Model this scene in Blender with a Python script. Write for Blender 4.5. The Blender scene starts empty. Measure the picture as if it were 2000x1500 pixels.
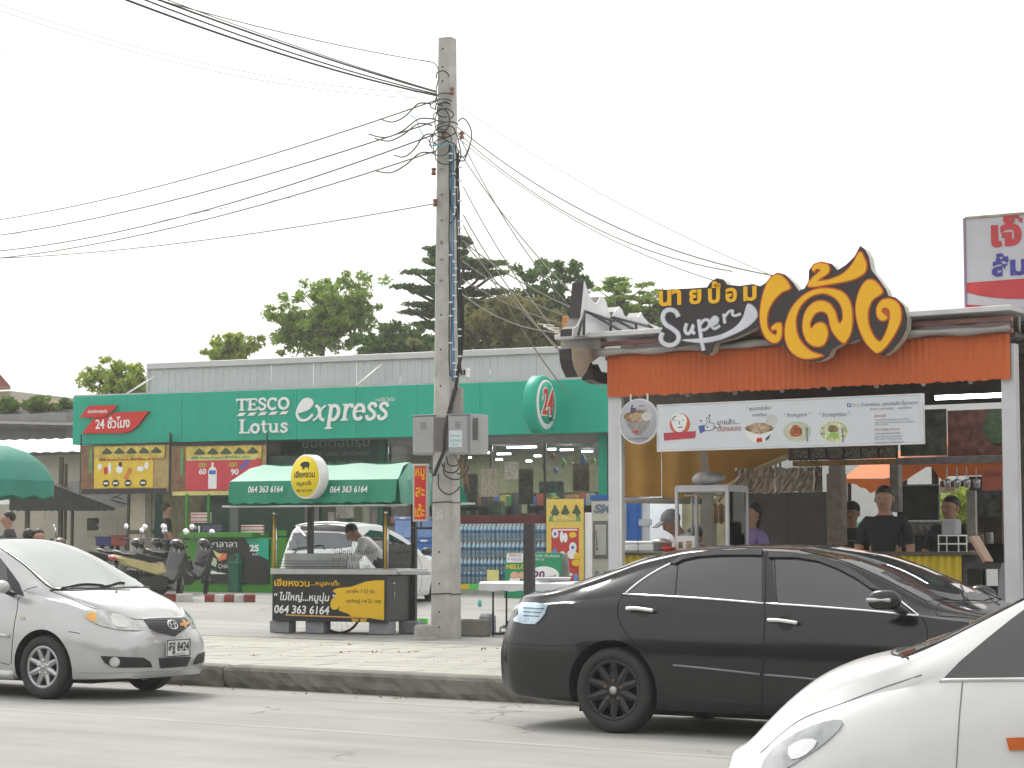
import bpy, bmesh, math, random
import numpy as np
from mathutils import Vector, Matrix
from mathutils.bvhtree import BVHTree
from mathutils.geometry import delaunay_2d_cdt
V = Vector
rad = math.radians
sc = bpy.context.scene
COL = sc.collection
FPX, HOR, EYE = 4000.0, 1070.0, 1.34
PITCH = math.atan((HOR - 750) / FPX)
cam = bpy.data.objects.new('camera', bpy.data.cameras.new('camera'))
COL.objects.link(cam)
cam.location = (0, 0, EYE)
cam.rotation_euler = (rad(90) + PITCH, 0, 0)
cam.data.sensor_width = 36
cam.data.lens = 36 * FPX / 2000
cam.data.clip_start = 0.1
cam.data.clip_end = 3000
sc.camera = cam
SUN_EL, SUN_AZ = rad(52), rad(-28)      # azimuth measured from +Y towards +X
world = bpy.data.worlds.new('World')
sc.world = world
world.use_nodes = True
wn, wl = world.node_tree.nodes, world.node_tree.links
wn.clear()
sky = wn.new('ShaderNodeTexSky'); sky.sky_type = 'NISHITA'; sky.sun_disc = False
sky.sun_elevation = SUN_EL; sky.sun_rotation = SUN_AZ
sky.air_density = 1.0; sky.dust_density = 6.0; sky.ozone_density = 1.0; sky.altitude = 0
hs = wn.new('ShaderNodeHueSaturation'); hs.inputs['Saturation'].default_value = 0.16
mx = wn.new('ShaderNodeMix'); mx.data_type = 'RGBA'; mx.inputs[0].default_value = 0.55
mx.inputs[7].default_value = (9.6, 9.5, 9.1, 1)     # even cloud layer over the clear sky
bg = wn.new('ShaderNodeBackground'); bg.inputs['Strength'].default_value = 0.12
wo = wn.new('ShaderNodeOutputWorld')
wl.new(sky.outputs[0], hs.inputs['Color']); wl.new(hs.outputs[0], mx.inputs[6])
wl.new(mx.outputs[2], bg.inputs['Color']); wl.new(bg.outputs[0], wo.inputs[0])
sl = bpy.data.lights.new('sun', 'SUN'); sl.energy = 1.3; sl.angle = rad(16); sl.color = (1, .95, .86)
sun = bpy.data.objects.new('sun', sl); COL.objects.link(sun)
sd = V((math.sin(SUN_AZ) * math.cos(SUN_EL), math.cos(SUN_AZ) * math.cos(SUN_EL), math.sin(SUN_EL)))
sun.rotation_euler = sd.to_track_quat('Z', 'Y').to_euler()
sc.view_settings.view_transform = 'Standard'
try: sc.view_settings.look = 'None'
except Exception: pass
sc.view_settings.gamma = 1
sc.view_settings.use_curve_mapping = False
sc.view_settings.exposure = 0.64
sc.cycles.max_bounces = 6; sc.cycles.transparent_max_bounces = 12
sc.cycles.glossy_bounces = 3; sc.cycles.transmission_bounces = 4
def ray(px, py):
 a, b = (px - 1000) / FPX, (750 - py) / FPX
 return V((a, math.cos(PITCH) - b * math.sin(PITCH), math.sin(PITCH) + b * math.cos(PITCH)))
CAMP = V((0, 0, EYE))
def at(px, py, Y):
 d = ray(px, py); return CAMP + d * (Y / d.y)
def onz(px, py, z):
 d = ray(px, py); return CAMP + d * ((z - EYE) / d.z)
def ground(X, Y):
 t = min(1, max(0, (Y - 27) / 12)); return .2 + .25 * t * t * (3 - 2 * t)
class Fr:
 """A local frame: X along the front, Y away from the street, Z up."""
 def __init__(s, O, ang=0):
  s.O = V(O); s.ang = ang
  s.M = Matrix.Translation(s.O) @ Matrix.Rotation(-rad(ang), 4, 'Z'); s.I = s.M.inverted()
 def l(s, px, py, y=0):
  o = s.I @ CAMP; d = s.I.to_3x3() @ ray(px, py)
  return o + d * ((y - o.y) / d.y)
 def rect(s, x0, y0, x1, y1, y=0):
  mx_, my = (x0 + x1) / 2, (y0 + y1) / 2
  return s.l(x0, my, y).x, s.l(x1, my, y).x, s.l(mx_, y1, y).z, s.l(mx_, y0, y).z
 def poly(s, pts, y=0, k=None):
  out = []
  for p in pts:
   if k: p = (k[0] + p[0] * k[2], k[1] + p[1] * k[2])
   q = s.l(p[0], p[1], y); out.append((q.x, q.z))
  return out
 def sub(s, loc, da=0):
  return Fr(s.M @ V(loc), s.ang + da)
W0 = Fr((0, 0, 0), 0)
def tag(o, label=None, cat=None, group=None, kind=None):
 if label: o['label'] = label
 if cat: o['category'] = cat
 if group: o['group'] = group
 if kind: o['kind'] = kind
 return o
def thing(name, label, cat, fr, loc=(0, 0, 0), da=0, group=None):
 f = fr.sub(loc, da)
 o = bpy.data.objects.new(name, None); COL.objects.link(o)
 o.empty_display_size = .1
 o.matrix_world = f.M
 tag(o, label, cat, group)
 f.o = o
 return f
def dup(o, parent=None):
 c = o.copy(); COL.objects.link(c); c.parent = parent
 for ch in KIDS.get(o.name, ()): dup(ch, c)
 return c
KIDS = {}
class MB:
 def __init__(s, M=None):
  s.v = []; s.f = []; s.mi = []; s.M = M or Matrix.Identity(4); s.cur = 0; s.sm = []; s.smooth = False
 def add(s, vs, fs):
  n = len(s.v); M = s.M
  s.v += [tuple(M @ V(p)) for p in vs]
  for f in fs:
   s.f.append([i + n for i in f]); s.mi.append(s.cur); s.sm.append(s.smooth)
  return s
 def box(s, x0, x1, y0, y1, z0, z1, bev=0):
  if bev > 0:
   b = min(bev, (x1 - x0) / 2.1, (y1 - y0) / 2.1, (z1 - z0) / 2.1)
   X = (x0, x0 + b, x1 - b, x1); Y = (y0, y0 + b, y1 - b, y1); Z = (z0, z0 + b, z1 - b, z1)
   vs = []; key = {}
   for sx in (0, 1):
    for sy in (0, 1):
     for sz in (0, 1):
      ex, ix = (0, 1) if sx == 0 else (3, 2)
      ey, iy = (0, 1) if sy == 0 else (3, 2)
      ez, iz = (0, 1) if sz == 0 else (3, 2)
      for k, c in (('x', (ex, iy, iz)), ('y', (ix, ey, iz)), ('z', (ix, iy, ez))):
       key[(sx, sy, sz, k)] = len(vs); vs.append((X[c[0]], Y[c[1]], Z[c[2]]))
   g = lambda a, b_, c, k: key[(a, b_, c, k)]
   fs = [[g(0,0,0,'x'),g(0,0,1,'x'),g(0,1,1,'x'),g(0,1,0,'x')],[g(1,0,0,'x'),g(1,1,0,'x'),g(1,1,1,'x'),g(1,0,1,'x')],
      [g(0,0,0,'y'),g(1,0,0,'y'),g(1,0,1,'y'),g(0,0,1,'y')],[g(0,1,0,'y'),g(0,1,1,'y'),g(1,1,1,'y'),g(1,1,0,'y')],
      [g(0,0,0,'z'),g(0,1,0,'z'),g(1,1,0,'z'),g(1,0,0,'z')],[g(0,0,1,'z'),g(1,0,1,'z'),g(1,1,1,'z'),g(0,1,1,'z')]]
   for a in (0, 1):
    for b_ in (0, 1):
     fs.append([g(a,b_,0,'x'),g(a,b_,1,'x'),g(a,b_,1,'y'),g(a,b_,0,'y')])
     fs.append([g(a,0,b_,'x'),g(a,1,b_,'x'),g(a,1,b_,'z'),g(a,0,b_,'z')])
     fs.append([g(0,a,b_,'y'),g(1,a,b_,'y'),g(1,a,b_,'z'),g(0,a,b_,'z')])
     for c in (0, 1): fs.append([g(a,b_,c,'x'),g(a,b_,c,'y'),g(a,b_,c,'z')])
   return s.add(vs, fs)
  vs = [(x0,y0,z0),(x1,y0,z0),(x1,y1,z0),(x0,y1,z0),(x0,y0,z1),(x1,y0,z1),(x1,y1,z1),(x0,y1,z1)]
  return s.add(vs, [[0,3,2,1],[4,5,6,7],[0,1,5,4],[1,2,6,5],[2,3,7,6],[3,0,4,7]])
 def quad(s, a, b, c, d): return s.add([a, b, c, d], [[0, 1, 2, 3]])
 def tube(s, pts, r, n=6, cap=True, r2=None):
  pts = [V(p) for p in pts]; m = len(pts)
  if m < 2: return s
  vs = []; up = None
  for i, p in enumerate(pts):
   t = (pts[min(i + 1, m - 1)] - pts[max(i - 1, 0)])
   if t.length < 1e-9: t = V((0, 0, 1))
   t.normalize()
   if up is None:
    up = V((0, 0, 1)) if abs(t.z) < .9 else V((1, 0, 0))
   a = t.cross(up)
   if a.length < 1e-6: a = t.cross(V((1, 0, .3)))
   a.normalize(); b = a.cross(t).normalized(); up = b
   rr = r[i] if isinstance(r, (list, tuple)) else (r if r2 is None else r + (r2 - r) * i / (m - 1))
   for k in range(n):
    th = 2 * math.pi * k / n
    vs.append(p + a * (rr * math.cos(th)) + b * (rr * math.sin(th)))
  fs = [[i * n + k, i * n + (k + 1) % n, (i + 1) * n + (k + 1) % n, (i + 1) * n + k] for i in range(m - 1) for k in range(n)]
  if cap: fs += [list(range(n - 1, -1, -1)), [(m - 1) * n + k for k in range(n)]]
  sm = s.smooth; s.smooth = n > 5; s.add(vs, fs); s.smooth = sm
  return s
 def lathe(s, prof, n=24, axis='z', c=(0, 0, 0), closed=False):
  vs = []; c = V(c)
  for r, h in prof:
   for k in range(n):
    th = 2 * math.pi * k / n; a, b = r * math.cos(th), r * math.sin(th)
    vs.append(c + (V((a, b, h)) if axis == 'z' else V((a, h, b)) if axis == 'y' else V((h, a, b))))
  m = len(prof); R = m if closed else m - 1
  fs = [[i * n + k, i * n + (k + 1) % n, ((i + 1) % m) * n + (k + 1) % n, ((i + 1) % m) * n + k] for i in range(R) for k in range(n)]
  if axis == 'y': fs = [f[::-1] for f in fs]
  if not closed:
   if prof[0][0] > 1e-6: fs.append([k for k in (range(n) if axis == 'y' else range(n - 1, -1, -1))])
   if prof[-1][0] > 1e-6: fs.append([(m - 1) * n + k for k in (range(n - 1, -1, -1) if axis == 'y' else range(n))])
  sm = s.smooth; s.smooth = True; s.add(vs, fs); s.smooth = sm
  return s
 def prism(s, poly, y0, y1, holes=None):
  """poly in (x,z), extruded between y0 (front) and y1 (back)."""
  P = [V((p[0], p[1])) for p in poly]
  n = len(P)
  r = delaunay_2d_cdt(P, [(i, (i + 1) % n) for i in range(n)], [], 1, 1e-6)
  vv, ff = r[0], r[2]
  fr = [(p.x, y0, p.y) for p in vv]; bk = [(p.x, y1, p.y) for p in vv]
  k = len(vv)
  fs = []
  for f in ff:
   a = sum((vv[f[i]].x * vv[f[(i + 1) % len(f)]].y - vv[f[(i + 1) % len(f)]].x * vv[f[i]].y) for i in range(len(f)))
   f = list(f) if a > 0 else list(f)[::-1]
   fs.append(f); fs.append([i + k for i in f[::-1]])
  s.add(fr + bk, fs)
  area = sum(P[i].x * P[(i + 1) % n].y - P[(i + 1) % n].x * P[i].y for i in range(n))
  Q = P if area > 0 else P[::-1]
  vs = [(p.x, y0, p.y) for p in Q] + [(p.x, y1, p.y) for p in Q]
  sides = [[i, i + n, (i + 1) % n + n, (i + 1) % n] for i in range(n)]
  return s.add(vs, sides)
 def ball(s, c, r, n=10, m=7):
  c = V(c); r = V(r) if hasattr(r, '__len__') else V((r, r, r))
  vs = [c + V((0, 0, -r.z))]; 
  for i in range(1, m):
   ph = -math.pi / 2 + math.pi * i / m
   for k in range(n):
    th = 2 * math.pi * k / n
    vs.append(c + V((r.x * math.cos(ph) * math.cos(th), r.y * math.cos(ph) * math.sin(th), r.z * math.sin(ph))))
  vs.append(c + V((0, 0, r.z)))
  fs = [[0, 1 + (k + 1) % n, 1 + k] for k in range(n)]
  for i in range(m - 2):
   fs += [[1 + i * n + k, 1 + i * n + (k + 1) % n, 1 + (i + 1) * n + (k + 1) % n, 1 + (i + 1) * n + k] for k in range(n)]
  L = len(vs) - 1
  fs += [[L, 1 + (m - 2) * n + k, 1 + (m - 2) * n + (k + 1) % n] for k in range(n)]
  sm = s.smooth; s.smooth = True; s.add(vs, fs); s.smooth = sm
  return s
 def mesh(s, name, mats):
  me = bpy.data.meshes.new(name)
  me.from_pydata(s.v, [], s.f)
  for m_ in (mats if isinstance(mats, (list, tuple)) else [mats]): me.materials.append(m_)
  me.polygons.foreach_set('material_index', s.mi)
  me.polygons.foreach_set('use_smooth', s.sm)
  me.update()
  return me
 def build(s, name, mats, parent=None, label=None):
  o = bpy.data.objects.new(name, s.mesh(name, mats)); COL.objects.link(o)
  if parent is not None:
   p = parent.o if isinstance(parent, Fr) else parent
   o.parent = p; KIDS.setdefault(p.name, []).append(o)
  if label: o['label'] = label
  return o
def obj_from(name, me, parent=None):
 o = bpy.data.objects.new(name, me); COL.objects.link(o)
 if parent is not None:
  p = parent.o if isinstance(parent, Fr) else parent
  o.parent = p; KIDS.setdefault(p.name, []).append(o)
 return o
def solo(name, mb, mats, label, cat, fr, loc=(0, 0, 0), group=None, kind=None):
 """a thing that is one mesh; mb holds coordinates local to fr, the origin is moved to loc"""
 L = V(loc)
 mb.v = [tuple(V(p) - L) for p in mb.v]
 o = mb.build(name, mats)
 o.matrix_world = fr.sub(loc).M
 return tag(o, label, cat, group, kind)
MATS = {}
def mat(name, col, rough=.6, metal=0, var=.12, scale=6, bump=0, bscale=40, coat=0, emit=0, ior=1.45, stain=0, stretch=None, trans=0):
 if name in MATS: return MATS[name]
 m = bpy.data.materials.new(name); m.use_nodes = True
 n, l = m.node_tree.nodes, m.node_tree.links
 b = n['Principled BSDF']
 col = tuple(col) + (1,) if len(col) == 3 else col
 b.inputs['Roughness'].default_value = rough; b.inputs['Metallic'].default_value = metal
 b.inputs['IOR'].default_value = ior
 b.inputs['Coat Weight'].default_value = coat; b.inputs['Coat Roughness'].default_value = .04
 if trans: b.inputs['Transmission Weight'].default_value = trans
 tc = n.new('ShaderNodeTexCoord'); src = tc.outputs['Object']
 if stretch:
  mp = n.new('ShaderNodeMapping'); mp.inputs['Scale'].default_value = stretch
  l.new(src, mp.inputs[0]); src = mp.outputs[0]
 if var > 0:
  t = n.new('ShaderNodeTexNoise'); t.inputs['Scale'].default_value = scale; t.inputs['Detail'].default_value = 5
  l.new(src, t.inputs[0])
  r = n.new('ShaderNodeMapRange'); r.inputs[1].default_value = .3; r.inputs[2].default_value = .7
  r.inputs[3].default_value = 1 - var; r.inputs[4].default_value = 1 + var
  l.new(t.outputs['Fac'], r.inputs[0])
  x = n.new('ShaderNodeMix'); x.data_type = 'RGBA'; x.blend_type = 'MULTIPLY'; x.inputs[0].default_value = 1
  x.inputs[6].default_value = col; l.new(r.outputs[0], x.inputs[7])
  out = x.outputs[2]
  if stain > 0:
   t2 = n.new('ShaderNodeTexNoise'); t2.inputs['Scale'].default_value = scale * .35; t2.inputs['Detail'].default_value = 8; t2.inputs['Roughness'].default_value = .7
   l.new(src, t2.inputs[0])
   r2 = n.new('ShaderNodeMapRange'); r2.inputs[1].default_value = .48; r2.inputs[2].default_value = .72
   r2.inputs[3].default_value = 0; r2.inputs[4].default_value = stain; l.new(t2.outputs['Fac'], r2.inputs[0])
   x2 = n.new('ShaderNodeMix'); x2.data_type = 'RGBA'; l.new(r2.outputs[0], x2.inputs[0]); l.new(out, x2.inputs[6])
   x2.inputs[7].default_value = (col[0] * .45 + .01, col[1] * .42 + .008, col[2] * .38 + .005, 1)
   out = x2.outputs[2]
  l.new(out, b.inputs['Base Color'])
  rr = n.new('ShaderNodeMapRange'); rr.inputs[3].default_value = max(0, rough - (.08 if rough > .3 else .012)); rr.inputs[4].default_value = min(1, rough + (.08 if rough > .3 else .012))
  l.new(t.outputs['Fac'], rr.inputs[0]); l.new(rr.outputs[0], b.inputs['Roughness'])
 else: b.inputs['Base Color'].default_value = col
 if bump > 0:
  t3 = n.new('ShaderNodeTexNoise'); t3.inputs['Scale'].default_value = bscale; t3.inputs['Detail'].default_value = 4
  l.new(src, t3.inputs[0])
  bp = n.new('ShaderNodeBump'); bp.inputs['Strength'].default_value = bump; bp.inputs['Distance'].default_value = .01
  l.new(t3.outputs['Fac'], bp.inputs['Height']); l.new(bp.outputs[0], b.inputs['Normal'])
 if emit:
  b.inputs['Emission Color'].default_value = col; b.inputs['Emission Strength'].default_value = emit
 MATS[name] = m
 return m
def glass(name, tint=(1, 1, 1), base=.06, rough=.02):
 if name in MATS: return MATS[name]
 m = bpy.data.materials.new(name); m.use_nodes = True
 n, l = m.node_tree.nodes, m.node_tree.links; n.clear()
 o = n.new('ShaderNodeOutputMaterial'); t = n.new('ShaderNodeBsdfTransparent'); g = n.new('ShaderNodeBsdfGlossy')
 t.inputs[0].default_value = tint + (1,); g.inputs['Roughness'].default_value = rough
 fz = n.new('ShaderNodeFresnel'); fz.inputs[0].default_value = 1.5
 ad = n.new('ShaderNodeMath'); ad.operation = 'ADD'; ad.inputs[1].default_value = base; ad.use_clamp = True
 x = n.new('ShaderNodeMixShader'); l.new(fz.outputs[0], ad.inputs[0]); l.new(ad.outputs[0], x.inputs[0])
 l.new(t.outputs[0], x.inputs[1]); l.new(g.outputs[0], x.inputs[2]); l.new(x.outputs[0], o.inputs[0])
 MATS[name] = m
 return m
def C(h):
 h = h.lstrip('#'); c = [int(h[i:i + 2], 16) / 255 for i in (0, 2, 4)]
 return tuple((x / 12.92 if x <= .04045 else ((x + .055) / 1.055) ** 2.4) for x in c)
def text_mesh(s, font_bold=0, shear=0):
 cu = bpy.data.curves.new('t', 'FONT'); cu.body = s; cu.size = 1; cu.offset = font_bold; cu.shear = shear
 cu.resolution_u = 3
 o = bpy.data.objects.new('t', cu); COL.objects.link(o)
 bpy.context.view_layer.update()
 me = bpy.data.meshes.new_from_object(o.evaluated_get(bpy.context.evaluated_depsgraph_get()))
 bpy.data.objects.remove(o); bpy.data.curves.remove(cu)
 return me
TM = {}
def txt(s, x0, x1, z0, z1, y, m, parent, bold=0, shear=0, name='lettering', th=.006, fit='box', tilt=0):
 """text fitted to a rectangle in the local XZ plane, facing -Y; thin raised letters"""
 k = (s, bold, shear)
 if k not in TM: TM[k] = text_mesh(s, bold, shear)
 src = TM[k]
 n = len(src.vertices)
 if n == 0: return None
 co = np.empty(n * 3); src.vertices.foreach_get('co', co); co = co.reshape(-1, 3)
 mn, mxx = co.min(0), co.max(0)
 w, h = max(1e-6, mxx[0] - mn[0]), max(1e-6, mxx[1] - mn[1])
 sx, sz = (x1 - x0) / w, (z1 - z0) / h
 if fit == 'h': sx = sz
 vs = [(x0 + (p[0] - mn[0]) * sx, y - th, z0 + (p[1] - mn[1]) * sz + tilt * (p[0] - mn[0]) * sx) for p in co]
 fs = [list(p.vertices) for p in src.polygons]
 b = MB(); b.add(vs, fs)
 cnt = {}
 for f in fs:
  for i in range(len(f)):
   a, c = f[i], f[(i + 1) % len(f)]
   cnt[(a, c)] = cnt.get((a, c), 0) + 1
 side = [(a, c) for (a, c) in cnt if (c, a) not in cnt]
 if len(side) < 4000 and th > .004:
  vv = []; ff = []
  for a, c in side:
   i = len(vv); A, B_ = vs[a], vs[c]
   vv += [A, B_, (B_[0], y, B_[2]), (A[0], y, A[2])]; ff.append([i, i + 3, i + 2, i + 1])
  b.add(vv, ff)
 return b.build(name, m, parent)
def stroke_poly(pts, w, cap=True):
 """outline polygon round a polyline; w a number or a list"""
 P = [V(p) for p in pts]; n = len(P); L = []; R = []
 for i in range(n):
  t = (P[min(i + 1, n - 1)] - P[max(i - 1, 0)]); t.normalize(); q = V((-t.y, t.x))
  ww = w[i] if isinstance(w, (list, tuple)) else w
  L.append(P[i] + q * ww / 2); R.append(P[i] - q * ww / 2)
 return [tuple(p) for p in L + R[::-1]]
def smooth_path(pts, k=4, closed=False):
 n = len(pts); out = []
 P = [V(p) for p in pts]
 rng = range(n if closed else n - 1)
 for i in rng:
  g = (lambda j: P[j % n]) if closed else (lambda j: P[min(max(j, 0), n - 1)])
  p0, p1, p2, p3 = g(i - 1), g(i), g(i + 1), g(i + 2)
  for j in range(k):
   t = j / k
   out.append(.5 * ((2 * p1) + (p2 - p0) * t + (2 * p0 - 5 * p1 + 4 * p2 - p3) * t * t + (3 * p1 - p0 - 3 * p2 + p3) * t ** 3))
 if not closed: out.append(P[-1])
 return [tuple(p) for p in out]
def offset_poly(poly, d):
 n = len(poly); P = [V(p) for p in poly]
 area = sum(P[i].x * P[(i + 1) % n].y - P[(i + 1) % n].x * P[i].y for i in range(n))
 s = 1 if area > 0 else -1; out = []
 for i in range(n):
  a = (P[i] - P[i - 1]); b = (P[(i + 1) % n] - P[i])
  if a.length < 1e-9 or b.length < 1e-9: out.append(tuple(P[i])); continue
  a.normalize(); b.normalize()
  na = V((a.y, -a.x)) * s; nb = V((b.y, -b.x)) * s; q = na + nb
  if q.length < .3: q = na
  q.normalize(); c = max(.5, q.dot(na))
  out.append(tuple(P[i] + q * d / c))
 return out
def circ(cx, cz, rx, rz=None, n=32, a0=0, a1=360):
 rz = rx if rz is None else rz
 full = abs(a1 - a0) >= 360
 return [(cx + rx * math.cos(rad(a0 + (a1 - a0) * i / (n if full else n - 1))), cz + rz * math.sin(rad(a0 + (a1 - a0) * i / (n if full else n - 1)))) for i in range(n)]
def sag(a, b, s, n=14):
 a, b = V(a), V(b)
 return [a.lerp(b, t / n) - V((0, 0, s * 4 * (t / n) * (1 - t / n))) for t in range(n + 1)]
def tri(mb, poly, y):
 """a single flat face in the XZ plane at y, facing -Y"""
 n = len(poly); P = [V(p) for p in poly]
 r = delaunay_2d_cdt(P, [(i, (i + 1) % n) for i in range(n)], [], 1, 1e-6)
 vv = r[0]; fs = []
 for f in r[2]:
  a = sum((vv[f[i]].x * vv[f[(i + 1) % len(f)]].y - vv[f[(i + 1) % len(f)]].x * vv[f[i]].y) for i in range(len(f)))
  fs.append(list(f) if a > 0 else list(f)[::-1])
 mb.add([(p.x, y, p.y) for p in vv], fs)
 return mb
WHITE = mat('white_paint', (.78, .78, .77), .45, var=.05, stain=.12)
WHITEP = mat('white_print', (.8, .81, .81), .5, var=.02)
BLACK = mat('black_paint', (.022, .022, .024), .4)
BLKRUB = mat('black_rubber', (.02, .02, .021), .75, var=.2, bump=.2)
STEEL = mat('galvanised_steel', (.42, .43, .43), .4, .7, var=.15, bump=.05)
DKSTEEL = mat('dark_steel', (.05, .05, .052), .45, .4)
CHROME = mat('chrome', (.75, .76, .77), .12, 1, var=.03)
GREENP = mat('store_green', C('#00a388'), .42, var=.07, scale=1.6, stain=.16, stretch=(2.2, 2.2, .35))
REDP = mat('red_print', C('#c8281e'), .5, var=.05)
YELP = mat('yellow_print', C('#e3bf12'), .5, var=.05)
DKG = mat('dark_green_print', C('#0d5a45'), .5)
CON = mat('rough_concrete', (.33, .32, .3), .9, var=.2, bump=.5, stain=.3)
# ================================================================ ground
KF = Fr((0, 17.97, 0), 35)
def gz(X, Y):
 q = KF.I @ V((X, Y, 0)); t = min(1, max(0, (q.y - 5.1) / 3.5))
 return .2 + (ground(X, Y) - .2) * t * t * (3 - 2 * t)
def ground_mat(name, col, streak=.12, kerbdirt=False, rnd=0, fine=.5, crack=0):
 m = bpy.data.materials.new(name); m.use_nodes = True
 n, l = m.node_tree.nodes, m.node_tree.links; b = n['Principled BSDF']
 g = n.new('ShaderNodeNewGeometry'); mp = n.new('ShaderNodeMapping'); mp.vector_type = 'TEXTURE'
 mp.inputs['Rotation'].default_value = (0, 0, -rad(35)); mp.inputs['Location'].default_value = KF.O
 l.new(g.outputs['Position'], mp.inputs[0])
 def noise(sc_, st, det=6, rg=.6):
  m2 = n.new('ShaderNodeMapping'); m2.inputs['Scale'].default_value = st; l.new(mp.outputs[0], m2.inputs[0])
  t = n.new('ShaderNodeTexNoise'); t.inputs['Scale'].default_value = sc_; t.inputs['Detail'].default_value = det; t.inputs['Roughness'].default_value = rg
  l.new(m2.outputs[0], t.inputs[0]); return t.outputs['Fac']
 def rng(s, a, b_, c, d):
  r = n.new('ShaderNodeMapRange'); r.inputs[1].default_value = a; r.inputs[2].default_value = b_; r.inputs[3].default_value = c; r.inputs[4].default_value = d
  l.new(s, r.inputs[0]); return r.outputs[0]
 def mul(a, b_):
  x = n.new('ShaderNodeMath'); x.operation = 'MULTIPLY'; l.new(a, x.inputs[0]); l.new(b_, x.inputs[1]); return x.outputs[0]
 s1 = rng(noise(1.1, (.12, 1.6, 1)), .3, .7, 1 - streak, 1 + streak)
 s2 = rng(noise(.45, (1, 1, 1), 8), .3, .7, 1 - streak * .9, 1 + streak * .9)
 s3 = rng(noise(60, (1, 1, 1), 3), .2, .8, 1 - .22 * fine, 1 + .22 * fine)
 f = mul(mul(s1, s2), s3)
 if crack:
  vo = n.new('ShaderNodeTexVoronoi'); vo.feature = 'DISTANCE_TO_EDGE'; vo.inputs['Scale'].default_value = .33
  ds = n.new('ShaderNodeTexNoise'); ds.inputs['Scale'].default_value = 1.5; ds.inputs['Detail'].default_value = 6
  l.new(mp.outputs[0], ds.inputs[0])
  va = n.new('ShaderNodeVectorMath'); va.operation = 'SCALE'; va.inputs[3].default_value = .9; l.new(ds.outputs['Color'], va.inputs[0])
  vb = n.new('ShaderNodeVectorMath'); vb.operation = 'ADD'; l.new(mp.outputs[0], vb.inputs[0]); l.new(va.outputs[0], vb.inputs[1])
  l.new(vb.outputs[0], vo.inputs['Vector'])
  c1 = rng(vo.outputs['Distance'], 0, .008, .45, 1)
  msk = rng(noise(.3, (1, 1, 1), 2), .5, .56, 0, 1)
  mm = n.new('ShaderNodeMix'); l.new(msk, mm.inputs[0]); mm.inputs[2].default_value = 1; l.new(c1, mm.inputs[3])
  f = mul(f, mm.outputs[0])
 if rnd:
  oi = n.new('ShaderNodeObjectInfo'); f = mul(f, rng(oi.outputs['Random'], 0, 1, 1 - rnd, 1 + rnd))
 x = n.new('ShaderNodeMix'); x.data_type = 'RGBA'; x.blend_type = 'MULTIPLY'; x.inputs[0].default_value = 1; x.inputs[6].default_value = col + (1,)
 l.new(f, x.inputs[7]); out = x.outputs[2]
 if kerbdirt:
  sp = n.new('ShaderNodeSeparateXYZ'); l.new(mp.outputs[0], sp.inputs[0])
  wob = rng(noise(2.2, (1, 1, 1), 5), .3, .7, -.22, .22)
  ad = n.new('ShaderNodeMath'); ad.operation = 'ADD'; l.new(sp.outputs[1], ad.inputs[0]); l.new(wob, ad.inputs[1])
  dk = rng(ad.outputs[0], -.3, -.02, 0, .6)           # silt against the kerb
  x2 = n.new('ShaderNodeMix'); x2.data_type = 'RGBA'; l.new(dk, x2.inputs[0]); l.new(out, x2.inputs[6]); x2.inputs[7].default_value = (.17, .155, .12, 1)
  for (yc, w, cc, a) in ((-3.02, .035, (.5, .49, .45), .55), (-3.1, .03, (.12, .115, .1), .5), (-.62, .05, (.46, .45, .41), .5), (-.72, .03, (.15, .14, .125), .4)):
   sb = n.new('ShaderNodeMath'); sb.operation = 'SUBTRACT'; sb.inputs[1].default_value = yc
   wb = n.new('ShaderNodeMath'); wb.operation = 'MULTIPLY_ADD'; wb.inputs[1].default_value = .12; l.new(wob, wb.inputs[0]); l.new(sp.outputs[1], wb.inputs[2])
   l.new(wb.outputs[0], sb.inputs[0])
   ab = n.new('ShaderNodeMath'); ab.operation = 'ABSOLUTE'; l.new(sb.outputs[0], ab.inputs[0])
   k = rng(ab.outputs[0], w * .4, w, a, 0)
   k = mul(k, rng(noise(3, (.3, 3, 1), 4), .35, .6, .15, 1))
   x3 = n.new('ShaderNodeMix'); x3.data_type = 'RGBA'; l.new(k, x3.inputs[0]); l.new(x2.outputs[2], x3.inputs[6]); x3.inputs[7].default_value = cc + (1,)
   x2 = x3
  out = x2.outputs[2]
 l.new(out, b.inputs['Base Color']); b.inputs['Roughness'].default_value = .82
 bp = n.new('ShaderNodeBump'); bp.inputs['Strength'].default_value = .5; bp.inputs['Distance'].default_value = .006
 l.new(noise(90, (1, 1, 1), 3), bp.inputs['Height']); l.new(bp.outputs[0], b.inputs['Normal'])
 MATS[name] = m
 return m
ROADM = ground_mat('road_concrete', (.285, .284, .274), .15, True, crack=1)
PAVM = ground_mat('paver_concrete', (.38, .37, .335), .1, rnd=.045, fine=.7)
FOREM = ground_mat('forecourt_concrete', (.29, .288, .276), .16, crack=1)
KERBM = mat('kerb_concrete', (.2, .195, .175), .85, var=.25, scale=4, bump=.5, bscale=25, stain=.5)
b = MB(); b.quad((-500, -60, 0), (500, -60, 0), (500, 900, 0), (-500, 900, 0))
tag(b.build('road', ROADM), kind='structure')
random.seed(4)
kroot = thing('kerb', None, None, KF); kroot.o['kind'] = 'structure'
edges = [-30, -22, -14, -9.5, -3.43, 1.4, 6.2, 11, 16, 26, 40]
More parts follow.
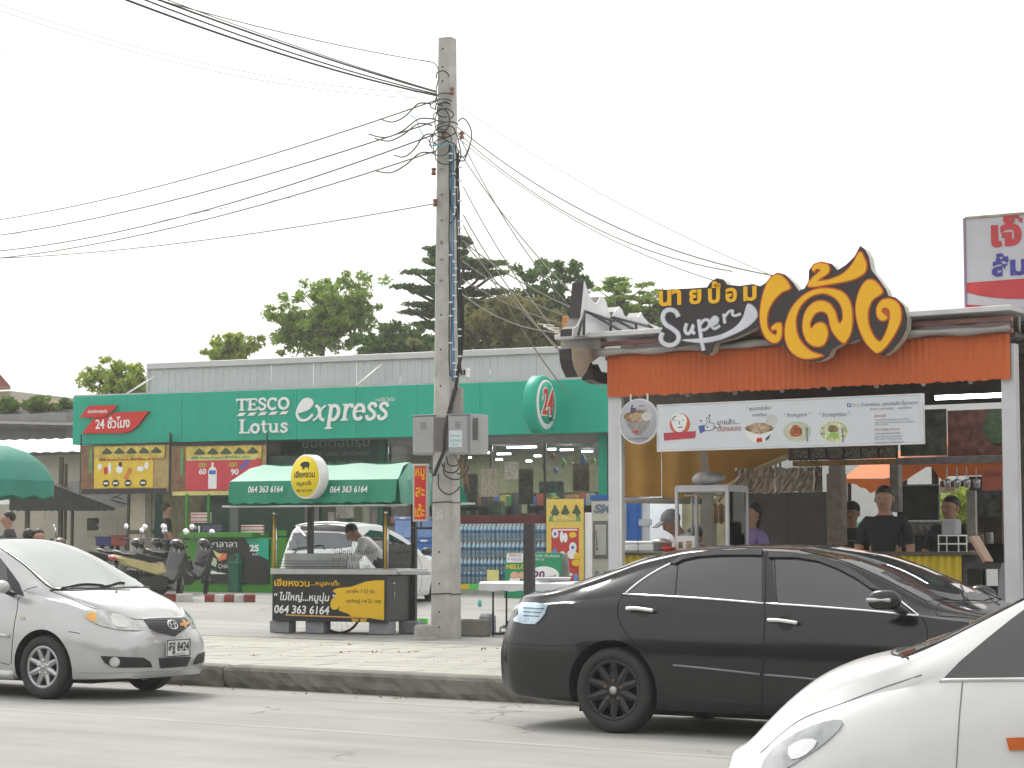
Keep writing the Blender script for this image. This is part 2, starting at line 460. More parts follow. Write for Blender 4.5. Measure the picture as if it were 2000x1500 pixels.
for i in range(len(edges) - 1):
 x0, x1 = edges[i] + .012, edges[i + 1] - .012
 n = max(6, int((x1 - x0) / .09)) if -10 < x0 < 5 else 8
 prof = [(0.03, 0), (.012, .05), (.004, .11), (0, .165), (.012, .195), (.035, .21), (.15, .213), (.19, .213), (.19, 0)]
 vs = []; fs = []
 for k in range(n + 1):
  x = x0 + (x1 - x0) * k / n
  e = .035 if k in (0, n) else 0
  for j, (py_, pz) in enumerate(prof):
   chip = (random.random() ** 3 * .03 if j < 3 else random.uniform(0, .006) if j < 6 else 0)
   vs.append((x + random.uniform(-.01, .01) * (0 < k < n), py_ + chip * (1 if j < 6 else 0) + (e * random.random() if j < 6 else 0), pz - (e * .3 if 3 < j < 8 else 0)))
 m_ = len(prof)
 fs = [[k * m_ + j, k * m_ + j + 1, (k + 1) * m_ + j + 1, (k + 1) * m_ + j] for k in range(n) for j in range(m_ - 1)]
 fs = [f[::-1] for f in fs]
 fs += [list(range(m_)), [n * m_ + j for j in range(m_ - 1, -1, -1)]]
 q = MB(); q.add(vs, fs); q.build('kerb_length', KERBM, kroot)
pv = thing('pavement', None, None, KF); pv.o['kind'] = 'structure'
b = MB(); b.box(-40, 45, .19, 5.1, 0, .172); b.build('bed', mat('mortar_joint', (.15, .14, .12), .9), pv)
NX, NY, PS = 25, 12, .4
px0, py0 = -9.0, .2
q = MB(); q.box(.004, PS - .005, .004, PS - .005, -.03, 0, .004); pm = q.mesh('paver', PAVM)
for i in range(NX):
 for j in range(NY):
  o = obj_from('paver', pm, pv); off = .2 * (j % 2)
  o.location = (px0 + i * PS + off, py0 + j * PS, .2 + random.uniform(-.002, .0025))
  o.rotation_euler = (random.uniform(-.004, .004), random.uniform(-.004, .004), random.uniform(-.004, .004))
b = MB()
for (a0, a1) in ((-40, px0 - .005), (px0 + NX * PS + .205, 45)):
 b.box(a0, a1, .195, 5.02, .172, .2)
for j in range(NY):                 # cut pavers that close the staggered rows
 if j % 2: b.box(px0 + .0, px0 + .197, py0 + j * PS + .004, py0 + j * PS + PS - .005, .172, .2)
 else: b.box(px0 + NX * PS + .004, px0 + NX * PS + .2, py0 + j * PS + .004, py0 + j * PS + PS - .005, .172, .2)
tag(b.build('paving_field', PAVM, pv), kind='stuff')
xs = np.concatenate([[-300, -120], np.arange(-50, 51, 2.5), [120, 300]]); ys = np.concatenate([np.arange(5.03, 14, .8), np.arange(14, 60, 2), [90, 160, 300, 600]])
vs = []; 
for yy in ys:
 for xx in xs:
  p = KF.M @ V((xx, yy, 0)); vs.append((p.x, p.y, gz(p.x, p.y) + .002))
nx_ = len(xs)
fs = [[j * nx_ + i, j * nx_ + i + 1, (j + 1) * nx_ + i + 1, (j + 1) * nx_ + i] for j in range(len(ys) - 1) for i in range(nx_ - 1)]
b = MB(); b.smooth = True; b.add(vs, fs); tag(b.build('forecourt', FOREM), kind='structure')
# ================================================================ lettering made of serif strokes
def arc(cx, cy, rx, ry, a0, a1, n=12):
 return [(cx + rx * math.cos(rad(a0 + (a1 - a0) * i / n)), cy + ry * math.sin(rad(a0 + (a1 - a0) * i / n))) for i in range(n + 1)]
GL = {
 'T': (.92, [([(.02, .93), (.9, .93)], .14), ([(.46, .95), (.46, .03)], .21), ([(.24, .04), (.68, .04)], .08), ([(.05, 1), (.05, .72)], .09), ([(.87, 1), (.87, .72)], .09)]),
 'E': (.8, [([(.2, 1), (.2, 0)], .21), ([(.02, .94), (.72, .94)], .12), ([(.2, .5), (.56, .5)], .11), ([(.02, .06), (.74, .06)], .12), ([(.7, 1), (.7, .74)], .08), ([(.72, .26), (.72, 0)], .08), ([(.56, .64), (.56, .36)], .07)]),
 'S': (.72, [(smooth_path([(.64, .72), (.5, .93), (.25, .93), (.12, .73), (.34, .54), (.56, .4), (.58, .18), (.38, .05), (.16, .09), (.08, .28)], 4), .17)]),
 'C': (.86, [(arc(.45, .5, .34, .44, 45, 315, 16), .18), ([(.74, 1), (.74, .68)], .07)]),
 'O': (.95, [(arc(.47, .5, .36, .43, 0, 360, 20), .19)]),
 'L': (.74, [([(.22, 1), (.22, .0)], .19), ([(.04, .96), (.42, .96)], .08), ([(.04, .05), (.7, .05)], .1), ([(.69, .3), (.69, 0)], .08)]),
 'o': (.66, [(arc(.32, .33, .23, .29, 0, 360, 18), .16)]),
 't': (.48, [([(.2, .88), (.2, .2), (.26, .07), (.42, .07)], .15), ([(.02, .62), (.42, .62)], .09)]),
 'u': (.74, [([(.16, .66), (.16, .2), (.24, .07), (.4, .07), (.52, .18)], .14), ([(.54, .66), (.54, .02)], .15), ([(.02, .63), (.2, .63)], .07), ([(.42, .63), (.56, .63)], .07), ([(.5, .04), (.7, .04)], .07)]),
 's': (.54, [(smooth_path([(.45, .5), (.36, .63), (.2, .63), (.12, .5), (.26, .38), (.4, .28), (.42, .13), (.27, .04), (.12, .07), (.07, .2)], 4), .13)]),
 'x': (.66, [([(.1, .64), (.28, .52), (.42, .12), (.6, .04)], .13), ([(.58, .62), (.44, .52), (.24, .14), (.08, .05)], .08)]),
 'p': (.72, [([(.2, .66), (.2, -.28)], .15), ([(.04, .63), (.2, .63)], .07), ([(.04, -.27), (.38, -.27)], .07), (arc(.36, .33, .22, .28, 150, -150, 14), .14)]),
 'r': (.52, [([(.18, .66), (.18, .03)], .15), ([(.02, .63), (.18, .63)], .07), ([(.02, .04), (.36, .04)], .07), (smooth_path([(.2, .42), (.3, .6), (.46, .6), (.47, .5)], 4), .12)]),
 'e': (.62, [(arc(.31, .33, .22, .28, -8, 180, 10) + arc(.31, .33, .22, .28, 180, 318, 10), .14), ([(.1, .34), (.5, .38)], .07)]),
 'B': (1.2, [(smooth_path([(.2, .42), (.6, .55), (.8, .78), (.66, .96), (.42, .92), (.2, .6), (.14, .3), (.3, .08), (.6, .1), (.82, .3)], 5), .105)]),
 ' ': (.3, []),
}
def serif(word, fr, x0, x1, z0, zcap, y, m, parent, shear=0, name='lettering', th=.03):
 tw = sum(GL[c][0] for c in word); sx = (x1 - x0) / tw; sz = zcap - z0; cx = 0; b = MB(); k = 0
 for c in word:
  w, st = GL[c]
  for path, wd in st:
   pts = [(x0 + (cx + p[0]) * sx + shear * p[1] * sz, z0 + p[1] * sz) for p in path]
   closed = len(path) > 15 and abs(path[0][0] - path[-1][0]) < 1e-6 and abs(path[0][1] - path[-1][1]) < 1e-6
   if closed: pts = pts[:-1] ; 
   if closed:
    A = smooth_path(pts, 1, True); o_ = offset_poly(A, wd * (sz + sx) / 4); i_ = offset_poly(A, -wd * (sz + sx) / 4)
    n = len(o_); yy = y - th - k * .0006
    vs = [(p[0], yy, p[1]) for p in o_] + [(p[0], yy, p[1]) for p in i_] + [(p[0], y, p[1]) for p in o_] + [(p[0], y, p[1]) for p in i_]
    fs = []
    for i in range(n):
     j = (i + 1) % n
     fs += [[i, i + n, j + n, j], [i, j, j + 2 * n, i + 2 * n], [i + n, i + 3 * n, j + 3 * n, j + n]]
    b.add(vs, fs)
   else:
    b.prism(stroke_poly(pts, wd * (sz + sx) / 2), y - th - k * .0006, y)
   k = (k + 1) % 12
  cx += w
 return b.build(name, m, parent)
# ================================================================ the convenience store
SO = at(900, 1000, 40)
SF = Fr((SO.x, 40, 0), 23)
st = thing('convenience_store', 'single storey convenience store with long green sign fascia and grey corrugated parapet', 'store', SF)
GZ = .46
xl, xr = SF.l(142, 820, 0).x, SF.l(1192, 800, 0).x
zb, zt = (SF.l(142, 866.6, 0).z + SF.l(1180, 846, 0).z) / 2, (SF.l(142, 775, 0).z + SF.l(1180, 738, 0).z) / 2
n = 9
for i in range(n):
 a, c = xl + (xr - xl) * i / n, xl + (xr - xl) * (i + 1) / n
 b = MB(); b.box(a + .002, c - .002, random.uniform(0, .004), .34, zb, zt, .004); b.build('fascia_panel', GREENP, st)
b = MB(); b.box(xl + .02, xr, .02, 1.18, zb + .02, zb + .06); b.build('soffit', mat('soffit_grey', (.3, .29, .29), .7), st)
b = MB(); b.box(xl + .01, xr - .01, .02, .32, zt + .001, zt + .03); b.build('fascia_cap', STEEL, st)
f = st.sub((0, 0, 0)); K1 = (0, 700, .28)
b = MB()
p1 = f.poly([(575, 415), (625, 345), (650, 332), (838, 328), (800, 370), (745, 412)], 0, K1)
p2 = f.poly([(585, 525), (670, 415), (760, 412), (810, 378), (1048, 370), (970, 470), (930, 505), (880, 522)], 0, K1)
b.prism(p2, -.07, -.001); b.build('hours_sign', REDP, st)
b = MB(); b.prism(p1, -.1, -.072); b.build('hours_sign', REDP, st)
r = f.rect(680 * .28, 700 + 410 * .28, 920 * .28, 700 + 492 * .28)
txt('24 ชั่วโมง', r[0], r[1], r[2], r[3], -.071, WHITEP, st, bold=.02, tilt=.02)
r = f.rect(632 * .28, 700 + 358 * .28, 766 * .28, 700 + 390 * .28)
txt('เปิดบริการทุกวัน', r[0], r[1], r[2], r[3], -.101, WHITEP, st, bold=.02)
K5 = (420, 740, .2)
def k5(x, y): return 420 + x * .2, 740 + y * .2
def R5(x0, y0, x1, y1, y=0): return SF.rect(420 + x0 * .2, 740 + y0 * .2, 420 + x1 * .2, 740 + y1 * .2, y)
r = R5(212, 188, 736, 305); serif('TESCO', SF, r[0], r[1], r[2], r[3], -.001, WHITEP, st)
for i in range(5):
 x = 218 + i * 104; b = MB()
 yy = 352 - i * 4
 b.prism(SF.poly([(x, yy + 14), (x + 28, yy - 18), (x + 92, yy - 22), (x + 64, yy + 10)], 0, K5), -.03, -.001); b.build('logo_stripe', WHITEP, st)
r = R5(236, 392, 722, 528); serif('Lotus', SF, r[0], r[1], r[2], r[3] - .0, -.001, WHITEP, st)
r = R5(775, 192, 960, 420); serif('B', SF, r[0], r[1] + .2, r[2], r[3], -.001, WHITEP, st)
r = R5(945, 232, 1745, 408); serif('xpress', SF, r[0], r[1] - .12, r[2], r[2] + (r[3] - r[2]) * 1.42, -.001, WHITEP, st, shear=.16)
r = R5(1570, 178, 1758, 218); txt('เทสโก้ โลตัส', r[0], r[1], r[2], r[3], -.001, WHITEP, st)
pxl, pxr = SF.l(292, 730, 1.2).x, SF.l(1330, 700, 1.2).x
pz0, pz1 = zt - .3, (SF.l(291, 714, 1.2).z + SF.l(1095, 672.5, 1.2).z) / 2
CLAD = mat('grey_cladding', (.60, .59, .61), .5, .0, var=.06, scale=2, stain=.15)
nsh = 12; sw = (pxr - pxl) / nsh
def ribsheet(w, h, pitch=.16, d=.016, top=.05):
 b = MB(); pts = []; k = max(1, round(w / pitch)); p = w / k
 for i in range(k): pts += [(i * p, 0), (i * p + p * .62, 0), (i * p + p * .7, -d), (i * p + p * .92, -d)]
 pts.append((w, 0)); m_ = len(pts)
 vs = [(x, y, 0) for x, y in pts] + [(x, y, h) for x, y in pts]
 b.add(vs, [[i, i + 1, m_ + i + 1, m_ + i] for i in range(m_ - 1)])
 return b
sm_ = ribsheet(sw - .006, pz1 - .12 - pz0).mesh('cladding_sheet', CLAD)
for i in range(nsh):
 o = obj_from('cladding_sheet', sm_, st); o.location = (pxl + i * sw, 1.2, pz0)
b = MB(); b.box(pxl - .03, pxr, 1.13, 1.34, pz1 - .13, pz1, .008); b.build('coping', mat('coping_metal', (.55, .55, .56), .4, .3, var=.05, stain=.1), st)
b = MB(); b.box(pxl - .04, pxl - .0, 1.14, 9, pz0, pz1 - .01); b.build('parapet_side', CLAD, st)
b = MB(); b.box(pxl, pxr, 1.36, 9, zt - .1, zt + .05); b.build('roof', STEEL, st)
for (ax, ay, bx, by) in ((243, 772, 303, 735), (694, 755, 746, 712)):
 b = MB(); p, q = SF.l(ax, ay, .3), SF.l(bx, by, 1.1); b.tube([p, q], .022, 8); b.build('stay_rod', WHITE, st)
xw0, xw1 = SF.l(300, 1000, 1.2).x, pxr
INT = mat('shop_interior_wall', (.30, .27, .14), .8, var=.2)
DKI = mat('dark_shop_frame', (.06, .055, .055), .6)
b = MB(); b.box(xw0, xw1, 6.5, 6.7, GZ, zb); b.build('back_wall', INT, st)
for a in (xw0 - .1, xw1): b = MB(); b.box(a, a + .1, 1.2, 6.7, GZ, zb); b.build('side_wall', INT, st)
b = MB(); b.box(xw0, xw1, 1.2, 6.5, zb - .02, zb + .2); b.build('ceiling', mat('shop_ceiling', (.22, .215, .21), .8), st)
b = MB(); b.box(xw0 - .6, xw1, .1, 6.5, .0, GZ + .06); b.build('floor_slab', mat('shop_floor', (.3, .29, .27), .6, var=.2, stain=.3), st)
b = MB(); b.box(SF.l(560, 900, 1.2).x, xw1, 1.19, 1.3, zb - .12, zb + .04); b.build('lintel', mat('lintel_grey', (.33, .32, .32), .7), st)
xa, xb_ = SF.l(756, 950, 1.25).x, SF.l(1172, 950, 1.25).x
gl = glass('shop_glass', (.8, .85, .83), .02)
nb = 4
for i in range(nb):
 a, c = xa + (xb_ - xa) * i / nb, xa + (xb_ - xa) * (i + 1) / nb
 zs_ = SF.l(1000, 1022, 1.25).z
 b = MB(); b.box(a + .03, c - .03, 1.245, 1.255, zs_, zb - .12); w = b.build('window_pane', gl, st)
 b = MB(); b.box(a - .02, a + .02, 1.22, 1.28, zs_, zb - .12); b.build('mullion', DKI, st)
z0_, z1_ = SF.l(1000, 1026, 1.15).z, SF.l(1000, 1006, 1.15).z
b = MB(); b.box(SF.l(890, 1000, 1.15).x, SF.l(1172, 1000, 1.15).x, 1.1, 1.3, z0_, z1_); b.build('window_sill', mat('dark_red_paint', (.14, .02, .02), .5), st)
b = MB(); b.box(SF.l(756, 1000, 1.25).x, xb_, 1.22, 1.34, GZ, z0_); b.build('low_wall', mat('low_wall_grey', (.25, .24, .23), .8), st)
b = MB(); b.box(SF.l(1172, 900, 1.1).x, SF.l(1189, 900, 1.1).x, 1.0, 1.3, GZ, zb); b.build('green_pillar', GREENP, st)
b = MB(); b.box(SF.l(1189.5, 900, 1.0).x, SF.l(1196, 900, 1.0).x, .96, 1.2, GZ, zb); b.build('yellow_edge', mat('faded_yellow', (.6, .42, .12), .6), st)
for (p0, p1_) in ((300, 312), (552, 566), (742, 756)):
 b = MB(); b.box(SF.l(p0, 1000, 1.2).x, SF.l(p1_, 1000, 1.2).x, 1.1, 1.3, GZ, zb); b.build('green_pillar', DKG, st)
d0, d1 = SF.l(566, 1000, 1.3).x, SF.l(742, 1000, 1.3).x
for i in range(3):
 a, c = d0 + (d1 - d0) * i / 3, d0 + (d1 - d0) * (i + 1) / 3
 b = MB(); z2 = SF.l(650, 905, 1.3).z
 for q in ((a, a + .05), (c - .05, c)): b.box(q[0], q[1], 1.28, 1.33, GZ + .06, z2)
 b.box(a + .05, c - .05, 1.28, 1.33, GZ + .06, GZ + .2); b.box(a + .05, c - .05, 1.28, 1.33, z2 - .06, z2)
 dr = b.build('door_leaf', DKG, st)
 b = MB(); b.box(a + .05, c - .05, 1.3, 1.305, GZ + .2, z2 - .06); b.build('pane', gl, dr)
r = SF.rect(558, 846, 757, 908, 1.18)
b = MB(); b.box(r[0], r[1], 1.14, 1.18, r[2], r[3] + .05, .005); wb = b.build('welcome_board', mat('welcome_green', C('#0c4238'), .5), st)
for s_, q in (('ยินดีต้อนรับ', (850, 565, 1510, 668)), ('สู่เทสโก้ โลตัส เอ็กซ์เพรส', (850, 700, 1505, 765)), ('Welcome to Your Store', (1020, 795, 1440, 828))):
 k = R5(q[0] - (160 if s_[0] == 'W' else 0), q[1], q[2], q[3], 1.14); txt(s_, k[0], k[1], k[2], k[3], 1.139, mat('welcome_grey_print', (.3, .36, .33), .5), st)
for (q, cc) in (((590, 988, 622, 1018), (.45, .45, .42)), ((655, 985, 690, 1012), (.5, .47, .42)), ((600, 1020, 640, 1040), (.3, .05, .04)), ((938, 915, 972, 970), (.42, .38, .28)), ((985, 902, 1012, 936), (.5, .52, .56)), ((640, 1000, 652, 1030), (.55, .5, .46))):
 k = SF.rect(*q, 1.2); b = MB(); b.box(k[0], k[1], 1.215, 1.22, k[2], k[3]); b.build('poster', mat('poster_%02d' % int(cc[0] * 100), cc, .6, var=.35, scale=30), st)
TUBE = mat('lit_tube', (.85, .92, 1), emit=14, var=0)
for (cx_, cy_, w_) in ((1019, 875, 56), (953, 886, 14), (984, 888, 26), (975, 899, 12), (1050, 892, 12), (1078, 879, 14), (1107, 880, 24), (1147, 883, 20), (1174, 885, 5), (768, 877, 10), (797, 870, 8), (1033, 902, 10), (918, 895, 5)):
 yy = 2.2 + 3.6 * random.random() * (w_ < 30)
 p = SF.l(cx_, cy_, yy); w2 = w_ / 2 * (yy + 40) / 4000 / .92
 b = MB(); b.box(p.x - w2, p.x + w2, yy - .02, yy + .02, p.z, p.z + .035)
 o = b.build('ceiling_tube', TUBE, st)
sl2 = bpy.data.lights.new('shop_light', 'AREA'); sl2.energy = 240; sl2.size = 8; sl2.size_y = 3; sl2.shape = 'RECTANGLE'; sl2.color = (.9, .95, 1)
lo = bpy.data.objects.new('shop_light', sl2); COL.objects.link(lo); lo.parent = st.o; lo.location = ((xa + xb_) / 2 - 1, 3.8, zb - .06)
random.seed(12)
GC = [mat('goods_%d' % i, c, .5, var=.3, scale=25) for i, c in enumerate([(.5, .1, .06), (.55, .42, .08), (.12, .3, .12), (.1, .2, .45), (.5, .48, .42), (.3, .16, .08), (.07, .06, .06), (.5, .25, .1)])]
for sx_ in range(5):
 x0 = xw0 + .5 + sx_ * 1.85
 if sx_ in (1,): continue
 b = MB()
 for lv in range(5): b.box(x0, x0 + 1.5, 3.2, 3.55, GZ + .3 + lv * .36, GZ + .32 + lv * .36)
 b.box(x0 - .03, x0, 3.2, 3.6, GZ, 2.5); b.box(x0 + 1.5, x0 + 1.53, 3.2, 3.6, GZ, 2.5); b.box(x0, x0 + 1.5, 3.57, 3.6, GZ, 2.5)
 g = thing('goods_shelf', 'dark goods shelf inside the store seen through the glass, number %d' % sx_, 'shelf', SF, (x0, 3.4, GZ))
 g.o['label'] = ['goods shelf inside the store behind the drinks kiosk', '', 'goods shelf inside the store behind the white hatchback', 'goods shelf inside the store behind the shop window papers', 'goods shelf inside the store above the water bottle packs'][sx_]
 b.v = [(p[0] - x0, p[1] - 3.4, p[2] - GZ) for p in b.v]; b.build('rack', DKI, g)
 b = MB(); 
 for lv in range(5):
  x = .02
  while x < 1.4:
   w_ = random.uniform(.06, .16); h_ = random.uniform(.12, .3); b.cur = random.randrange(8)
   b.box(x, x + w_ - .008, -.15, .1, .321 + lv * .36, .32 + lv * .36 + h_); x += w_
 tag(b.build('goods', GC, g), kind='stuff')
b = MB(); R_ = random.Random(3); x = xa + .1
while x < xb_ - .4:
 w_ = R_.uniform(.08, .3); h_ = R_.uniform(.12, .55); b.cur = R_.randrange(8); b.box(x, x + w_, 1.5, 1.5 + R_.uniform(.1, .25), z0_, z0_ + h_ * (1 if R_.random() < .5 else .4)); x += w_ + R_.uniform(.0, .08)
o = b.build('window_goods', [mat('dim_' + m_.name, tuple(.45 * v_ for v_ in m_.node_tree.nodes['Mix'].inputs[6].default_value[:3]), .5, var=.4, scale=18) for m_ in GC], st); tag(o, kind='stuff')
for (a, c, y0, y1, cc) in ((1118, 1150, 905, 960, (.2, .1, .05)), (1012, 1040, 915, 985, (.12, .07, .04)), (1052, 1100, 940, 962, (.1, .14, .12)), (905, 932, 925, 990, (.12, .1, .08)), (780, 800, 905, 950, (.16, .1, .08))):
 k = SF.rect(a, y0, c, y1, 1.6); b = MB(); b.box(k[0], k[1], 1.6, 1.66, k[2], k[3], .02); b.build('display_panel', mat('display_%d' % a, cc, .6, var=.7, scale=12), st)
k = SF.rect(990, 888, 1058, 904, 1.7); txt('PROMOTION', k[0], k[1], k[2], k[3], 1.7, REDP, st, bold=.03, shear=.3) if False else None
pc = [('red', (.6, .04, .04)), ('green', (.08, .45, .06)), ('blue', (.04, .16, .6)), ('yellow', (.65, .6, .05)), ('dark red', (.25, .03, .04)), ('lime', (.35, .6, .05))]
for (x, y, w_, h_, ci, where) in ((1080, 892, 11, 15, 0, 'beside the round sign'), (1085, 918, 10, 14, 2, 'low under the red one'), (1100, 905, 12, 20, 1, 'at mid window'), (1139, 898, 12, 22, 2, 'near the window end'), (1160, 900, 8, 12, 5, 'last but one by the green pillar'), (1064, 912, 10, 16, 4, 'first in the row'), (1118, 910, 10, 16, 3, 'between green and blue'), (1171, 905, 10, 22, 1, 'against the green pillar')):
 p = SF.l(x, y, 1.9); k = .0105; b = MB()
 b.prism([(-w_ / 2 * k, 0), (0, -h_ / 2 * k), (w_ / 2 * k, 0), (0, h_ / 2 * k)], -.03, .03)
 b.tube([(0, 0, h_ / 2 * k), (0, 0, zb - .03 - p.z)], .003, 4)
 b.v = [(q[0] + p.x, q[1] + p.y, q[2] + p.z) for q in b.v]
 solo('pennant', b, mat('pennant_' + pc[ci][0].replace(' ', '_'), pc[ci][1], .5), pc[ci][0] + ' hanging paper pennant in the shop window, ' + where, 'pennant', SF, p, 'pennants in the shop window')
po = SF.l(1066, 790, -.75)
PR = Fr(SF.M @ po, 23 - 90)
t24 = thing('round_sign', 'round green and white projecting sign reading 24 above the shop window', 'sign', PR)
b = MB(); b.lathe([(.53, .24), (.55, .22), (.55, .02), (.53, 0), (.45, .0)], 48, 'y'); b.build('drum', GREENP, t24)
b = MB(); b.lathe([(.46, -.02), (.47, 0.003)], 48, 'y'); b.build('face', WHITEP, t24)
b = MB(); b.lathe([(.40, -.026), (.40, -.021)], 40, 'y', (-.0, 0, .03)); b.build('green_disc', GREENP, t24)
o = txt('24', -.3, .27, -.2, .3, -.045, REDP, t24, bold=.015, shear=.25, th=.01)
o = txt('24', -.325, .29, -.225, .325, -.034, WHITEP, t24, bold=.06, shear=.25, th=.007)
o = txt('ชม.', .1, .33, -.3, -.2, -.03, DKG, t24)
for dz in (.42, -.42):
 b = MB(); b.tube([(.35, .17, dz), (1.0, .17, dz)], .02, 6); b.build('bracket', GREENP, t24)
def banner(q, base, label, red):
 r = SF.rect(*q, -.12); t = thing('banner', label, 'banner', SF, (r[0], -.12, r[2])); W, H = r[1] - r[0], r[3] - r[2]
 random.seed(5)
 b = MB(); nx = 24
 vs = [(W * i / nx, .012 * math.sin(i * .9), H * j) for j in (0, 1) for i in range(nx + 1)]
 vs += [(x, y + .004, z) for x, y, z in vs]
 N = nx + 1
 fs = [[i, i + 1, N + i + 1, N + i] for i in range(nx)] + [[2 * N + i, 3 * N + i, 3 * N + i + 1, 2 * N + i + 1] for i in range(nx)]
 b.add(vs, fs); b.build('sheet', mat('banner_tan', (.42, .3, .12), .5, var=.25, scale=5), t)
 def P(poly, col, d=.02, nm='print'):
  b = MB(); b.prism([(p[0] * W, p[1] * H) for p in poly], -d - .001, -d); return b.build(nm, col, t)
 gr = mat('banner_green', (.1, .28, .1), .5, var=.3, scale=8); 
 P([(.01, .02), (.17, .02), (.17, .98), (.01, .98)], mat('banner_brown', (.2, .1, .05), .5, var=.4, scale=6), .016)
 P([(.1, .4), (.13, .4), (.13, .97), (.1, .97)], gr, .019)
 if red: P([(.16, .1), (.95, .1), (.95, .7), (.16, .7)], mat('banner_red', (.56, .05, .07), .5, var=.1), .02)
 else: P([(.16, .1), (.83, .1), (.83, .78), (.16, .78)], mat('banner_yellow', (.7, .5, .04), .5, var=.1), .02)
 P([(.16, .74), (.95, .72), (.96, .98), (.16, .98)], mat('banner_ochre', (.55, .42, .08), .5, var=.3, scale=6), .023)
 for i in range(5):                                     # roofs and hills along the top
  x = .24 + i * .14; P([(x, .84), (x + .03, .9), (x + .06, .96), (x + .1, .9), (x + .13, .84), (x + .1, .82), (x + .03, .82)], mat('banner_dark_green', (.05, .08, .045), .5), .026)
 P([(.16, .7), (.9, .7), (.92, .8), (.2, .8)], mat('banner_pale', (.6, .55, .2), .5), .028) if red else None
 b = MB()
 for i in range(26):
  x = .22 + i * .024; z = .755 if red else .7
  b.box(x * W, (x + random.uniform(.01, .02)) * W, -.033, -.03, (z - .02) * H, (z + random.uniform(.0, .035)) * H)
 b.build('headline', mat('banner_maroon', (.3, .04, .03), .5) if not red else gr, t)
 if red:
  txt('60', .3 * W, .38 * W, .42 * H, .54 * H, -.024, WHITEP, t, bold=.03); txt('90', .64 * W, .72 * W, .4 * H, .52 * H, -.024, WHITEP, t, bold=.03)
  P([(.4, .13), (.49, .13), (.49, .5), (.47, .56), (.455, .57), (.455, .66), (.435, .66), (.435, .57), (.42, .56), (.4, .5)], WHITEP, .026)
  P([(.41, .42), (.48, .42), (.48, .5), (.41, .5)], mat('print_blue', (.06, .14, .5), .5), .029)
  for x in (.34, .66): P([(x - .05, .58), (x, .55), (x + .05, .58), (x + .04, .65), (x - .03, .66)], mat('banner_food', (.45, .28, .06), .5, var=.5, scale=40), .026)
  P([(.76, .5), (.84, .68), (.8, .7), (.73, .55)], mat('print_blue', (.06, .14, .5), .5), .026)
 else:
  for i, x in enumerate((.3, .41, .55, .72)): P([(x + .04 * math.cos(a), .2 + .075 * math.sin(a)) for a in [k * math.pi / 6 for k in range(12)]], BLACK, .027)
  b = MB()
  for x in (.3, .41, .55, .72): b.box((x - .025) * W, (x + .025) * W, -.032, -.03, .18 * H, .22 * H)
  b.build('print', WHITEP, t)
  for i, (x, z, w_, h_, m_) in enumerate(((.2, .5, .05, .14, WHITEP), (.27, .4, .05, .18, REDP), (.32, .42, .04, .25, WHITEP), (.41, .42, .08, .18, WHITEP), (.44, .55, .04, .12, BLACK), (.65, .45, .08, .12, WHITEP), (.73, .5, .05, .16, WHITEP))):
   P([(x + w_ * (.5 + .5 * math.cos(a)), z + h_ * (.4 + .5 * math.sin(a))) for a in [k * math.pi / 4 + .4 for k in range(8)]], m_, .026 + .0015 * (i % 3))
  P([(.5, .3), (.54, .26), (.6, .5), (.56, .54)], mat('print_orange', (.6, .2, .05), .5), .028)
 P([(.02, .0), (.98, .0), (.98, .08), (.02, .08)], BLACK if not red else mat('banner_pale', (.6, .55, .2), .5), .018)
 b = MB(); b.box(0, W, -.02, .03, -.03, 0); b.box(0, W, -.02, .03, H, H + .02)
 b.box(-.02, 0, -.01, .02, -.03, H + .25); b.box(W, W + .02, -.01, .02, -.03, H + .25); b.build('frame', DKSTEEL, t)
banner((158, 870, 330, 962), None, 'yellow promotional banner under the left end of the green fascia', False)
banner((335, 870, 520, 967), None, 'red promotional banner with prices 60 and 90 under the green fascia', True)
LIME = mat('lime_green_paint', C('#3f8523'), .4, var=.06); kf = -.75  # green darkened to carry the shade under the fascia canopy
r = SF.rect(358, 960, 556, 1146, kf)
kz = gz(*(SF.M @ V((r[0], kf, 0)))[:2])
kt = thing('drinks_kiosk', 'lime green drinks kiosk with black printed counter front beneath the red banner', 'kiosk', SF, (r[0], kf, 0)); kx = r[0]
def KR(x0, y0, x1, y1, y=0):
 q = kt.rect(x0, y0, x1, y1, y); return q
q = KR(358, 1135, 556, 1146); KZ0 = q[2]
b = MB(); q = KR(360, 1048, 556, 1146); b.box(q[0], q[1], .03, .7, kz, q[3] - .02); b.build('counter_body', LIME, kt)
b = MB(); q2 = KR(356, 1040, 497, 1050); b.box(q2[0], q2[1], -.1, .6, q2[2], q2[3], .01); b.build('counter_top', LIME, kt)
b = MB(); p = KR(393, 1053, 526, 1140); b.box(p[0], p[1], .0, .028, p[2], p[3]); b.build('front_panel', BLACK, kt)
for (x0, x1, y0) in ((359, 363, 965), (402, 405, 965), (446, 462, 985), (540, 556, 1036)):
 b = MB(); k = KR(x0, y0, x1, 1046); b.box(k[0], k[1], .05, .1, k[2], k[3]); b.build('post', LIME if x0 != 446 else mat('kiosk_grey', (.1, .12, .11), .6), kt)
k = KR(410, 1066, 463, 1069 + 0); k = KR(410, 1061, 463, 1069); txt('ชาลาลา', k[0], k[1], k[2], k[3] + .02, -.001, WHITEP, kt)
k = KR(420, 1072, 452, 1074); txt('CHA LA LA', k[0], k[1], k[2], k[3], -.001, mat('print_dim_green', (.1, .3, .12), .5), kt)
b = MB(); b.prism(kt.poly([(478, 1050), (525, 1052), (525, 1094), (508, 1086), (490, 1070)]), -.004, -.001); b.build('price_patch', GREENP, kt)
k = KR(488, 1064, 506, 1077); txt('25', k[0], k[1], k[2], k[3], -.005, WHITEP, kt, bold=.04)
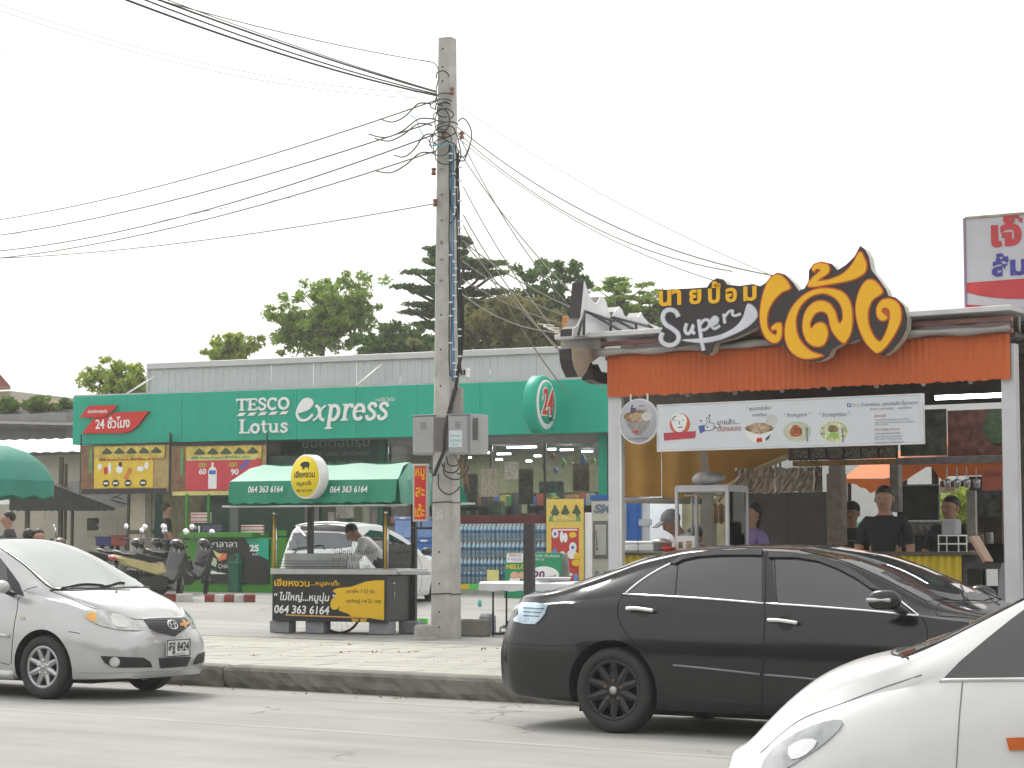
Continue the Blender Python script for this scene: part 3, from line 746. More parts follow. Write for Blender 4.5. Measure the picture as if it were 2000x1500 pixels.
k = KR(493, 1081, 504, 1085); txt('บาท', k[0], k[1], k[2], k[3], -.005, WHITEP, kt); k = KR(490, 1054, 506, 1059); txt('เริ่มต้น', k[0], k[1], k[2], k[3], -.005, mat('print_dim_green', (.1, .3, .12), .5), kt)
for i, (poly, m_) in enumerate((([(390, 1090), (396, 1084), (404, 1086), (405, 1100), (396, 1104), (391, 1100)], mat('print_sky', (.08, .35, .7), .5)), ([(406, 1090), (414, 1087), (423, 1092), (424, 1108), (412, 1112), (406, 1102)], mat('print_mint', (.45, .6, .4), .5, var=.3, scale=40)),
 ([(391, 1104), (410, 1108), (420, 1116), (440, 1114), (443, 1120), (393, 1120)], mat('print_leaf', (.03, .2, .1), .5, var=.5, scale=30)), ([(416, 1074), (424, 1086), (436, 1080), (444, 1082), (442, 1092), (428, 1096)], mat('print_coral', (.75, .2, .08), .5, var=.4, scale=40)), ([(416, 1074), (426, 1080), (434, 1082), (428, 1090), (422, 1086)], mat('print_cream', (.7, .6, .25), .5)),
 ([(412, 1116), (425, 1112), (442, 1116), (442, 1121), (412, 1121)], WHITEP))):
 b = MB(); b.prism(kt.poly(poly), -.003 - i * .001, -.001 - i * .001); b.build('print', m_, kt)
b = MB(); b.prism(kt.poly([(422 + 22 + 22 * math.cos(a * .26), 1107 + 13 * math.sin(a * .26)) for a in range(24)]), -.0105, -.0095); b.build('logo_disc', mat('logo_black', (.01, .01, .01), .3), kt)
k = KR(427, 1102, 446, 1110); txt('CHA', k[0], k[1], k[2], k[3], -.011, WHITEP, kt, th=.002)
k = KR(376, 1022, 436, 1045); b = MB(); b.box(k[0], k[1], -.03, 0, k[2], k[3]); b.build('notice', mat('notice_black', (.02, .025, .03), .5), kt)
k = KR(396, 1026, 434, 1043, -.03); txt('FREE', k[0], k[1], k[2], k[3], -.031, mat('notice_blue', (.08, .1, .16), .5), kt, bold=.05)
k = KR(378, 1027, 384, 1033, -.03); txt('25', k[0], k[1], k[2], k[3], -.031, WHITEP, kt); b = MB(); b.prism(kt.poly([(387, 1027), (391, 1027), (390, 1042), (388, 1042)], -.03), -.034, -.031); b.build('print', WHITEP, kt)
b = MB(); b.box(q[0] - 0, q[1], .75, .8, kz, 3.2); b.build('kiosk_back', mat('kiosk_dark', (.02, .05, .035), .7), kt)
cart_m = mat('carton_red_white', (.62, .5, .45), .5)
def cartons(x0, y0, x1, y1, yy, lab, nx=7, nz=3):
 k = kt.rect(x0, y0, x1, y1, yy); t = thing('carton_stack', lab, 'cartons', kt, (k[0], yy, k[2]), 0, 'carton stacks on the kiosk'); 
 w_, h_ = (k[1] - k[0]) / nx, (k[3] - k[2]) / nz
 b = MB(); b.box(.002, w_ - .002, 0, .09, 0, h_ * .95, .004); b.cur = 1; b.box(.001, w_ - .001, -.001, .091, h_ * .3, h_ * .62)
 me = b.mesh('carton', [WHITEP, REDP])
 for i in range(nx):
  for j in range(nz): o = obj_from('carton', me, t); o.location = (i * w_, random.uniform(0, .01), j * h_)
cartons(372, 1001, 409, 1021, .2, 'red and white cartons stacked above the dark notice on the kiosk')
cartons(470, 1025, 512, 1045, .25, 'red and white cartons stacked at the right of the kiosk counter')
def onf(px, py):           # point of the forecourt seen at a pixel
 z = .4
 for _ in range(6): p = onz(px, py, z); z = gz(p.x, p.y)
 return V((p.x, p.y, z))
p = onf(466, 1157); F = Fr(p, 40); s_ = p.y / 4000
t = thing('litter_bin', 'dark green square litter bin with swing top in front of the drinks kiosk', 'bin', F)
BING = mat('bin_green', C('#0f5a45'), .4, var=.08)
def frustum(b, w0, w1, z0, z1):
 vs = [(sx * w / 2, sy * w / 2, z) for w, z in ((w0, z0), (w1, z1)) for sx, sy in ((-1, -1), (1, -1), (1, 1), (-1, 1))]
 return b.add(vs, [[3, 2, 1, 0], [4, 5, 6, 7], [0, 1, 5, 4], [1, 2, 6, 5], [2, 3, 7, 6], [3, 0, 4, 7]])
b = MB(); frustum(b, .33, .42, 0, .56); b.build('body', BING, t)
b = MB(); b.box(-.22, .22, -.22, .22, .56, .58, .008); b.v; frustum(b, .43, .3, .58, .78); b.build('lid', BING, t)
b = MB(); b.box(-.09, .09, -.2, -.18, .62, .74); b.build('flap', mat('bin_flap', C('#0b4636'), .4), t)
RW = [mat('kerb_red', (.24, .05, .04), .7, var=.3, stain=.4), mat('kerb_white', (.55, .53, .5), .7, var=.15, stain=.3)]
for (xa_, xb2, y, lab) in ((399, 495, 1175, 'red and white painted concrete wheel stop in front of the green bin'), (318, 367, 1173, 'red and white painted concrete wheel stop under the motorbike front wheel'), (215, 300, 1171, 'red and white painted concrete wheel stop hidden behind the silver car')):
 p, q = onf(xa_, y), onf(xb2, y + 2); F = Fr(p, math.degrees(math.atan2(-(q.y - p.y), q.x - p.x))); L = (q - p).length
 t = thing('wheel_stop', lab, 'wheel stop', F, (0, 0, 0), 0, 'painted wheel stops'); nseg = 5 if L > .7 else 2
 for i in range(nseg):
  b = MB(); b.box(L * i / nseg, L * (i + 1) / nseg - .001, 0, .15, -.02, .135, .015); b.build('painted_block', RW[i % 2 if nseg == 5 else i % 2], t)
# ================================================================ cars
def lut(tab, d=.05):
 xs_, ys_ = [t[0] for t in tab], [t[1] for t in tab]
 return lambda x: float(np.mean([np.interp(x + k * d, xs_, ys_) for k in (-1, -.5, 0, .5, 1)]))
GLS = mat('tinted_car_glass', (.012, .014, .016), .04, var=0, ior=1.9)
RUBT = mat('tyre_rubber', (.028, .028, .029), .7, var=.15, scale=8)
LAMP = mat('headlamp_lens', (.5, .52, .5), .08, var=.3, scale=14, ior=1.6, coat=.6)
WELL = mat('wheel_well', (.012, .012, .012), .9)
SEAM = mat('panel_gap', (.008, .008, .008), .7, var=0)
class Car:
 def __init__(s, f, T, stations, paint, wheels, R, arch, dens=70, cap=(1, 1), hw=.84, archw=.34):
  """T: tables zb w zs ws zr wr zt over x; wheels: list of x positions"""
  s.f = f; s.t = f; L = {k: lut(v) for k, v in T.items()}
  x0, x1 = stations
  X = []
  for i in range(dens + 1):
   t = i / dens; X.append(x0 + (x1 - x0) * ((.5 - .5 * math.cos(math.pi * t)) * .5 + t * .5))
  rings = []
  for x in X:
   g = {k: L[k](x) for k in L}; zb_, w, zs_, ws, zr, wr, zt = (g[k] for k in ('zb', 'w', 'zs', 'ws', 'zr', 'wr', 'zt'))
   P = [(0, zb_), (.5 * w, zb_), (.8 * w, zb_), (.93 * w, zb_ + .01)]
   for j in range(11):
    t = j / 10; z = zb_ + .04 + (zs_ - zb_ - .04) * t
    if t < .45: y = w - .035 * ((.45 - t) / .45) ** 2
    else: q = (t - .45) / .55; y = w - (w - ws) * (q ** 2.2)
    P.append((y, z))
   for j in range(1, 9):
    t = j / 8; y = (ws - .012) + (wr - ws + .012) * t + .018 * math.sin(math.pi * t) * (1 if zr - zs_ > .1 else 0)
    P.append((y, zs_ + (zr - zs_) * t))
   for j in range(1, 11):
    th = math.pi / 2 * j / 10
    P.append((wr * math.cos(th) ** .75 if j < 10 else 0, zr + (zt - zr) * math.sin(th) ** .9))
   rings.append((x, P))
  nh = len(rings[0][1]); N = 2 * nh - 2
  def full(x, P, dx=lambda y, z: 0):
   out = [V((x + dx(y, z), -y, z)) for y, z in P]
   out += [V((x + dx(y, z), y, z)) for y, z in P[-2:0:-1]]
   return out
  vs = []
  s.tz, s.tf = T.get('_tuck', ((0, 0), (0, 0)))if False else (None, None)
  for x, P in rings: vs += full(x, P, s.curve(x, x0, x1))
  fs = [[i * N + k, (i + 1) * N + k, (i + 1) * N + (k + 1) % N, i * N + (k + 1) % N] for i in range(len(rings) - 1) for k in range(N)]
  for e, (idx, sg) in enumerate(((0, -1), (len(rings) - 1, 1))):
   cf = s.curve(X[idx], x0, x1); base = idx * N; prev = list(range(base, base + N)); zc = sum(vs[i].z for i in prev) / N; bx = [vs[i].copy() for i in prev]
   for r_, dx in ((.93, .018), (.8, .032), (.5, .045), (.15, .05)):
    n0 = len(vs)
    for q in bx:
     z_ = zc + (q.z - zc) * r_; vs.append(V((X[idx] + cf(q.y * r_, z_) + sg * dx * cap[e], q.y * r_, z_)))
    cur = list(range(n0, n0 + N))
    for k in range(N):
     a, b_, c_, d_ = prev[k], prev[(k + 1) % N], cur[(k + 1) % N], cur[k]
     fs.append([a, b_, c_, d_] if sg > 0 else [d_, c_, b_, a])
    prev = cur
   fs.append(prev[::-1] if sg < 0 else prev)
  mb = MB(); mb.smooth = True; mb.add(vs, fs)
  me = mb.mesh('body', [paint, WELL])
  bm = bmesh.new(); bm.from_mesh(me); bmesh.ops.recalc_face_normals(bm, faces=bm.faces); bm.to_mesh(me); bm.free()
  o = bpy.data.objects.new('body', me); COL.objects.link(o)
  cuts = []
  for wx, wz in wheels:
   for sg in (-1, 1):
    c_ = MB(); c_.cur = 1; c_.smooth = True
    c_.lathe([(arch, 0), (arch, archw)], 40, 'y', (wx, -hw - .1 if sg < 0 else hw + .1 - archw, wz))
    cm = c_.mesh('cut', [paint, WELL]); co = bpy.data.objects.new('cut', cm); COL.objects.link(co); cuts.append(co)
    bmc = bmesh.new(); bmc.from_mesh(cm); bmesh.ops.recalc_face_normals(bmc, faces=bmc.faces); bmc.to_mesh(cm); bmc.free()
    md = o.modifiers.new('b', 'BOOLEAN'); md.operation = 'DIFFERENCE'; md.solver = 'EXACT'; md.object = co
  bpy.context.view_layer.update()
  me2 = bpy.data.meshes.new_from_object(o.evaluated_get(bpy.context.evaluated_depsgraph_get()))
  me2.name = 'body'
  o.modifiers.clear(); o.data = me2
  for co in cuts: bpy.data.objects.remove(co)
  me2.set_sharp_from_angle(angle=rad(35))
  o.parent = f.o; s.body = o
  s.bvh = BVHTree.FromPolygons([v.co for v in me2.vertices], [list(p.vertices) for p in me2.polygons])
 def curve(s, x, x0, x1):
  L = s.bow if hasattr(s, 'bow') else (.16, .14)
  def f(y, z):
   tf = max(0, (x - (x1 - .5)) / .5); tr = max(0, ((x0 + .4) - x) / .4)
   return (-L[0] * (y / .8) ** 2 - s.lean[0] * max(0, z - s.lean[2])) * tf * tf + (L[1] * (y / .8) ** 2 + s.lean[1] * max(0, z - s.lean[3])) * tr * tr
  return f
 lean = (.35, .2, .5, .6)
 def cast(s, a, b, proj):
  if proj == 'px':
   o = s.f.I @ CAMP; d = (s.f.I.to_3x3() @ ray(a, b)).normalized()
  elif proj == 'side': o, d = V((a, -5, b)), V((0, 1, 0))
  elif proj == 'far': o, d = V((a, 5, b)), V((0, -1, 0))
  elif proj == 'top': o, d = V((a, b, 5)), V((0, 0, -1))
  elif proj == 'front': o, d = V((6, a, b)), V((-1, 0, 0))
  elif proj == 'rear': o, d = V((-6, a, b)), V((1, 0, 0))
  h, n, i, ds = s.bvh.ray_cast(o, d)
  if h is None:
   t = (V((0, 0, .7)) - o).dot(d); h, n, i, ds = s.bvh.find_nearest(o + d * t)
  if n.dot(d) > 0: n = -n
  return h, n
 def patch(s, poly, m, name='panel', proj='px', k=None, off=.005, step=None, par=None, mirror=False, label=None, smooth=0, th=True):
  if k: poly = [(k[0] + p[0] * k[2], k[1] + p[1] * k[2]) for p in poly]
  if smooth: poly = smooth_path(poly, smooth, True)
  step = step or (14 if proj == 'px' else .06)
  P = [V(p) for p in poly]; n = len(P)
  Q = []
  for i in range(n):
   a, b = P[i], P[(i + 1) % n]; kk = max(1, int((b - a).length / step))
   for j in range(kk): Q.append(a.lerp(b, j / kk))
  m_ = len(Q); E = [(i, (i + 1) % m_) for i in range(m_)]
  x0, x1 = min(p.x for p in P), max(p.x for p in P); y0, y1 = min(p.y for p in P), max(p.y for p in P)
  inner = []
  def inside(p):
   c = False
   for i in range(m_):
    a, b = Q[i], Q[i - 1]
    if (a.y > p.y) != (b.y > p.y) and p.x < (b.x - a.x) * (p.y - a.y) / (b.y - a.y) + a.x: c = not c
   return c
  xx = x0 + step * .7
  while xx < x1:
   yy = y0 + step * .7
   while yy < y1:
    p = V((xx, yy))
    if inside(p) and min((p - q).length for q in Q) > step * .35: inner.append(p)
    yy += step
   xx += step
  r = delaunay_2d_cdt(Q + inner, E, [], 1, 1e-7)
  vv, ff = r[0], r[2]
  pts = []; low = []
  for p in vv:
   h, nn = s.cast(p.x, p.y, proj); pts.append(h + nn * off); low.append(h - nn * .003)
  K = len(pts); fs = []
  cnt = {}
  for f_ in ff:
   f_ = list(f_); fs.append(f_)
   for i in range(len(f_)): cnt[(f_[i], f_[(i + 1) % len(f_)])] = 1
  sd = [(a, b) for (a, b) in cnt if (b, a) not in cnt]
  fs2 = fs + [[a, b, b + K, a + K] for a, b in sd]
  mb = MB(); mb.smooth = True; mb.add(pts + low, fs2)
  o = mb.build(name, m, par or s.f.o)
  bm = bmesh.new(); bm.from_mesh(o.data); bmesh.ops.recalc_face_normals(bm, faces=bm.faces)
  bm.to_mesh(o.data); bm.free()
  h, nn = s.cast(vv[ff[0][0]].x, vv[ff[0][0]].y, proj)
  if len(o.data.polygons) and sum(pl.normal.dot(nn) for pl in list(o.data.polygons)[:1]) < 0: o.data.flip_normals()
  o.data.set_sharp_from_angle(angle=rad(40))
  if label: o['label'] = label
  if mirror:
   q = MB(); q.smooth = True; q.add([(p[0], -p[1], p[2]) for p in pts + low], [f_[::-1] for f_ in fs2]); o2 = q.build(name, m, par or s.f.o); o2.data.set_sharp_from_angle(angle=rad(40))
  return o
 def line(s, pts, r, m, name='trim', proj='px', k=None, mirror=False, sub=5, lift=0, par=None, n=6):
  if k: pts = [(k[0] + p[0] * k[2], k[1] + p[1] * k[2]) for p in pts]
  if sub > 1: pts = smooth_path(pts, sub)
  P = []
  for a, b in pts:
   h, nn = s.cast(a, b, proj); P.append(h + nn * lift)
  b = MB(); b.tube(P, r, n); o = b.build(name, m, par or s.f.o)
  if mirror: b = MB(); b.tube([(p.x, -p.y, p.z) for p in P], r, n); b.build(name, m, par or s.f.o)
  return o
def wheel(parent, c, R, w, rimm, spokes=8, rimr=.66, side=-1, steer=0, nuts=None, cap=None, style='v'):
 """a wheel with its own tyre and rim; side -1 shows its face towards local -Y"""
 o = bpy.data.objects.new('wheel', None); COL.objects.link(o); o.parent = parent.o if isinstance(parent, Fr) else parent
 KIDS.setdefault(o.parent.name, []).append(o)
 o.location = c; o.rotation_euler = (0, 0, rad(steer) + (0 if side < 0 else math.pi)); o.empty_display_size = .1
 r_ = R * rimr; h = w / 2
 b = MB(); prof = [(r_, -h * .8), (r_ + (R - r_) * .25, -h), (r_ + (R - r_) * .7, -h * .98), (R - .012, -h * .82), (R, -h * .6), (R, -h * .3), (R - .008, -h * .28), (R - .008, -h * .2), (R, -h * .18), (R, h * .18), (R - .008, h * .2), (R - .008, h * .28), (R, h * .3), (R, h * .6), (R - .012, h * .82), (r_ + (R - r_) * .3, h), (r_, h * .8)]
 b.lathe(prof, 48, 'y', closed=True); b.build('tyre', RUBT, o)
 b = MB(); b.lathe([(r_ + .004, -h * .82), (r_ - .008, -h * .86), (r_ - .022, -h * .78), (r_ - .03, -h * .2), (r_ - .03, h * .7), (r_ + .002, h * .7)], 40, 'y', closed=True)
 cut = [];
 for i in range(spokes):
  a0 = 2 * math.pi * (i + .5) / spokes
  for sg in ((-1, 1) if style == 'v' else (0,)):
   wi, wo = (.30, .12) if style == 'v' else (.34, .2)
   a1 = a0 + sg * math.pi / spokes * .5
   p = []
   for t in (0, .35, .7, 1):
    rr = r_ * .2 + (r_ * .93 - r_ * .2) * t; ww = r_ * (wi + (wo - wi) * t) * (1 if style != 'v' else .55) ; aa = a0 + (a1 - a0) * t
    d = V((math.cos(aa), math.sin(aa))); e = V((-d.y, d.x)); yy = -h * (.62 + .18 * t)
    p.append((d * rr - e * ww / 2, d * rr + e * ww / 2, yy))
   vs = []
   for (l_, q_, yy) in p:
    m2 = (l_ + q_) / 2
    vs += [(l_.x, yy + .006, l_.y), (m2.x, yy - .008, m2.y), (q_.x, yy + .006, q_.y), (q_.x, yy + .035, q_.y), (l_.x, yy + .035, l_.y)]
   b.add(vs, [[j * 5 + q2, j * 5 + (q2 + 1) % 5, (j + 1) * 5 + (q2 + 1) % 5, (j + 1) * 5 + q2] for j in range(3) for q2 in range(5)])
 b.lathe([(r_ * .26, -h * .3), (r_ * .27, -h * .58), (r_ * .2, -h * .74), (0.001, -h * .76)], 24, 'y')
 ob = b.build('rim', rimm, o)
 bm = bmesh.new(); bm.from_mesh(ob.data); bmesh.ops.recalc_face_normals(bm, faces=bm.faces); bm.to_mesh(ob.data); bm.free(); ob.data.set_sharp_from_angle(angle=rad(35))
 b = MB(); b.lathe([(r_ * .86, -h * .05), (.02, -h * .05)], 28, 'y'); b.build('brake_disc', mat('brake_disc', (.12, .11, .1), .5, .6), o)
 for i in range(5):
  a = 2 * math.pi * i / 5 + .3; b = MB(); b.lathe([(.012, -h * .6), (.012, -h * .8), (.006, -h * .82)], 8, 'y', (r_ * .32 * math.cos(a), 0, r_ * .32 * math.sin(a))); b.build('wheel_nut', nuts or CHROME, o)
 b = MB(); b.lathe([(r_ * .14, -h * .74), (r_ * .13, -h * .84), (.001, -h * .86)], 20, 'y'); b.build('centre_cap', cap or rimm, o)
 return o
def mirror_px(car, c, sz, m, lab=None, yoff=-.92, arm=None, name='side_mirror'):
 q = car.f.l(c[0], c[1], yoff); b = MB(); b.ball(q, (sz[0], sz[1], sz[2]), 18, 12)
 b.v = [(p[0], p[1], p[2]) for p in b.v]
 o = b.build(name, m, car.f.o)
 h, nn = car.cast(arm[0], arm[1], 'px') if arm else (None, None)
 if h is not None: b2 = MB(); b2.tube([h, q + V((0, .04, -sz[2] * .6))], .022, 8); b2.build('mirror_arm', BLACK, car.f.o)
 b3 = MB(); b3.ball((q.x, -q.y, q.z), sz, 14, 10); b3.build(name, m, car.f.o)
 return o, q
a_ = rad(31); vv_ = V((math.sin(a_), math.cos(a_), 0)); Pw = V((.74, 15.0, 0))
CB = thing('parked_car', 'black four door saloon with dark wheels and chrome window trim by the kerb', 'car', Fr(Pw + .80 * vv_, 31))
BPAINT = mat('black_car_paint', (.009, .009, .011), .13, var=.1, coat=.3, ior=1.45)
TB = dict(
 zb=[(-1.2, .34), (-.9, .23), (-.3, .2), (.5, .17), (2.2, .17), (2.9, .2), (3.5, .22)],
 w=[(-1.1, .70), (-.95, .76), (-.7, .81), (-.3, .845), (.5, .85), (2.2, .85), (2.8, .84), (3.2, .78), (3.45, .62)],
 zs=[(-1.1, .86), (-.9, .90), (-.4, .93), (.1, .95), (1.2, .93), (2.2, .895), (2.7, .84), (3.2, .73), (3.45, .62)],
 ws=[(-1.1, .60), (-.9, .70), (-.4, .765), (.3, .79), (2.2, .79), (2.8, .74), (3.2, .66), (3.45, .5)],
 zr=[(-1.1, .93), (-.9, .955), (-.7, .965), (-.5, .99), (-.2, 1.08), (.1, 1.19), (.45, 1.285), (.9, 1.315), (1.3, 1.295), (1.7, 1.215), (2.0, 1.09), (2.2, .99), (2.36, .925), (2.7, .875), (3.2, .77), (3.45, .66)],
 wr=[(-1.1, .50), (-.9, .62), (-.7, .68), (-.4, .67), (0, .60), (.45, .56), (1.3, .56), (1.7, .585), (2.0, .63), (2.3, .70), (2.6, .68), (3.2, .58), (3.45, .45)],
 zt=[(-1.15, .99), (-1.0, 1.01), (-.75, 1.025), (-.55, 1.07), (-.2, 1.20), (.1, 1.30), (.45, 1.355), (.9, 1.37), (1.3, 1.36), (1.7, 1.295), (2.0, 1.195), (2.3, 1.055), (2.5, .965), (2.75, .91), (3.2, .81), (3.45, .70)])
Car.lean = (.3, .25, .45, .55)
car = Car(CB, TB, (-1.13, 3.45), BPAINT, ((0, .31), (2.6, .31)), .31, .365, hw=.85)
Z8 = (960, 1020, .3); ZA = (1400, 1020, .32)
GB = car.patch([(885, 463), (960, 402), (1060, 335), (1175, 277), (1250, 240), (1340, 222), (1480, 212), (1640, 205), (1762, 203), (1760, 522), (1500, 505), (1200, 484)], GLS, 'rear_door_glass', k=Z8, off=.003, mirror=True)
car.patch([(340, 215), (480, 222), (620, 248), (740, 292), (850, 355), (945, 420), (1050, 495), (1120, 552), (900, 536), (360, 492)], GLS, 'front_door_glass', k=ZA, off=.003, mirror=True)
VIS = mat('smoked_visor', (.03, .03, .033), .15, coat=.5)
car.patch([(1170, 272), (1250, 222), (1340, 200), (1480, 188), (1640, 183), (1766, 182), (1762, 222), (1640, 220), (1480, 222), (1340, 232), (1250, 252), (1200, 278)], VIS, 'weather_visor', k=Z8, off=.02)
car.patch([(318, 188), (480, 194), (620, 212), (740, 250), (850, 310), (950, 385), (1000, 425), (940, 410), (845, 345), (735, 288), (620, 244), (480, 222), (320, 222)], VIS, 'weather_visor', k=ZA, off=.02)
for a, b_ in (((858, 469), (1773, 531)),): car.line([a, (1200, 488), (1500, 508), b_], .0085, CHROME, 'chrome_trim', k=Z8, sub=3, lift=.004)
car.line([(300, 497), (600, 517), (900, 541), (1232, 573)], .0085, CHROME, 'chrome_trim', k=ZA, sub=3, lift=.004)
car.line([(875, 464), (955, 398), (1055, 331), (1172, 270)], .010, CHROME, 'chrome_trim', k=Z8, sub=4, lift=.004)
car.line([(1072, 440), (1150, 505), (1230, 570)], .008, CHROME, 'chrome_trim', k=ZA, sub=3, lift=.004)
car.line([(1213, 275), (1205, 380), (1196, 484)], .006, BLACK, 'window_divider', k=Z8, sub=3, lift=.003)
car.line([(352, 225), (358, 360), (366, 490)], .006, BLACK, 'window_divider', k=ZA, sub=3, lift=.003)
for pts in ([(857, 470), (830, 520), (820, 590), (842, 665), (895, 745), (975, 825), (1030, 885)], [(1786, 182), (1780, 530), (1772, 780), (1766, 985), (1758, 1190)]):
 car.line(pts, .004, SEAM, 'door_seam', k=Z8, sub=6)
car.line([(1242, 575), (1275, 615), (1286, 700), (1290, 900), (1270, 1100)], .004, SEAM, 'door_seam', k=ZA, sub=5)
car.line([(225, 463), (330, 458), (420, 440), (470, 414)], .004, SEAM, 'boot_lid_seam', k=Z8)
car.line([(105, 790), (250, 798), (420, 803), (560, 805)], .003, SEAM, 'bumper_seam', k=Z8)
car.line([(1185, 932), (1245, 936), (1500, 962), (1750, 990)], .009, mat('door_moulding', (.2, .2, .21), .25, .5), 'door_moulding', k=Z8, sub=3, lift=.006)
car.line([(290, 930), (500, 948), (700, 968), (980, 990)], .009, MATS['door_moulding'], 'door_moulding', k=ZA, sub=3, lift=.006)
car.line([(1150, 1150), (1400, 1168), (1760, 1195)], .004, SEAM, 'sill_seam', k=Z8, sub=3)
for K, cup, hd in ((Z8, [(940, 565), (950, 540), (985, 535), (1020, 545), (1035, 570), (1025, 600), (990, 620), (955, 605)], [(890, 572), (960, 570), (1065, 583)]), (ZA, [(375, 600), (390, 575), (420, 570), (455, 580), (468, 610), (455, 650), (420, 662), (385, 645)], [(322, 603), (400, 606), (503, 621)])):
 car.patch(cup, mat('handle_recess', (.006, .006, .006), .3), 'handle_recess', k=K, off=.002, smooth=2)
 car.line(hd, .0155, CHROME, 'door_handle', k=K, lift=.032, n=8)
TL = car.patch([(158, 560), (200, 528), (290, 528), (372, 538), (350, 600), (318, 640), (286, 665), (210, 662), (152, 648)], mat('clear_tail_lamp', (.42, .55, .66), .08, var=.5, scale=9, coat=1, ior=1.6), 'tail_lamp', k=Z8, off=.012, mirror=True)
for zz in (560, 585, 610): car.line([(215, zz), (290, zz + 3), (345 - (zz - 560) * .6, zz + 6)], .004, mat('lamp_rib', (.1, .16, .25), .2), 'lamp_rib', k=Z8, lift=.014, par=TL, sub=2)
car.patch([(-.5, -.48), (-.35, -.53), (-.05, -.56), (.22, -.5), (.27, 0), (.22, .5), (-.05, .56), (-.35, .53), (-.5, .48), (-.56, 0)], GLS, 'rear_window', 'top', step=.1)
car.patch([(1.34, -.5), (1.62, -.545), (2.0, -.6), (2.33, -.665), (2.45, -.4), (2.5, 0), (2.45, .4), (2.33, .665), (2.0, .6), (1.62, .545), (1.34, .5), (1.37, 0)], mat('windscreen_glass', (.03, .033, .035), .03, var=0, ior=1.7), 'windscreen', 'top', step=.1, off=.006)
car.line([(3.05, -.62), (2.6, -.7), (2.4, -.705), (2.5, -.35), (2.54, 0), (2.5, .35), (2.4, .705), (2.6, .7), (3.05, .62)], .004, SEAM, 'bonnet_seam', 'top')
for (a, b_) in (((2.5, -.35), (2.3, .1)), ((2.54, .25), (2.32, .55))): car.line([a, b_], .008, BLACK, 'wiper', 'top', lift=.02, sub=2)
car.patch([(-.6, .55), (.6, .55), (.6, .68), (-.6, .68)], LAMP, 'headlamp_bar', 'front', off=.004) if False else None
for sy in (-1, 1): car.patch([(sy * .36, .56), (sy * .62, .6), (sy * .72, .68), (sy * .4, .66)], LAMP, 'headlamp', 'front', off=.006)
car.patch([(-.3, .5), (.3, .5), (.34, .64), (-.34, .64)], mat('grille_black', (.02, .02, .02), .4), 'grille', 'front', off=.004)
q = CB.l(1727, 1172, -1.0); b = MB(); b.ball(q, (.12, .07, .075), 20, 12)
b.v = [(q.x + (p[0] - q.x), p[1], q.z + max(-.062, min(.066, p[2] - q.z))) for p in b.v]; mo = b.build('side_mirror', BPAINT, CB)
b = MB(); b.box(q.x - .105, q.x + .07, q.y - .073, q.y - .05, q.z - .012, q.z + .014, .01); b.build('mirror_indicator', mat('mirror_lens', (.5, .5, .5), .15, .3), mo)
b = MB(); h, nn = car.cast(1752, 1190, 'px'); b.tube([q + V((.05, .03, -.03)), q + V((.1, .1, -.08)), h], .028, 8); b.build('mirror_arm', BLACK, CB)
b = MB(); b.ball((q.x, -q.y, q.z), (.12, .07, .07), 16, 10); b.build('side_mirror', BPAINT, CB)
DRIM = mat('dark_rim', (.035, .036, .04), .38, .5)
for wx in (0, 2.6):
 for sd_ in (-1, 1): wheel(CB, (wx, sd_ * .735, .31), .31, .2, DRIM, 10, .70, sd_, nuts=mat('rusty_nut', (.2, .1, .05), .5, .5), cap=STEEL, style='s')
b = MB(); b.box(-.4, 3.0, -.6, .6, .13, .22); b.build('underbody', WELL, CB)
a_ = rad(31); vv_ = V((math.sin(a_), math.cos(a_), 0)); Ys = 4000 * 1.34 / 292; Pw = V(((94 - 1000) / 4000 * Ys, Ys, 0))
CS = thing('parked_car', 'silver compact saloon', 'car', Fr(Pw + .72 * vv_, 31))
CS.o['label'] = 'silver compact saloon with alloy wheels and a butterfly sticker on its grille'
SPAINT = mat('silver_car_paint', (.51, .515, .525), .26, .35, var=.03, coat=.8)
TS = dict(
 zb=[(-3.4, .28), (-3, .2), (-2, .17), (.2, .17), (.55, .18), (.85, .19)],
 w=[(-3.2, .64), (-2.9, .74), (-2.4, .765), (-.3, .77), (.2, .765), (.5, .73), (.7, .66), (.85, .53)],
 zs=[(-3.2, .86), (-2.6, .92), (-1.5, .925), (-.6, .91), (-.1, .90), (.2, .85), (.5, .755), (.7, .66), (.85, .58)],
 ws=[(-3.2, .55), (-2.6, .68), (-1.5, .71), (-.5, .71), (0, .69), (.3, .65), (.6, .58), (.85, .42)],
 zr=[(-3.2, .92), (-2.8, .98), (-2.4, 1.12), (-2.0, 1.27), (-1.6, 1.35), (-1.1, 1.365), (-.8, 1.32), (-.5, 1.2), (-.25, 1.07), (-.02, .955), (.2, .885), (.5, .79), (.7, .69), (.85, .60)],
 wr=[(-3.2, .46), (-2.8, .58), (-2.0, .52), (-1.2, .51), (-.8, .53), (-.5, .565), (-.1, .64), (.3, .57), (.6, .48), (.85, .34)],
 zt=[(-3.2, .96), (-2.8, 1.02), (-2.4, 1.2), (-2.0, 1.35), (-1.6, 1.42), (-1.2, 1.435), (-.9, 1.415), (-.6, 1.315), (-.3, 1.175), (0, 1.025), (.12, .975), (.3, .93), (.55, .86), (.72, .79), (.85, .68)])
Car.lean = (.22, .2, .5, .55)
cs = Car(CS, TS, (-3.2, .85), SPAINT, ((0, .283), (-2.32, .283)), .283, .335, hw=.77)
Z2 = (0, 1000, .28)
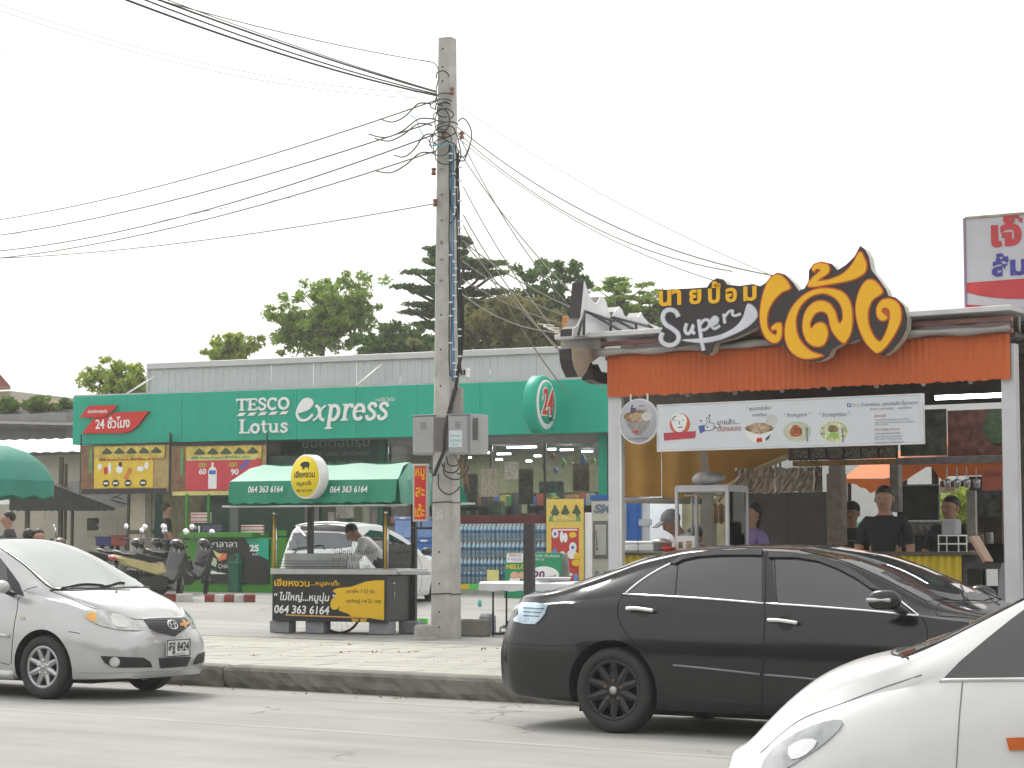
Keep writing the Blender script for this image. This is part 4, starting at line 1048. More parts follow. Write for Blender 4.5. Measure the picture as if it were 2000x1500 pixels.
cs.patch([(-1.02, -.44), (-.7, -.50), (-.4, -.545), (-.02, -.60), (.08, -.4), (.13, 0), (.08, .4), (-.02, .60), (-.4, .545), (-.7, .50), (-1.02, .44), (-1.0, 0)], mat('pale_windscreen', (.2, .235, .225), .05, var=.06, scale=2, ior=1.9), 'windscreen', 'top', step=.09, off=.004)  # pale base colour stands in for sky reflected in the glass
cs.line([(-1.03, -.46), (-.7, -.52), (-.4, -.565), (-.02, -.62), (.1, -.42), (.15, 0), (.1, .42), (-.02, .62), (-.4, .565), (-.7, .52), (-1.03, .46), (-1.02, 0), (-1.03, -.46)], .007, BLKRUB, 'windscreen_seal', 'top', lift=.002, sub=4)
cs.patch([(-60, 250), (0, 318), (45, 372), (95, 440), (135, 500), (150, 560), (60, 545), (-60, 530)], GLS, 'side_window', k=Z2, off=.003)
cs.patch([(45, 385), (95, 440), (135, 500), (165, 582), (110, 575), (60, 500)], BLACK, 'mirror_base', k=Z2, off=.006)
cs.patch([(-1.06, .965), (-1.06, 1.31), (-1.6, 1.3), (-1.98, 1.2), (-2.25, .985)], GLS, 'rear_door_glass', 'side', mirror=True)
cs.patch([(-.12, .965), (-.42, 1.14), (-.72, 1.27), (-1.0, 1.31), (-1.0, .965)], GLS, 'front_door_glass', 'far'); cs.patch([(-2.1, -.42), (-2.75, -.5), (-2.8, 0), (-2.75, .5), (-2.1, .42)], GLS, 'rear_window', 'top', step=.1)
cs.line([(-1.03, 1.3), (-1.03, .9), (-1.05, .22)], .0035, SEAM, 'door_seam', 'side', mirror=True); cs.line([(-2.2, .95), (-2.0, .7), (-1.98, .5)], .0035, SEAM, 'door_seam', 'side', mirror=True)
for x in (-.95, -1.9): cs.line([(x, .8), (x + .16, .8)], .012, SPAINT, 'door_handle', 'side', mirror=True, lift=.02, sub=2)
HL = [(578, 703), (640, 686), (760, 690), (868, 722), (938, 768), (984, 826), (880, 826), (800, 818), (720, 800), (650, 776), (598, 742)]
h1 = cs.patch(HL, LAMP, 'headlamp', k=Z2, off=.012, mirror=True, smooth=2, step=10)
cs.patch([(603, 722), (640, 705), (668, 720), (672, 760), (648, 768), (612, 745)], mat('amber_lens', (.75, .38, .06), .15, coat=.8), 'indicator_bulb', k=Z2, off=.017, smooth=2, par=h1)
cs.patch([(770, 712), (850, 722), (900, 760), (915, 805), (850, 810), (790, 790)], mat('lamp_reflector', (.62, .62, .6), .12, .7), 'reflector', k=Z2, off=.016, smooth=2, par=h1)
GRL = mat('mesh_grille', (.03, .03, .038), .4)
gr_ = cs.patch([(1002, 752), (1306, 740), (1322, 792), (1216, 868), (1085, 838), (1042, 812)], GRL, 'grille', k=Z2, off=.008, step=6)
for i in range(7): cs.line([(1010 + i * 8, 764 + i * 14), (1160, 760 + i * 15), (1312 - max(0, i - 3) * 20, 752 + i * 15)], .0022, mat('grille_bar', (.16, .16, .17), .3, .6), 'grille_bar', k=Z2, par=gr_, lift=.010, sub=2)
cs.line([(990, 748), (1150, 742), (1306, 736)], .011, CHROME, 'chrome_trim', k=Z2, lift=.004, sub=3)
h, nn = cs.cast(1198 * .28, 1000 + 790 * .28, 'px')
Mx = Matrix.Translation(h + nn * .012) @ nn.to_track_quat('Y', 'Z').to_matrix().to_4x4()
b = MB(Mx)
def ring(b, rx, rz, t, cx=0, cz=0, n=28):
 b.tube([(cx + rx * math.cos(2 * math.pi * i / n), 0, cz + rz * math.sin(2 * math.pi * i / n)) for i in range(n + 1)], t, 6, cap=False)
ring(b, .062, .044, .0065); ring(b, .026, .042, .0055); ring(b, .05, .016, .0055, 0, .02); b.build('emblem', CHROME, CS)
cs.patch([(1250, 780), (1275, 775), (1270, 758), (1283, 760), (1290, 775), (1312, 768), (1312, 782), (1292, 795), (1300, 812), (1284, 808), (1278, 795), (1252, 796)], mat('orange_sticker', (.75, .38, .1), .4), 'butterfly_sticker', k=Z2, off=.012, step=5)
cs.patch([(1105, 1020), (1326, 1010), (1300, 1076), (1118, 1090)], GRL, 'lower_intake', k=Z2, off=.009, step=6)
for i in range(3): cs.line([(1110, 1038 + i * 17), (1310 - i * 6, 1028 + i * 17)], .004, BLACK, 'intake_bar', k=Z2, lift=.012, sub=2)
cs.patch([(702, 1004), (850, 1010), (1000, 1016), (1048, 1048), (1060, 1084), (900, 1086), (780, 1082), (728, 1050)], mat('fog_recess', (.02, .02, .022), .5), 'fog_lamp_recess', k=Z2, off=.009, mirror=True, step=6)
cs.patch([(800 + 38 * math.cos(i * .52), 1045 + 34 * math.sin(i * .52)) for i in range(12)], LAMP, 'fog_lamp', k=Z2, off=.018, mirror=True, step=4)
cs.line([(1330, 1070), (1230, 1112), (1100, 1110), (900, 1120), (700, 1125), (560, 1120)], .004, mat('bumper_crease', (.3, .3, .32), .4), 'bumper_crease', k=Z2)
for pts in ([(170, 585), (132, 598), (118, 690), (95, 820), (80, 1000), (72, 1060), (0, 1050)], [(345, 548), (480, 600), (640, 668), (760, 690), (930, 745), (992, 748)], [(480, 835), (520, 840), (560, 850)], [(165, 556), (200, 535), (262, 520)]):
 cs.line(pts, .0035, SEAM, 'panel_seam', k=Z2)
cs.patch([(142, 732), (160, 728), (176, 738), (168, 750), (146, 750)], mat('clear_amber', (.7, .5, .3), .2), 'side_indicator', k=Z2, off=.01, step=5)
cs.line([(-80, 850), (0, 858), (68, 865)], .018, SPAINT, 'door_moulding', k=Z2, sub=2, lift=.004)
cs.line([(-100, 1125), (20, 1135), (100, 1140)], .05, SPAINT, 'side_skirt', k=Z2, sub=2, lift=-.01)
cs.line([(425, 541), (480, 530), (560, 513), (640, 512), (720, 520)], .010, BLKRUB, 'wiper', k=Z2, lift=.012)
cs.line([(700, 528), (760, 522), (830, 500), (868, 506)], .010, BLKRUB, 'wiper', k=Z2, lift=.012)
cs.line([(350, 546), (500, 548), (700, 541), (905, 545)], .006, BLKRUB, 'cowl', k=Z2, lift=0)
cs.patch([(806, 553), (818, 553), (818, 562), (806, 562)], BLACK, 'washer_jet', k=Z2, off=.008, step=5)
mo, q = mirror_px(cs, (2, 1146), (.085, .075, .06), SPAINT, yoff=-.86, arm=(26, 1162))
h, nn = cs.cast(345, 1265, 'px'); nn.z *= .2; nn.normalize()
PF = CS.sub(h + nn * .012, 0); ang_ = math.degrees(math.atan2(nn.y, nn.x))
pe = bpy.data.objects.new('number_plate', None); COL.objects.link(pe); pe.parent = CS.o; pe.location = h + nn * .02; pe.rotation_euler = (0, 0, rad(ang_ + 90)); pe.empty_display_size = .05
b = MB(); b.box(-.165, .165, 0, .012, -.075, .075, .005); b.build('plate_sheet', WHITEP, pe)
b = MB()
for q_ in ((-.165, .165, .068, .075), (-.165, .165, -.075, -.068), (-.165, -.158, -.075, .075), (.158, .165, -.075, .075)): b.box(q_[0], q_[1], -.006, -.001, q_[2], q_[3])
b.build('plate_border', BLACK, pe)
txt('ฐฐ', -.14, -.045, -.03, .05, -.001, BLACK, pe, bold=.02, th=.005) if False else None
txt('สฐ', -.142, -.045, -.045, .052, -.001, BLACK, pe, bold=.02, th=.004)
txt('8424', -.02, .145, -.03, .052, -.001, BLACK, pe, bold=.02, th=.004); txt('กรุงเทพมหานคร', -.09, .09, -.066, -.046, -.001, BLACK, pe, th=.004)
SRIM = mat('silver_rim', (.45, .45, .46), .3, .7)
for wx in (0, -2.32):
 for sd_ in (-1, 1): wheel(CS, (wx, sd_ * .67, .283), .283, .18, SRIM, 8, .66, sd_, style='s')
b = MB(); b.box(-2.9, .4, -.55, .55, .14, .2); b.build('underbody', WELL, CS)
WPAINT = mat('white_car_paint', (.74, .745, .75), .3, var=.02, coat=.7)
P_ = at(1840, 1322, 7.2); TH = 22; a_ = rad(TH + 180); Yv = V((math.sin(a_), math.cos(a_), 0)); O_ = P_ - .78 * Yv; O_.z = 0
CW = thing('moving_car', 'white hatchback close to the camera, only its bonnet and front corner showing', 'car', Fr(O_, TH + 180))
TW = dict(
 zb=[(-3, .3), (-2.6, .2), (.5, .2), (.9, .24)],
 w=[(-2.9, .68), (-2.5, .77), (-.5, .79), (.1, .785), (.45, .74), (.7, .64), (.9, .50)],
 zs=[(-2.9, .95), (-2, .93), (-.5, .89), (0, .865), (.3, .80), (.6, .69), (.9, .5)],
 ws=[(-2.9, .62), (-2, .74), (-.3, .745), (.1, .72), (.45, .64), (.9, .42)],
 zr=[(-2.9, 1.1), (-2.6, 1.3), (-2.2, 1.38), (-1.3, 1.39), (-.8, 1.35), (-.55, 1.29), (-.28, 1.155), (0, .995), (.16, .92), (.35, .86), (.6, .75), (.9, .54)],
 wr=[(-2.9, .5), (-2.2, .53), (-1, .53), (-.6, .56), (-.28, .60), (0, .65), (.2, .67), (.45, .57), (.9, .34)],
 zt=[(-2.9, 1.15), (-2.6, 1.36), (-2.2, 1.43), (-1.3, 1.45), (-.8, 1.40), (-.5, 1.29), (-.2, 1.145), (.1, 1.0), (.27, .955), (.4, .93), (.55, .87), (.7, .77), (.82, .66), (.9, .56)])
Car.lean = (.15, .1, .5, .55)
cw = Car(CW, TW, (-2.9, .9), WPAINT, ((.26, .25), (-2.0, .25)), .25, .275, hw=.79)
cw.patch([(1842, 1326), (1875, 1292), (1925, 1250), (1975, 1210), (2040, 1162), (2100, 1120), (2300, 1100), (2300, 1322), (2060, 1326)], GLS, 'front_door_glass', off=.003, step=22)
cw.line([(1836, 1330), (1900, 1329), (2100, 1327), (2280, 1327)], .008, mat('bright_beltline', (.6, .6, .6), .25, .5), 'belt_trim', sub=2, lift=.003)
cw.patch([(-.52, -.50), (-.25, -.555), (0, -.605), (.17, -.63), (.24, -.4), (.28, 0), (.24, .4), (.17, .63), (0, .605), (-.25, .555), (-.52, .50), (-.6, 0)], MATS['windscreen_glass'], 'windscreen', 'top', step=.1)
cw.line([(.14, -.655), (.24, -.45), (.305, 0), (.24, .45), (.14, .655)], .005, BLKRUB, 'cowl', 'top', lift=0)
st_ = mat('cream_sticker', (.75, .62, .35), .5)
cw.patch([(.06, -.1), (.16, -.1), (.16, .2), (.06, .2)], st_, 'windscreen_sticker', 'top', off=.008)
cw.patch([(-.12, -.0), (-.02, -.0), (-.02, .3), (-.12, .3)], st_, 'windscreen_sticker', 'top', off=.008)
hl = cw.patch([(1490, 1500), (1510, 1466), (1560, 1432), (1610, 1412), (1645, 1408), (1640, 1426), (1600, 1462), (1540, 1500), (1500, 1525)], mat('grey_headlamp', (.40, .42, .44), .1, var=.3, scale=10, coat=.8), 'headlamp', off=.008, mirror=True, smooth=2)
cw.patch([(1545, 1462), (1575, 1446), (1600, 1450), (1580, 1474), (1550, 1485)], mat('lamp_bright', (.75, .77, .78), .1, .4), 'reflector', off=.013, smooth=2, par=hl, step=8)
cw.patch([(1966, 1442), (2006, 1440), (2012, 1464), (1972, 1466)], mat('orange_lens', (.62, .15, .03), .2, coat=.6), 'side_indicator', off=.012, step=8)
for pts in ([(1486, 1470), (1560, 1408), (1640, 1376), (1720, 1345), (1800, 1318)], [(1880, 1332), (1874, 1400), (1868, 1500), (1868, 1560)]):
 cw.line(pts, .0028, mat('white_gap', (.25, .25, .26), .7), 'panel_seam')
for wx in (.26, -2.0):
 for sd_ in (-1, 1): wheel(CW, (wx, sd_ * .68, .25), .25, .18, SRIM, 7, .66, sd_, style='s')
q = CW.l(1905, 1300, .92); 
b = MB(); b.box(-2.6, .3, -.6, .6, .14, .21); b.build('underbody', WELL, CW)
cw.patch([(-1.1, .94), (-1.1, 1.3), (-1.6, 1.31), (-2.05, 1.26), (-2.4, 1.1), (-2.5, .97)], GLS, 'rear_door_glass', 'far', mirror=True)
cw.patch([(-.08, .93), (-.3, 1.09), (-.6, 1.24), (-1.02, 1.31), (-1.02, .93)], GLS, 'front_door_glass', 'side')
cw.patch([(-2.36, -.44), (-2.74, -.5), (-2.74, .5), (-2.36, .44)], GLS, 'rear_window', 'top')
TH = -66; P_ = at(700, 1168, 33.3); a_ = rad(TH); Yv = V((math.sin(a_), math.cos(a_), 0)); O_ = V((P_.x, P_.y, 0)) + .8 * Yv; O_.z = gz(O_.x, O_.y)
CH = thing('parked_car', 'white hatchback seen from behind, parked between the food cart and the store', 'car', Fr(O_, TH))
TC = dict(
 zb=[(0, .22), (.4, .18), (3.2, .17), (3.75, .2)],
 w=[(0, .74), (.2, .80), (.7, .815), (2.9, .81), (3.4, .74), (3.75, .55)],
 zs=[(0, .84), (.5, .90), (2.2, .90), (2.9, .84), (3.5, .7), (3.75, .6)],
 ws=[(0, .68), (.3, .74), (2.4, .75), (3.0, .7), (3.75, .42)],
 zr=[(0, .92), (.08, 1.05), (.2, 1.27), (.35, 1.33), (.9, 1.345), (1.4, 1.31), (1.9, 1.17), (2.3, 1.02), (2.6, .91), (3.2, .8), (3.75, .65)],
 wr=[(0, .64), (.3, .56), (.9, .54), (1.5, .56), (2.3, .66), (2.8, .64), (3.75, .36)],
 zt=[(0, .95), (.08, 1.1), (.2, 1.33), (.35, 1.40), (.9, 1.43), (1.4, 1.41), (1.9, 1.28), (2.4, 1.06), (2.65, .97), (3.2, .87), (3.75, .7)])
Car.lean = (.2, .12, .5, .6)
ch = Car(CH, TC, (0, 3.75), WPAINT, ((.62, .28), (2.95, .28)), .28, .33, hw=.81)
Z3 = (420, 850, .28)
ch.patch([(500, 700), (545, 682), (700, 678), (860, 682), (965, 705), (975, 775), (860, 790), (700, 795), (560, 808), (440, 792), (462, 740)], mat('grey_rear_glass', (.1, .115, .13), .06, var=.1, ior=1.7), 'rear_window', k=Z3, off=.003, step=8)
ch.patch([(600, 640), (780, 625), (930, 645), (985, 672), (930, 676), (760, 668), (590, 664)], mat('spoiler_dark', (.03, .03, .033), .3), 'spoiler_black_band', k=Z3, off=.012, step=8)  # black band across the tailgate below the spoiler
ch.line([(545, 650), (640, 632), (780, 622), (900, 628), (975, 655)], .022, WPAINT, 'spoiler', k=Z3, lift=.03)
ch.line([(543, 805), (600, 790), (680, 778), (752, 772), (764, 800)], .010, BLKRUB, 'wiper', k=Z3, lift=.02)
ch.patch([(430, 812), (448, 762), (468, 790), (470, 830), (452, 862), (424, 862)], mat('red_lamp', (.45, .03, .03), .15, coat=.6), 'tail_lamp', k=Z3, off=.008, mirror=True, step=6)
ch.patch([(345, 1068), (378, 1068), (374, 1094), (348, 1096)], MATS['red_lamp'], 'reflector', k=Z3, off=.006, mirror=True, step=6)
ch.line([(360, 980), (500, 985), (900, 985)], .004, SEAM, 'bumper_seam', k=Z3)
ch.patch([(-.22, .58), (.22, .58), (.22, .70), (-.22, .70)], WHITEP, 'number_plate', 'rear', off=.01)
ch.patch([(.62, 1.0), (.5, 1.2), (.8, 1.29), (1.22, 1.27), (1.22, .95)], GLS, 'rear_side_glass', 'side', step=.07, mirror=True); ch.patch([(1.28, .95), (1.28, 1.26), (1.5, 1.22), (1.85, 1.1), (2.25, .94)], GLS, 'front_side_glass', 'side', step=.07, mirror=True)
ch.line([(1.25, 1.25), (1.25, .9), (1.22, .24)], .004, SEAM, 'door_seam', 'side', mirror=True); ch.line([(2.2, .9), (2.28, .6), (2.25, .24)], .004, SEAM, 'door_seam', 'side', mirror=True)
ch.patch([(1.5, -.48), (2.35, -.6), (2.42, 0), (2.35, .6), (1.5, .48)], GLS, 'windscreen', 'top', step=.1)
q = CH.l(833, 1077, -.95); b = MB(); b.ball(q, (.08, .1, .07), 14, 10); b.build('side_mirror', BLACK, CH)
b = MB(); b.ball((q.x, -q.y, q.z), (.08, .1, .07), 14, 10); b.build('side_mirror', BLACK, CH)
b = MB(); b.tube([(.9, 0, 1.42), (.75, 0, 1.55)], .006, 6); b.build('aerial', BLACK, CH)
for wx in (.62, 2.95):
 for sd_ in (-1, 1): wheel(CH, (wx, sd_ * .71, .28), .28, .18, SRIM, 7, .66, sd_, style='s')
# ================================================================ concrete pole with its boxes and cables
pb = onz(871, 1247, .2); PL = Fr(pb, 25)
PT = thing('utility_pole', 'tall concrete utility pole with bolt holes, grey boxes and a blue cable bundle', 'pole', PL)
PCON = mat('pole_concrete', (.44, .435, .41), .85, var=.18, scale=5, bump=.35, bscale=30, stain=.35)
zt_ = PT.l(870, 76, 0).z
w0 = (PT.l(895, 1240, 0).x - PT.l(849, 1240, 0).x) / 2; w1 = (PT.l(884, 80, 0).x - PT.l(857, 80, 0).x) / 2
b = MB(); n_ = 26; vs = []
for i in range(n_ + 1):
 t = i / n_; w = (w0 + (w1 - w0) * t) * .93; c = w * .22; z = zt_ * t + (0 if i else -.1)
 for (x, y) in ((-w, -w + c), (-w + c, -w), (w * .05, -w), (w - c, -w), (w, -w + c), (w, w - c), (w - c, w), (-w + c, w), (-w, w - c)): vs.append((x + random.uniform(-.002, .002), y + random.uniform(-.002, .002), z))
fs = [[i * 9 + k, i * 9 + (k + 1) % 9, (i + 1) * 9 + (k + 1) % 9, (i + 1) * 9 + k] for i in range(n_) for k in range(9)] + [[n_ * 9 + k for k in range(9)]]
b.add(vs, fs); b.build('shaft', PCON, PT)
def pw(z): return (w0 + (w1 - w0) * z / zt_) * .93
HOLE = mat('bolt_hole', (.02, .02, .02), .9)
for i, py_ in enumerate((95, 130, 158, 430, 475, 615, 683, 754, 1078, 1140, 1195, 1225)):
 q = PT.l(866, py_, -.1); b = MB(); b.lathe([(.012, -.004), (.011, .01)], 8, 'y', (-.02, -pw(q.z) , q.z)); b.build('bolt_hole', HOLE, PT)
for py_ in (330, 380, 430, 472, 507, 548): 
 q = PT.l(868, py_, -.1); b = MB(); b.lathe([(.02, -.006), (.02, .004)], 6, 'y', (-.015, -pw(q.z), q.z)); b.tube([(-.015, -pw(q.z), q.z), (-.03, -pw(q.z) - .05, q.z + .01)], .008, 6); b.build('bolt', STEEL, PT)
for py_ in (982, 1160):
 q = PT.l(870, py_, 0); w = pw(q.z) + .004; b = MB(); c = w * .2
 b.tube([(-w, -w + c, q.z), (-w + c, -w, q.z), (w - c, -w, q.z + .01), (w, -w + c, q.z), (w, w - c, q.z), (w - c, w, q.z), (-w + c, w, q.z), (-w, w - c, q.z), (-w, -w + c, q.z)], .008, 5, cap=False); b.build('wire_tie', DKSTEEL, PT)
k = PT.l(856, 1000, -.15); q = PT.l(859, 1020, -.15); b = MB(); b.prism([(-.07, 0), (-.01, -.02), (.02, .05), (.015, .16), (-.03, .2), (-.075, .12)], -pw(k.z) - .002, -pw(k.z) + .001); b.v = [(x, y, z + k.z - .15) for x, y, z in b.v]; b.build('torn_poster', mat('torn_paper', (.45, .44, .42), .8, var=.4, scale=20), PT)
BOXM = mat('cabinet_grey', (.34, .35, .36), .45, var=.05, stain=.15)
def cabinet(x0, y0, x1, y1, yf, dp, lab):
 q = PL.rect(x0, y0, x1, y1, yf); t = thing('metal_cabinet', lab, 'cabinet', PL, (q[0], yf, q[2]), 0, 'grey metal cabinets on the pole'); W, H = q[1] - q[0], q[3] - q[2]
 b = MB(); b.box(0, W, 0, dp, 0, H, .006); b.build('case', BOXM, t)
 b = MB(); b.box(.015, W - .015, -.012, -.001, .02, H - .015, .004); b.build('door', BOXM, t)
 b = MB(); b.box(-.01, W + .01, -.02, dp + .01, H, H + .012, .003); b.build('lid', BOXM, t)
 for i in range(3): b = MB(); b.box(W * .36, W * .62, -.02, -.012, H * (.68 + i * .06), H * (.70 + i * .06)); b.build('louvre', mat('louvre_dark', (.2, .2, .21), .5), t)
 return t, W, H
t, W, H = cabinet(806, 812, 850, 888, -.14, .22, 'smaller grey metal cabinet on the left side of the concrete pole')
t, W, H = cabinet(875, 810, 915, 887, -.20, .25, 'larger grey metal cabinet with a blue and white notice, right side of the pole')
b = MB(); b.box(.02, W * .72, -.016, -.013, H * .18, H * .6); b.build('notice', mat('notice_sheet', (.62, .68, .7), .6), t)
for i, s_ in enumerate(('ตู้ชุมสาย', '00445', 'AIS')): pass
txt('0DP445', .04, W * .68, H * .3, H * .38, -.017, mat('notice_cyan', (.1, .4, .5), .6), t, th=.002); txt('แจ้งเหตุ', .04, W * .6, H * .42, H * .5, -.017, MATS['notice_cyan'], t, th=.002); txt('LAST', .06, W * .5, H * .21, H * .27, -.017, MATS['notice_cyan'], t, th=.002)
b = MB(); b.box(W + .002, W + .16, .02, .24, .0, H * 1.0, .004); b.build('side_case', BOXM, t)
b = MB(); b.box(W + .05, W + .12, .012, .019, H * .35, H * .9); b.build('side_window', mat('cab_dark', (.09, .085, .08), .4), t)
b = MB(); q = PT.rect(847, 815, 876, 880, -.2); b.box(q[0], q[1], -.17, -.12, q[2], q[3]); b.build('mounting_plate', mat('plate_brown', (.14, .13, .12), .6), PT)
q = PL.rect(897, 719, 912, 737, -.1); t = thing('splice_box', 'small pale splice box strapped to the pole above the larger cabinet', 'box', PL, (q[0], -.1, q[2]))
b = MB(); b.box(0, q[1] - q[0], 0, .1, 0, q[3] - q[2], .008); b.build('case', WHITE, t)
for i in range(2): b = MB(); b.box(.02 + i * .04, .045 + i * .04, -.004, .001, .03, .09); b.build('port', BLACK, t)
q = PL.rect(885, 742, 906, 830, -.08); b = MB(); b.box(q[0] + .01, q[1] - .02, -.12, -.04, q[2], q[3] - .1, .01); b.build('conduit', mat('old_conduit', (.3, .28, .26), .7, stain=.3), PT)
BLUEC = mat('blue_cable', (.06, .21, .38), .45); BLKC = mat('black_cable', (.02, .02, .022), .5)
random.seed(21)
def bundle(px_top, px_bot, y0, y1, nC, m, spread, r, nm):
 for i in range(nC):
  o0 = (i - (nC - 1) / 2) * spread; pts = []
  for j in range(14):
   t = j / 13; py_ = y0 + (y1 - y0) * t; pxx = px_top + (px_bot - px_top) * t
   q = PT.l(pxx, py_, -.13); pts.append((q.x + o0 + random.uniform(-.006, .006), -.17 + .02 * math.sin(i * 2.1) + random.uniform(-.005, .005), q.z))
  b = MB(); b.tube(smooth_path3(pts), r, 6); b.build(nm, m, PT)
def smooth_path3(pts, k=3):
 P = [V(p) for p in pts]; n = len(P); out = []
 for i in range(n - 1):
  p0, p1, p2, p3 = P[max(i - 1, 0)], P[i], P[i + 1], P[min(i + 2, n - 1)]
  for j in range(k):
   t = j / k; out.append(.5 * ((2 * p1) + (p2 - p0) * t + (2 * p0 - 5 * p1 + 4 * p2 - p3) * t * t + (3 * p1 - p0 - 3 * p2 + p3) * t ** 3))
 out.append(P[-1]); return out
bundle(887, 888, 285, 745, 3, BLUEC, .016, .008, 'blue_cable')
bundle(881, 882, 285, 735, 2, BLKC, .02, .008, 'black_cable')
bundle(897, 901, 300, 730, 3, BLKC, .018, .011, 'black_cable')
pts = [PT.l(x, y, -.17) for x, y in ((901, 560), (902, 640), (899, 690), (893, 725), (888, 760), (879, 790), (873, 815), (871, 850), (870, 880), (862, 900), (850, 930))]
for d in (0, .022): b = MB(); b.tube(smooth_path3([p + V((d, -.06 if i > 6 else 0, 0)) for i, p in enumerate(pts)]), .014, 7); b.build('black_cable', BLKC, PT)
for i in range(34):
 py_ = 300 + i * 13.2; x = random.choice((881, 888, 891, 899)); q = PT.l(x, py_, -.18); b = MB(); b.box(q.x - .02, q.x + .02, -.205, -.15, q.z - .008, q.z + .008); b.build('cable_tie', WHITEP, PT)
def loop(c, rx, rz, m, r=.008, a0=0, a1=360, y=-.2):
 q = PT.l(c[0], c[1], -.15); b = MB(); n = 18
 b.tube([(q.x + rx * math.cos(rad(a0 + (a1 - a0) * i / n)), y + .018 * math.sin(i * .8), q.z + rz * math.sin(rad(a0 + (a1 - a0) * i / n))) for i in range(n + 1)], r, 5)
 b.build('cable_loop', m, PT)
for i in range(11): loop((868 + random.uniform(-6, 10), 195 + i * 10.5), random.uniform(.09, .17), random.uniform(.05, .16), BLKC, .008, random.uniform(-60, 60), random.uniform(200, 380))
for c, rx, rz, a0, a1 in (((905, 270), .13, .25, -120, 120), ((880, 300), .16, .3, -90, 60), ((905, 285), .1, .2, 180, 360), ((880, 385), .14, .34, -90, 80), ((884, 905), .13, .12, 180, 380), ((892, 915), .17, .14, 150, 370), ((888, 895), .1, .1, 170, 400), ((880, 935), .16, .2, 160, 330), ((900, 880), .1, .3, 250, 360), ((866, 160), .1, .14, 20, 160), ((868, 215), .12, .1, 30, 170)):
 loop(c, rx, rz, BLKC, .009, a0, a1, -.19)
for c in ((883, 178), (902, 264), (866, 264), (850, 396), (847, 335)):
 q = PT.l(c[0], c[1], -.16); b = MB(); b.lathe([(.012, -.05), (.03, -.045), (.032, -.02), (.02, 0), (.032, .02), (.03, .045), (.012, .05)], 12, 'z', q); b.build('insulator', mat('brown_porcelain', (.2, .06, .04), .25, coat=.5), PT)
loop((862, 282), .15, .02, mat('pale_blue_cable', (.2, .42, .5), .5), .012, 180, 360, -.2)
b = MB(); b.tube(smooth_path3([PT.l(x, y, -.2) for x, y in ((800, 225), (812, 232), (818, 245), (825, 262), (838, 275), (850, 282))]), .007, 5); b.build('pale_blue_cable', MATS['pale_blue_cable'], PT)
for i in range(5):
 b = MB(); b.tube(smooth_path3([PT.l(x + i * 3, y + i * 3, -.2) for x, y in ((885 + i * 4, 885), (893, 900), (900, 915), (905, 935 + i * 3))]), .007, 5); b.build('cut_cable_end', mat('brown_cable', (.16, .10, .04), .5), PT)
CABM = mat('overhead_wire', (.05, .045, .045), .6); CABL = mat('thin_grey_wire', (.16, .155, .15), .6); CABB = mat('bare_wire', (.13, .115, .085), .6)
def wire(a, b_, sg, r, m, lab, grp, da=24, db=25.3, n=18, name='overhead_cable'):
 A, B = at(a[0], a[1], da), at(b_[0], b_[1], db); pts = sag(A, B, sg, n)
 if a[0] <= -20 or a[1] < 0: pts = [pts[0] + (pts[0] - pts[1]).normalized() * 14] + pts
 mb = MB(); mb.tube([p - A for p in pts], r * .95, 5)
 o = mb.build(name, m); o.location = A; tag(o, lab, 'cable', grp); return o
UL = [((120, -72), (852, 180), .05, .012, 'thick upper left overhead cable, topmost of the bundle'), ((120, -66), (853, 184), .09, .010, 'thick upper left overhead cable, second of the bundle'), ((90, -62), (853, 187), .10, .013, 'thick upper left overhead cable, lowest of the dark bundle'), ((120, -80), (852, 178), .05, .006, 'thin overhead cable just above the dark bundle')]
for a, b_, sg, r, lab in UL: wire(a, b_, sg, r, CABM, lab, 'upper left overhead cables', 18, 25.3)
wire((290, -6), (822, 118), .05, .007, CABB, 'single overhead cable curving in below the pole top', 'upper left overhead cables', 20, 25.3)
b = MB(); b.tube(smooth_path3([PT.l(x, y, -.16) for x, y in ((822, 118), (845, 122), (855, 132), (857, 150), (852, 175), (854, 200))]), .008, 6); b.build('cable_tail', CABB, PT)
wire((-20, 2), (835, 181), .2, .004, CABL, 'faint thin wire above the upper left bundle end', 'thin wires', 20, 25.3); wire((-20, 14), (840, 192), .2, .004, CABL, 'faint thin wire crossing from the left edge to the upper pole', 'thin wires', 20, 25.3)
wire((-20, 95), (765, 222), .1, .0035, CABL, 'very faint wire ending left of the pole below the bundle', 'thin wires', 22, 25.3)
LL = [((-20, 432), (848, 197), .18, .011, CABB, 'upper of the four rising cables on the left'), ((-20, 462), (850, 237), .18, .011, CABM, 'second of the four rising cables on the left'), ((-20, 492), (850, 262), .25, .011, CABM, 'third of the four rising cables on the left'), ((-20, 506), (850, 295), .21, .011, CABB, 'fourth of the four rising cables on the left'), ((-20, 505), (848, 398), .13, .009, CABB, 'lowest single cable on the left, fixed by the lower insulator')]
for a, b_, sg, r, m, lab in LL: wire(a, b_, sg, r, m, lab, 'rising cables on the left', 40, 25.3)
for a, b_, sg, lab in (((-20, 460), (845, 337), .1, 'faint thin wire under the fourth rising cable'), ((-20, 482), (640, 358), .1, 'faint thin wire crossing the rising cables')): wire(a, b_, sg, .0035, CABL, lab, 'thin wires', 40, 26)
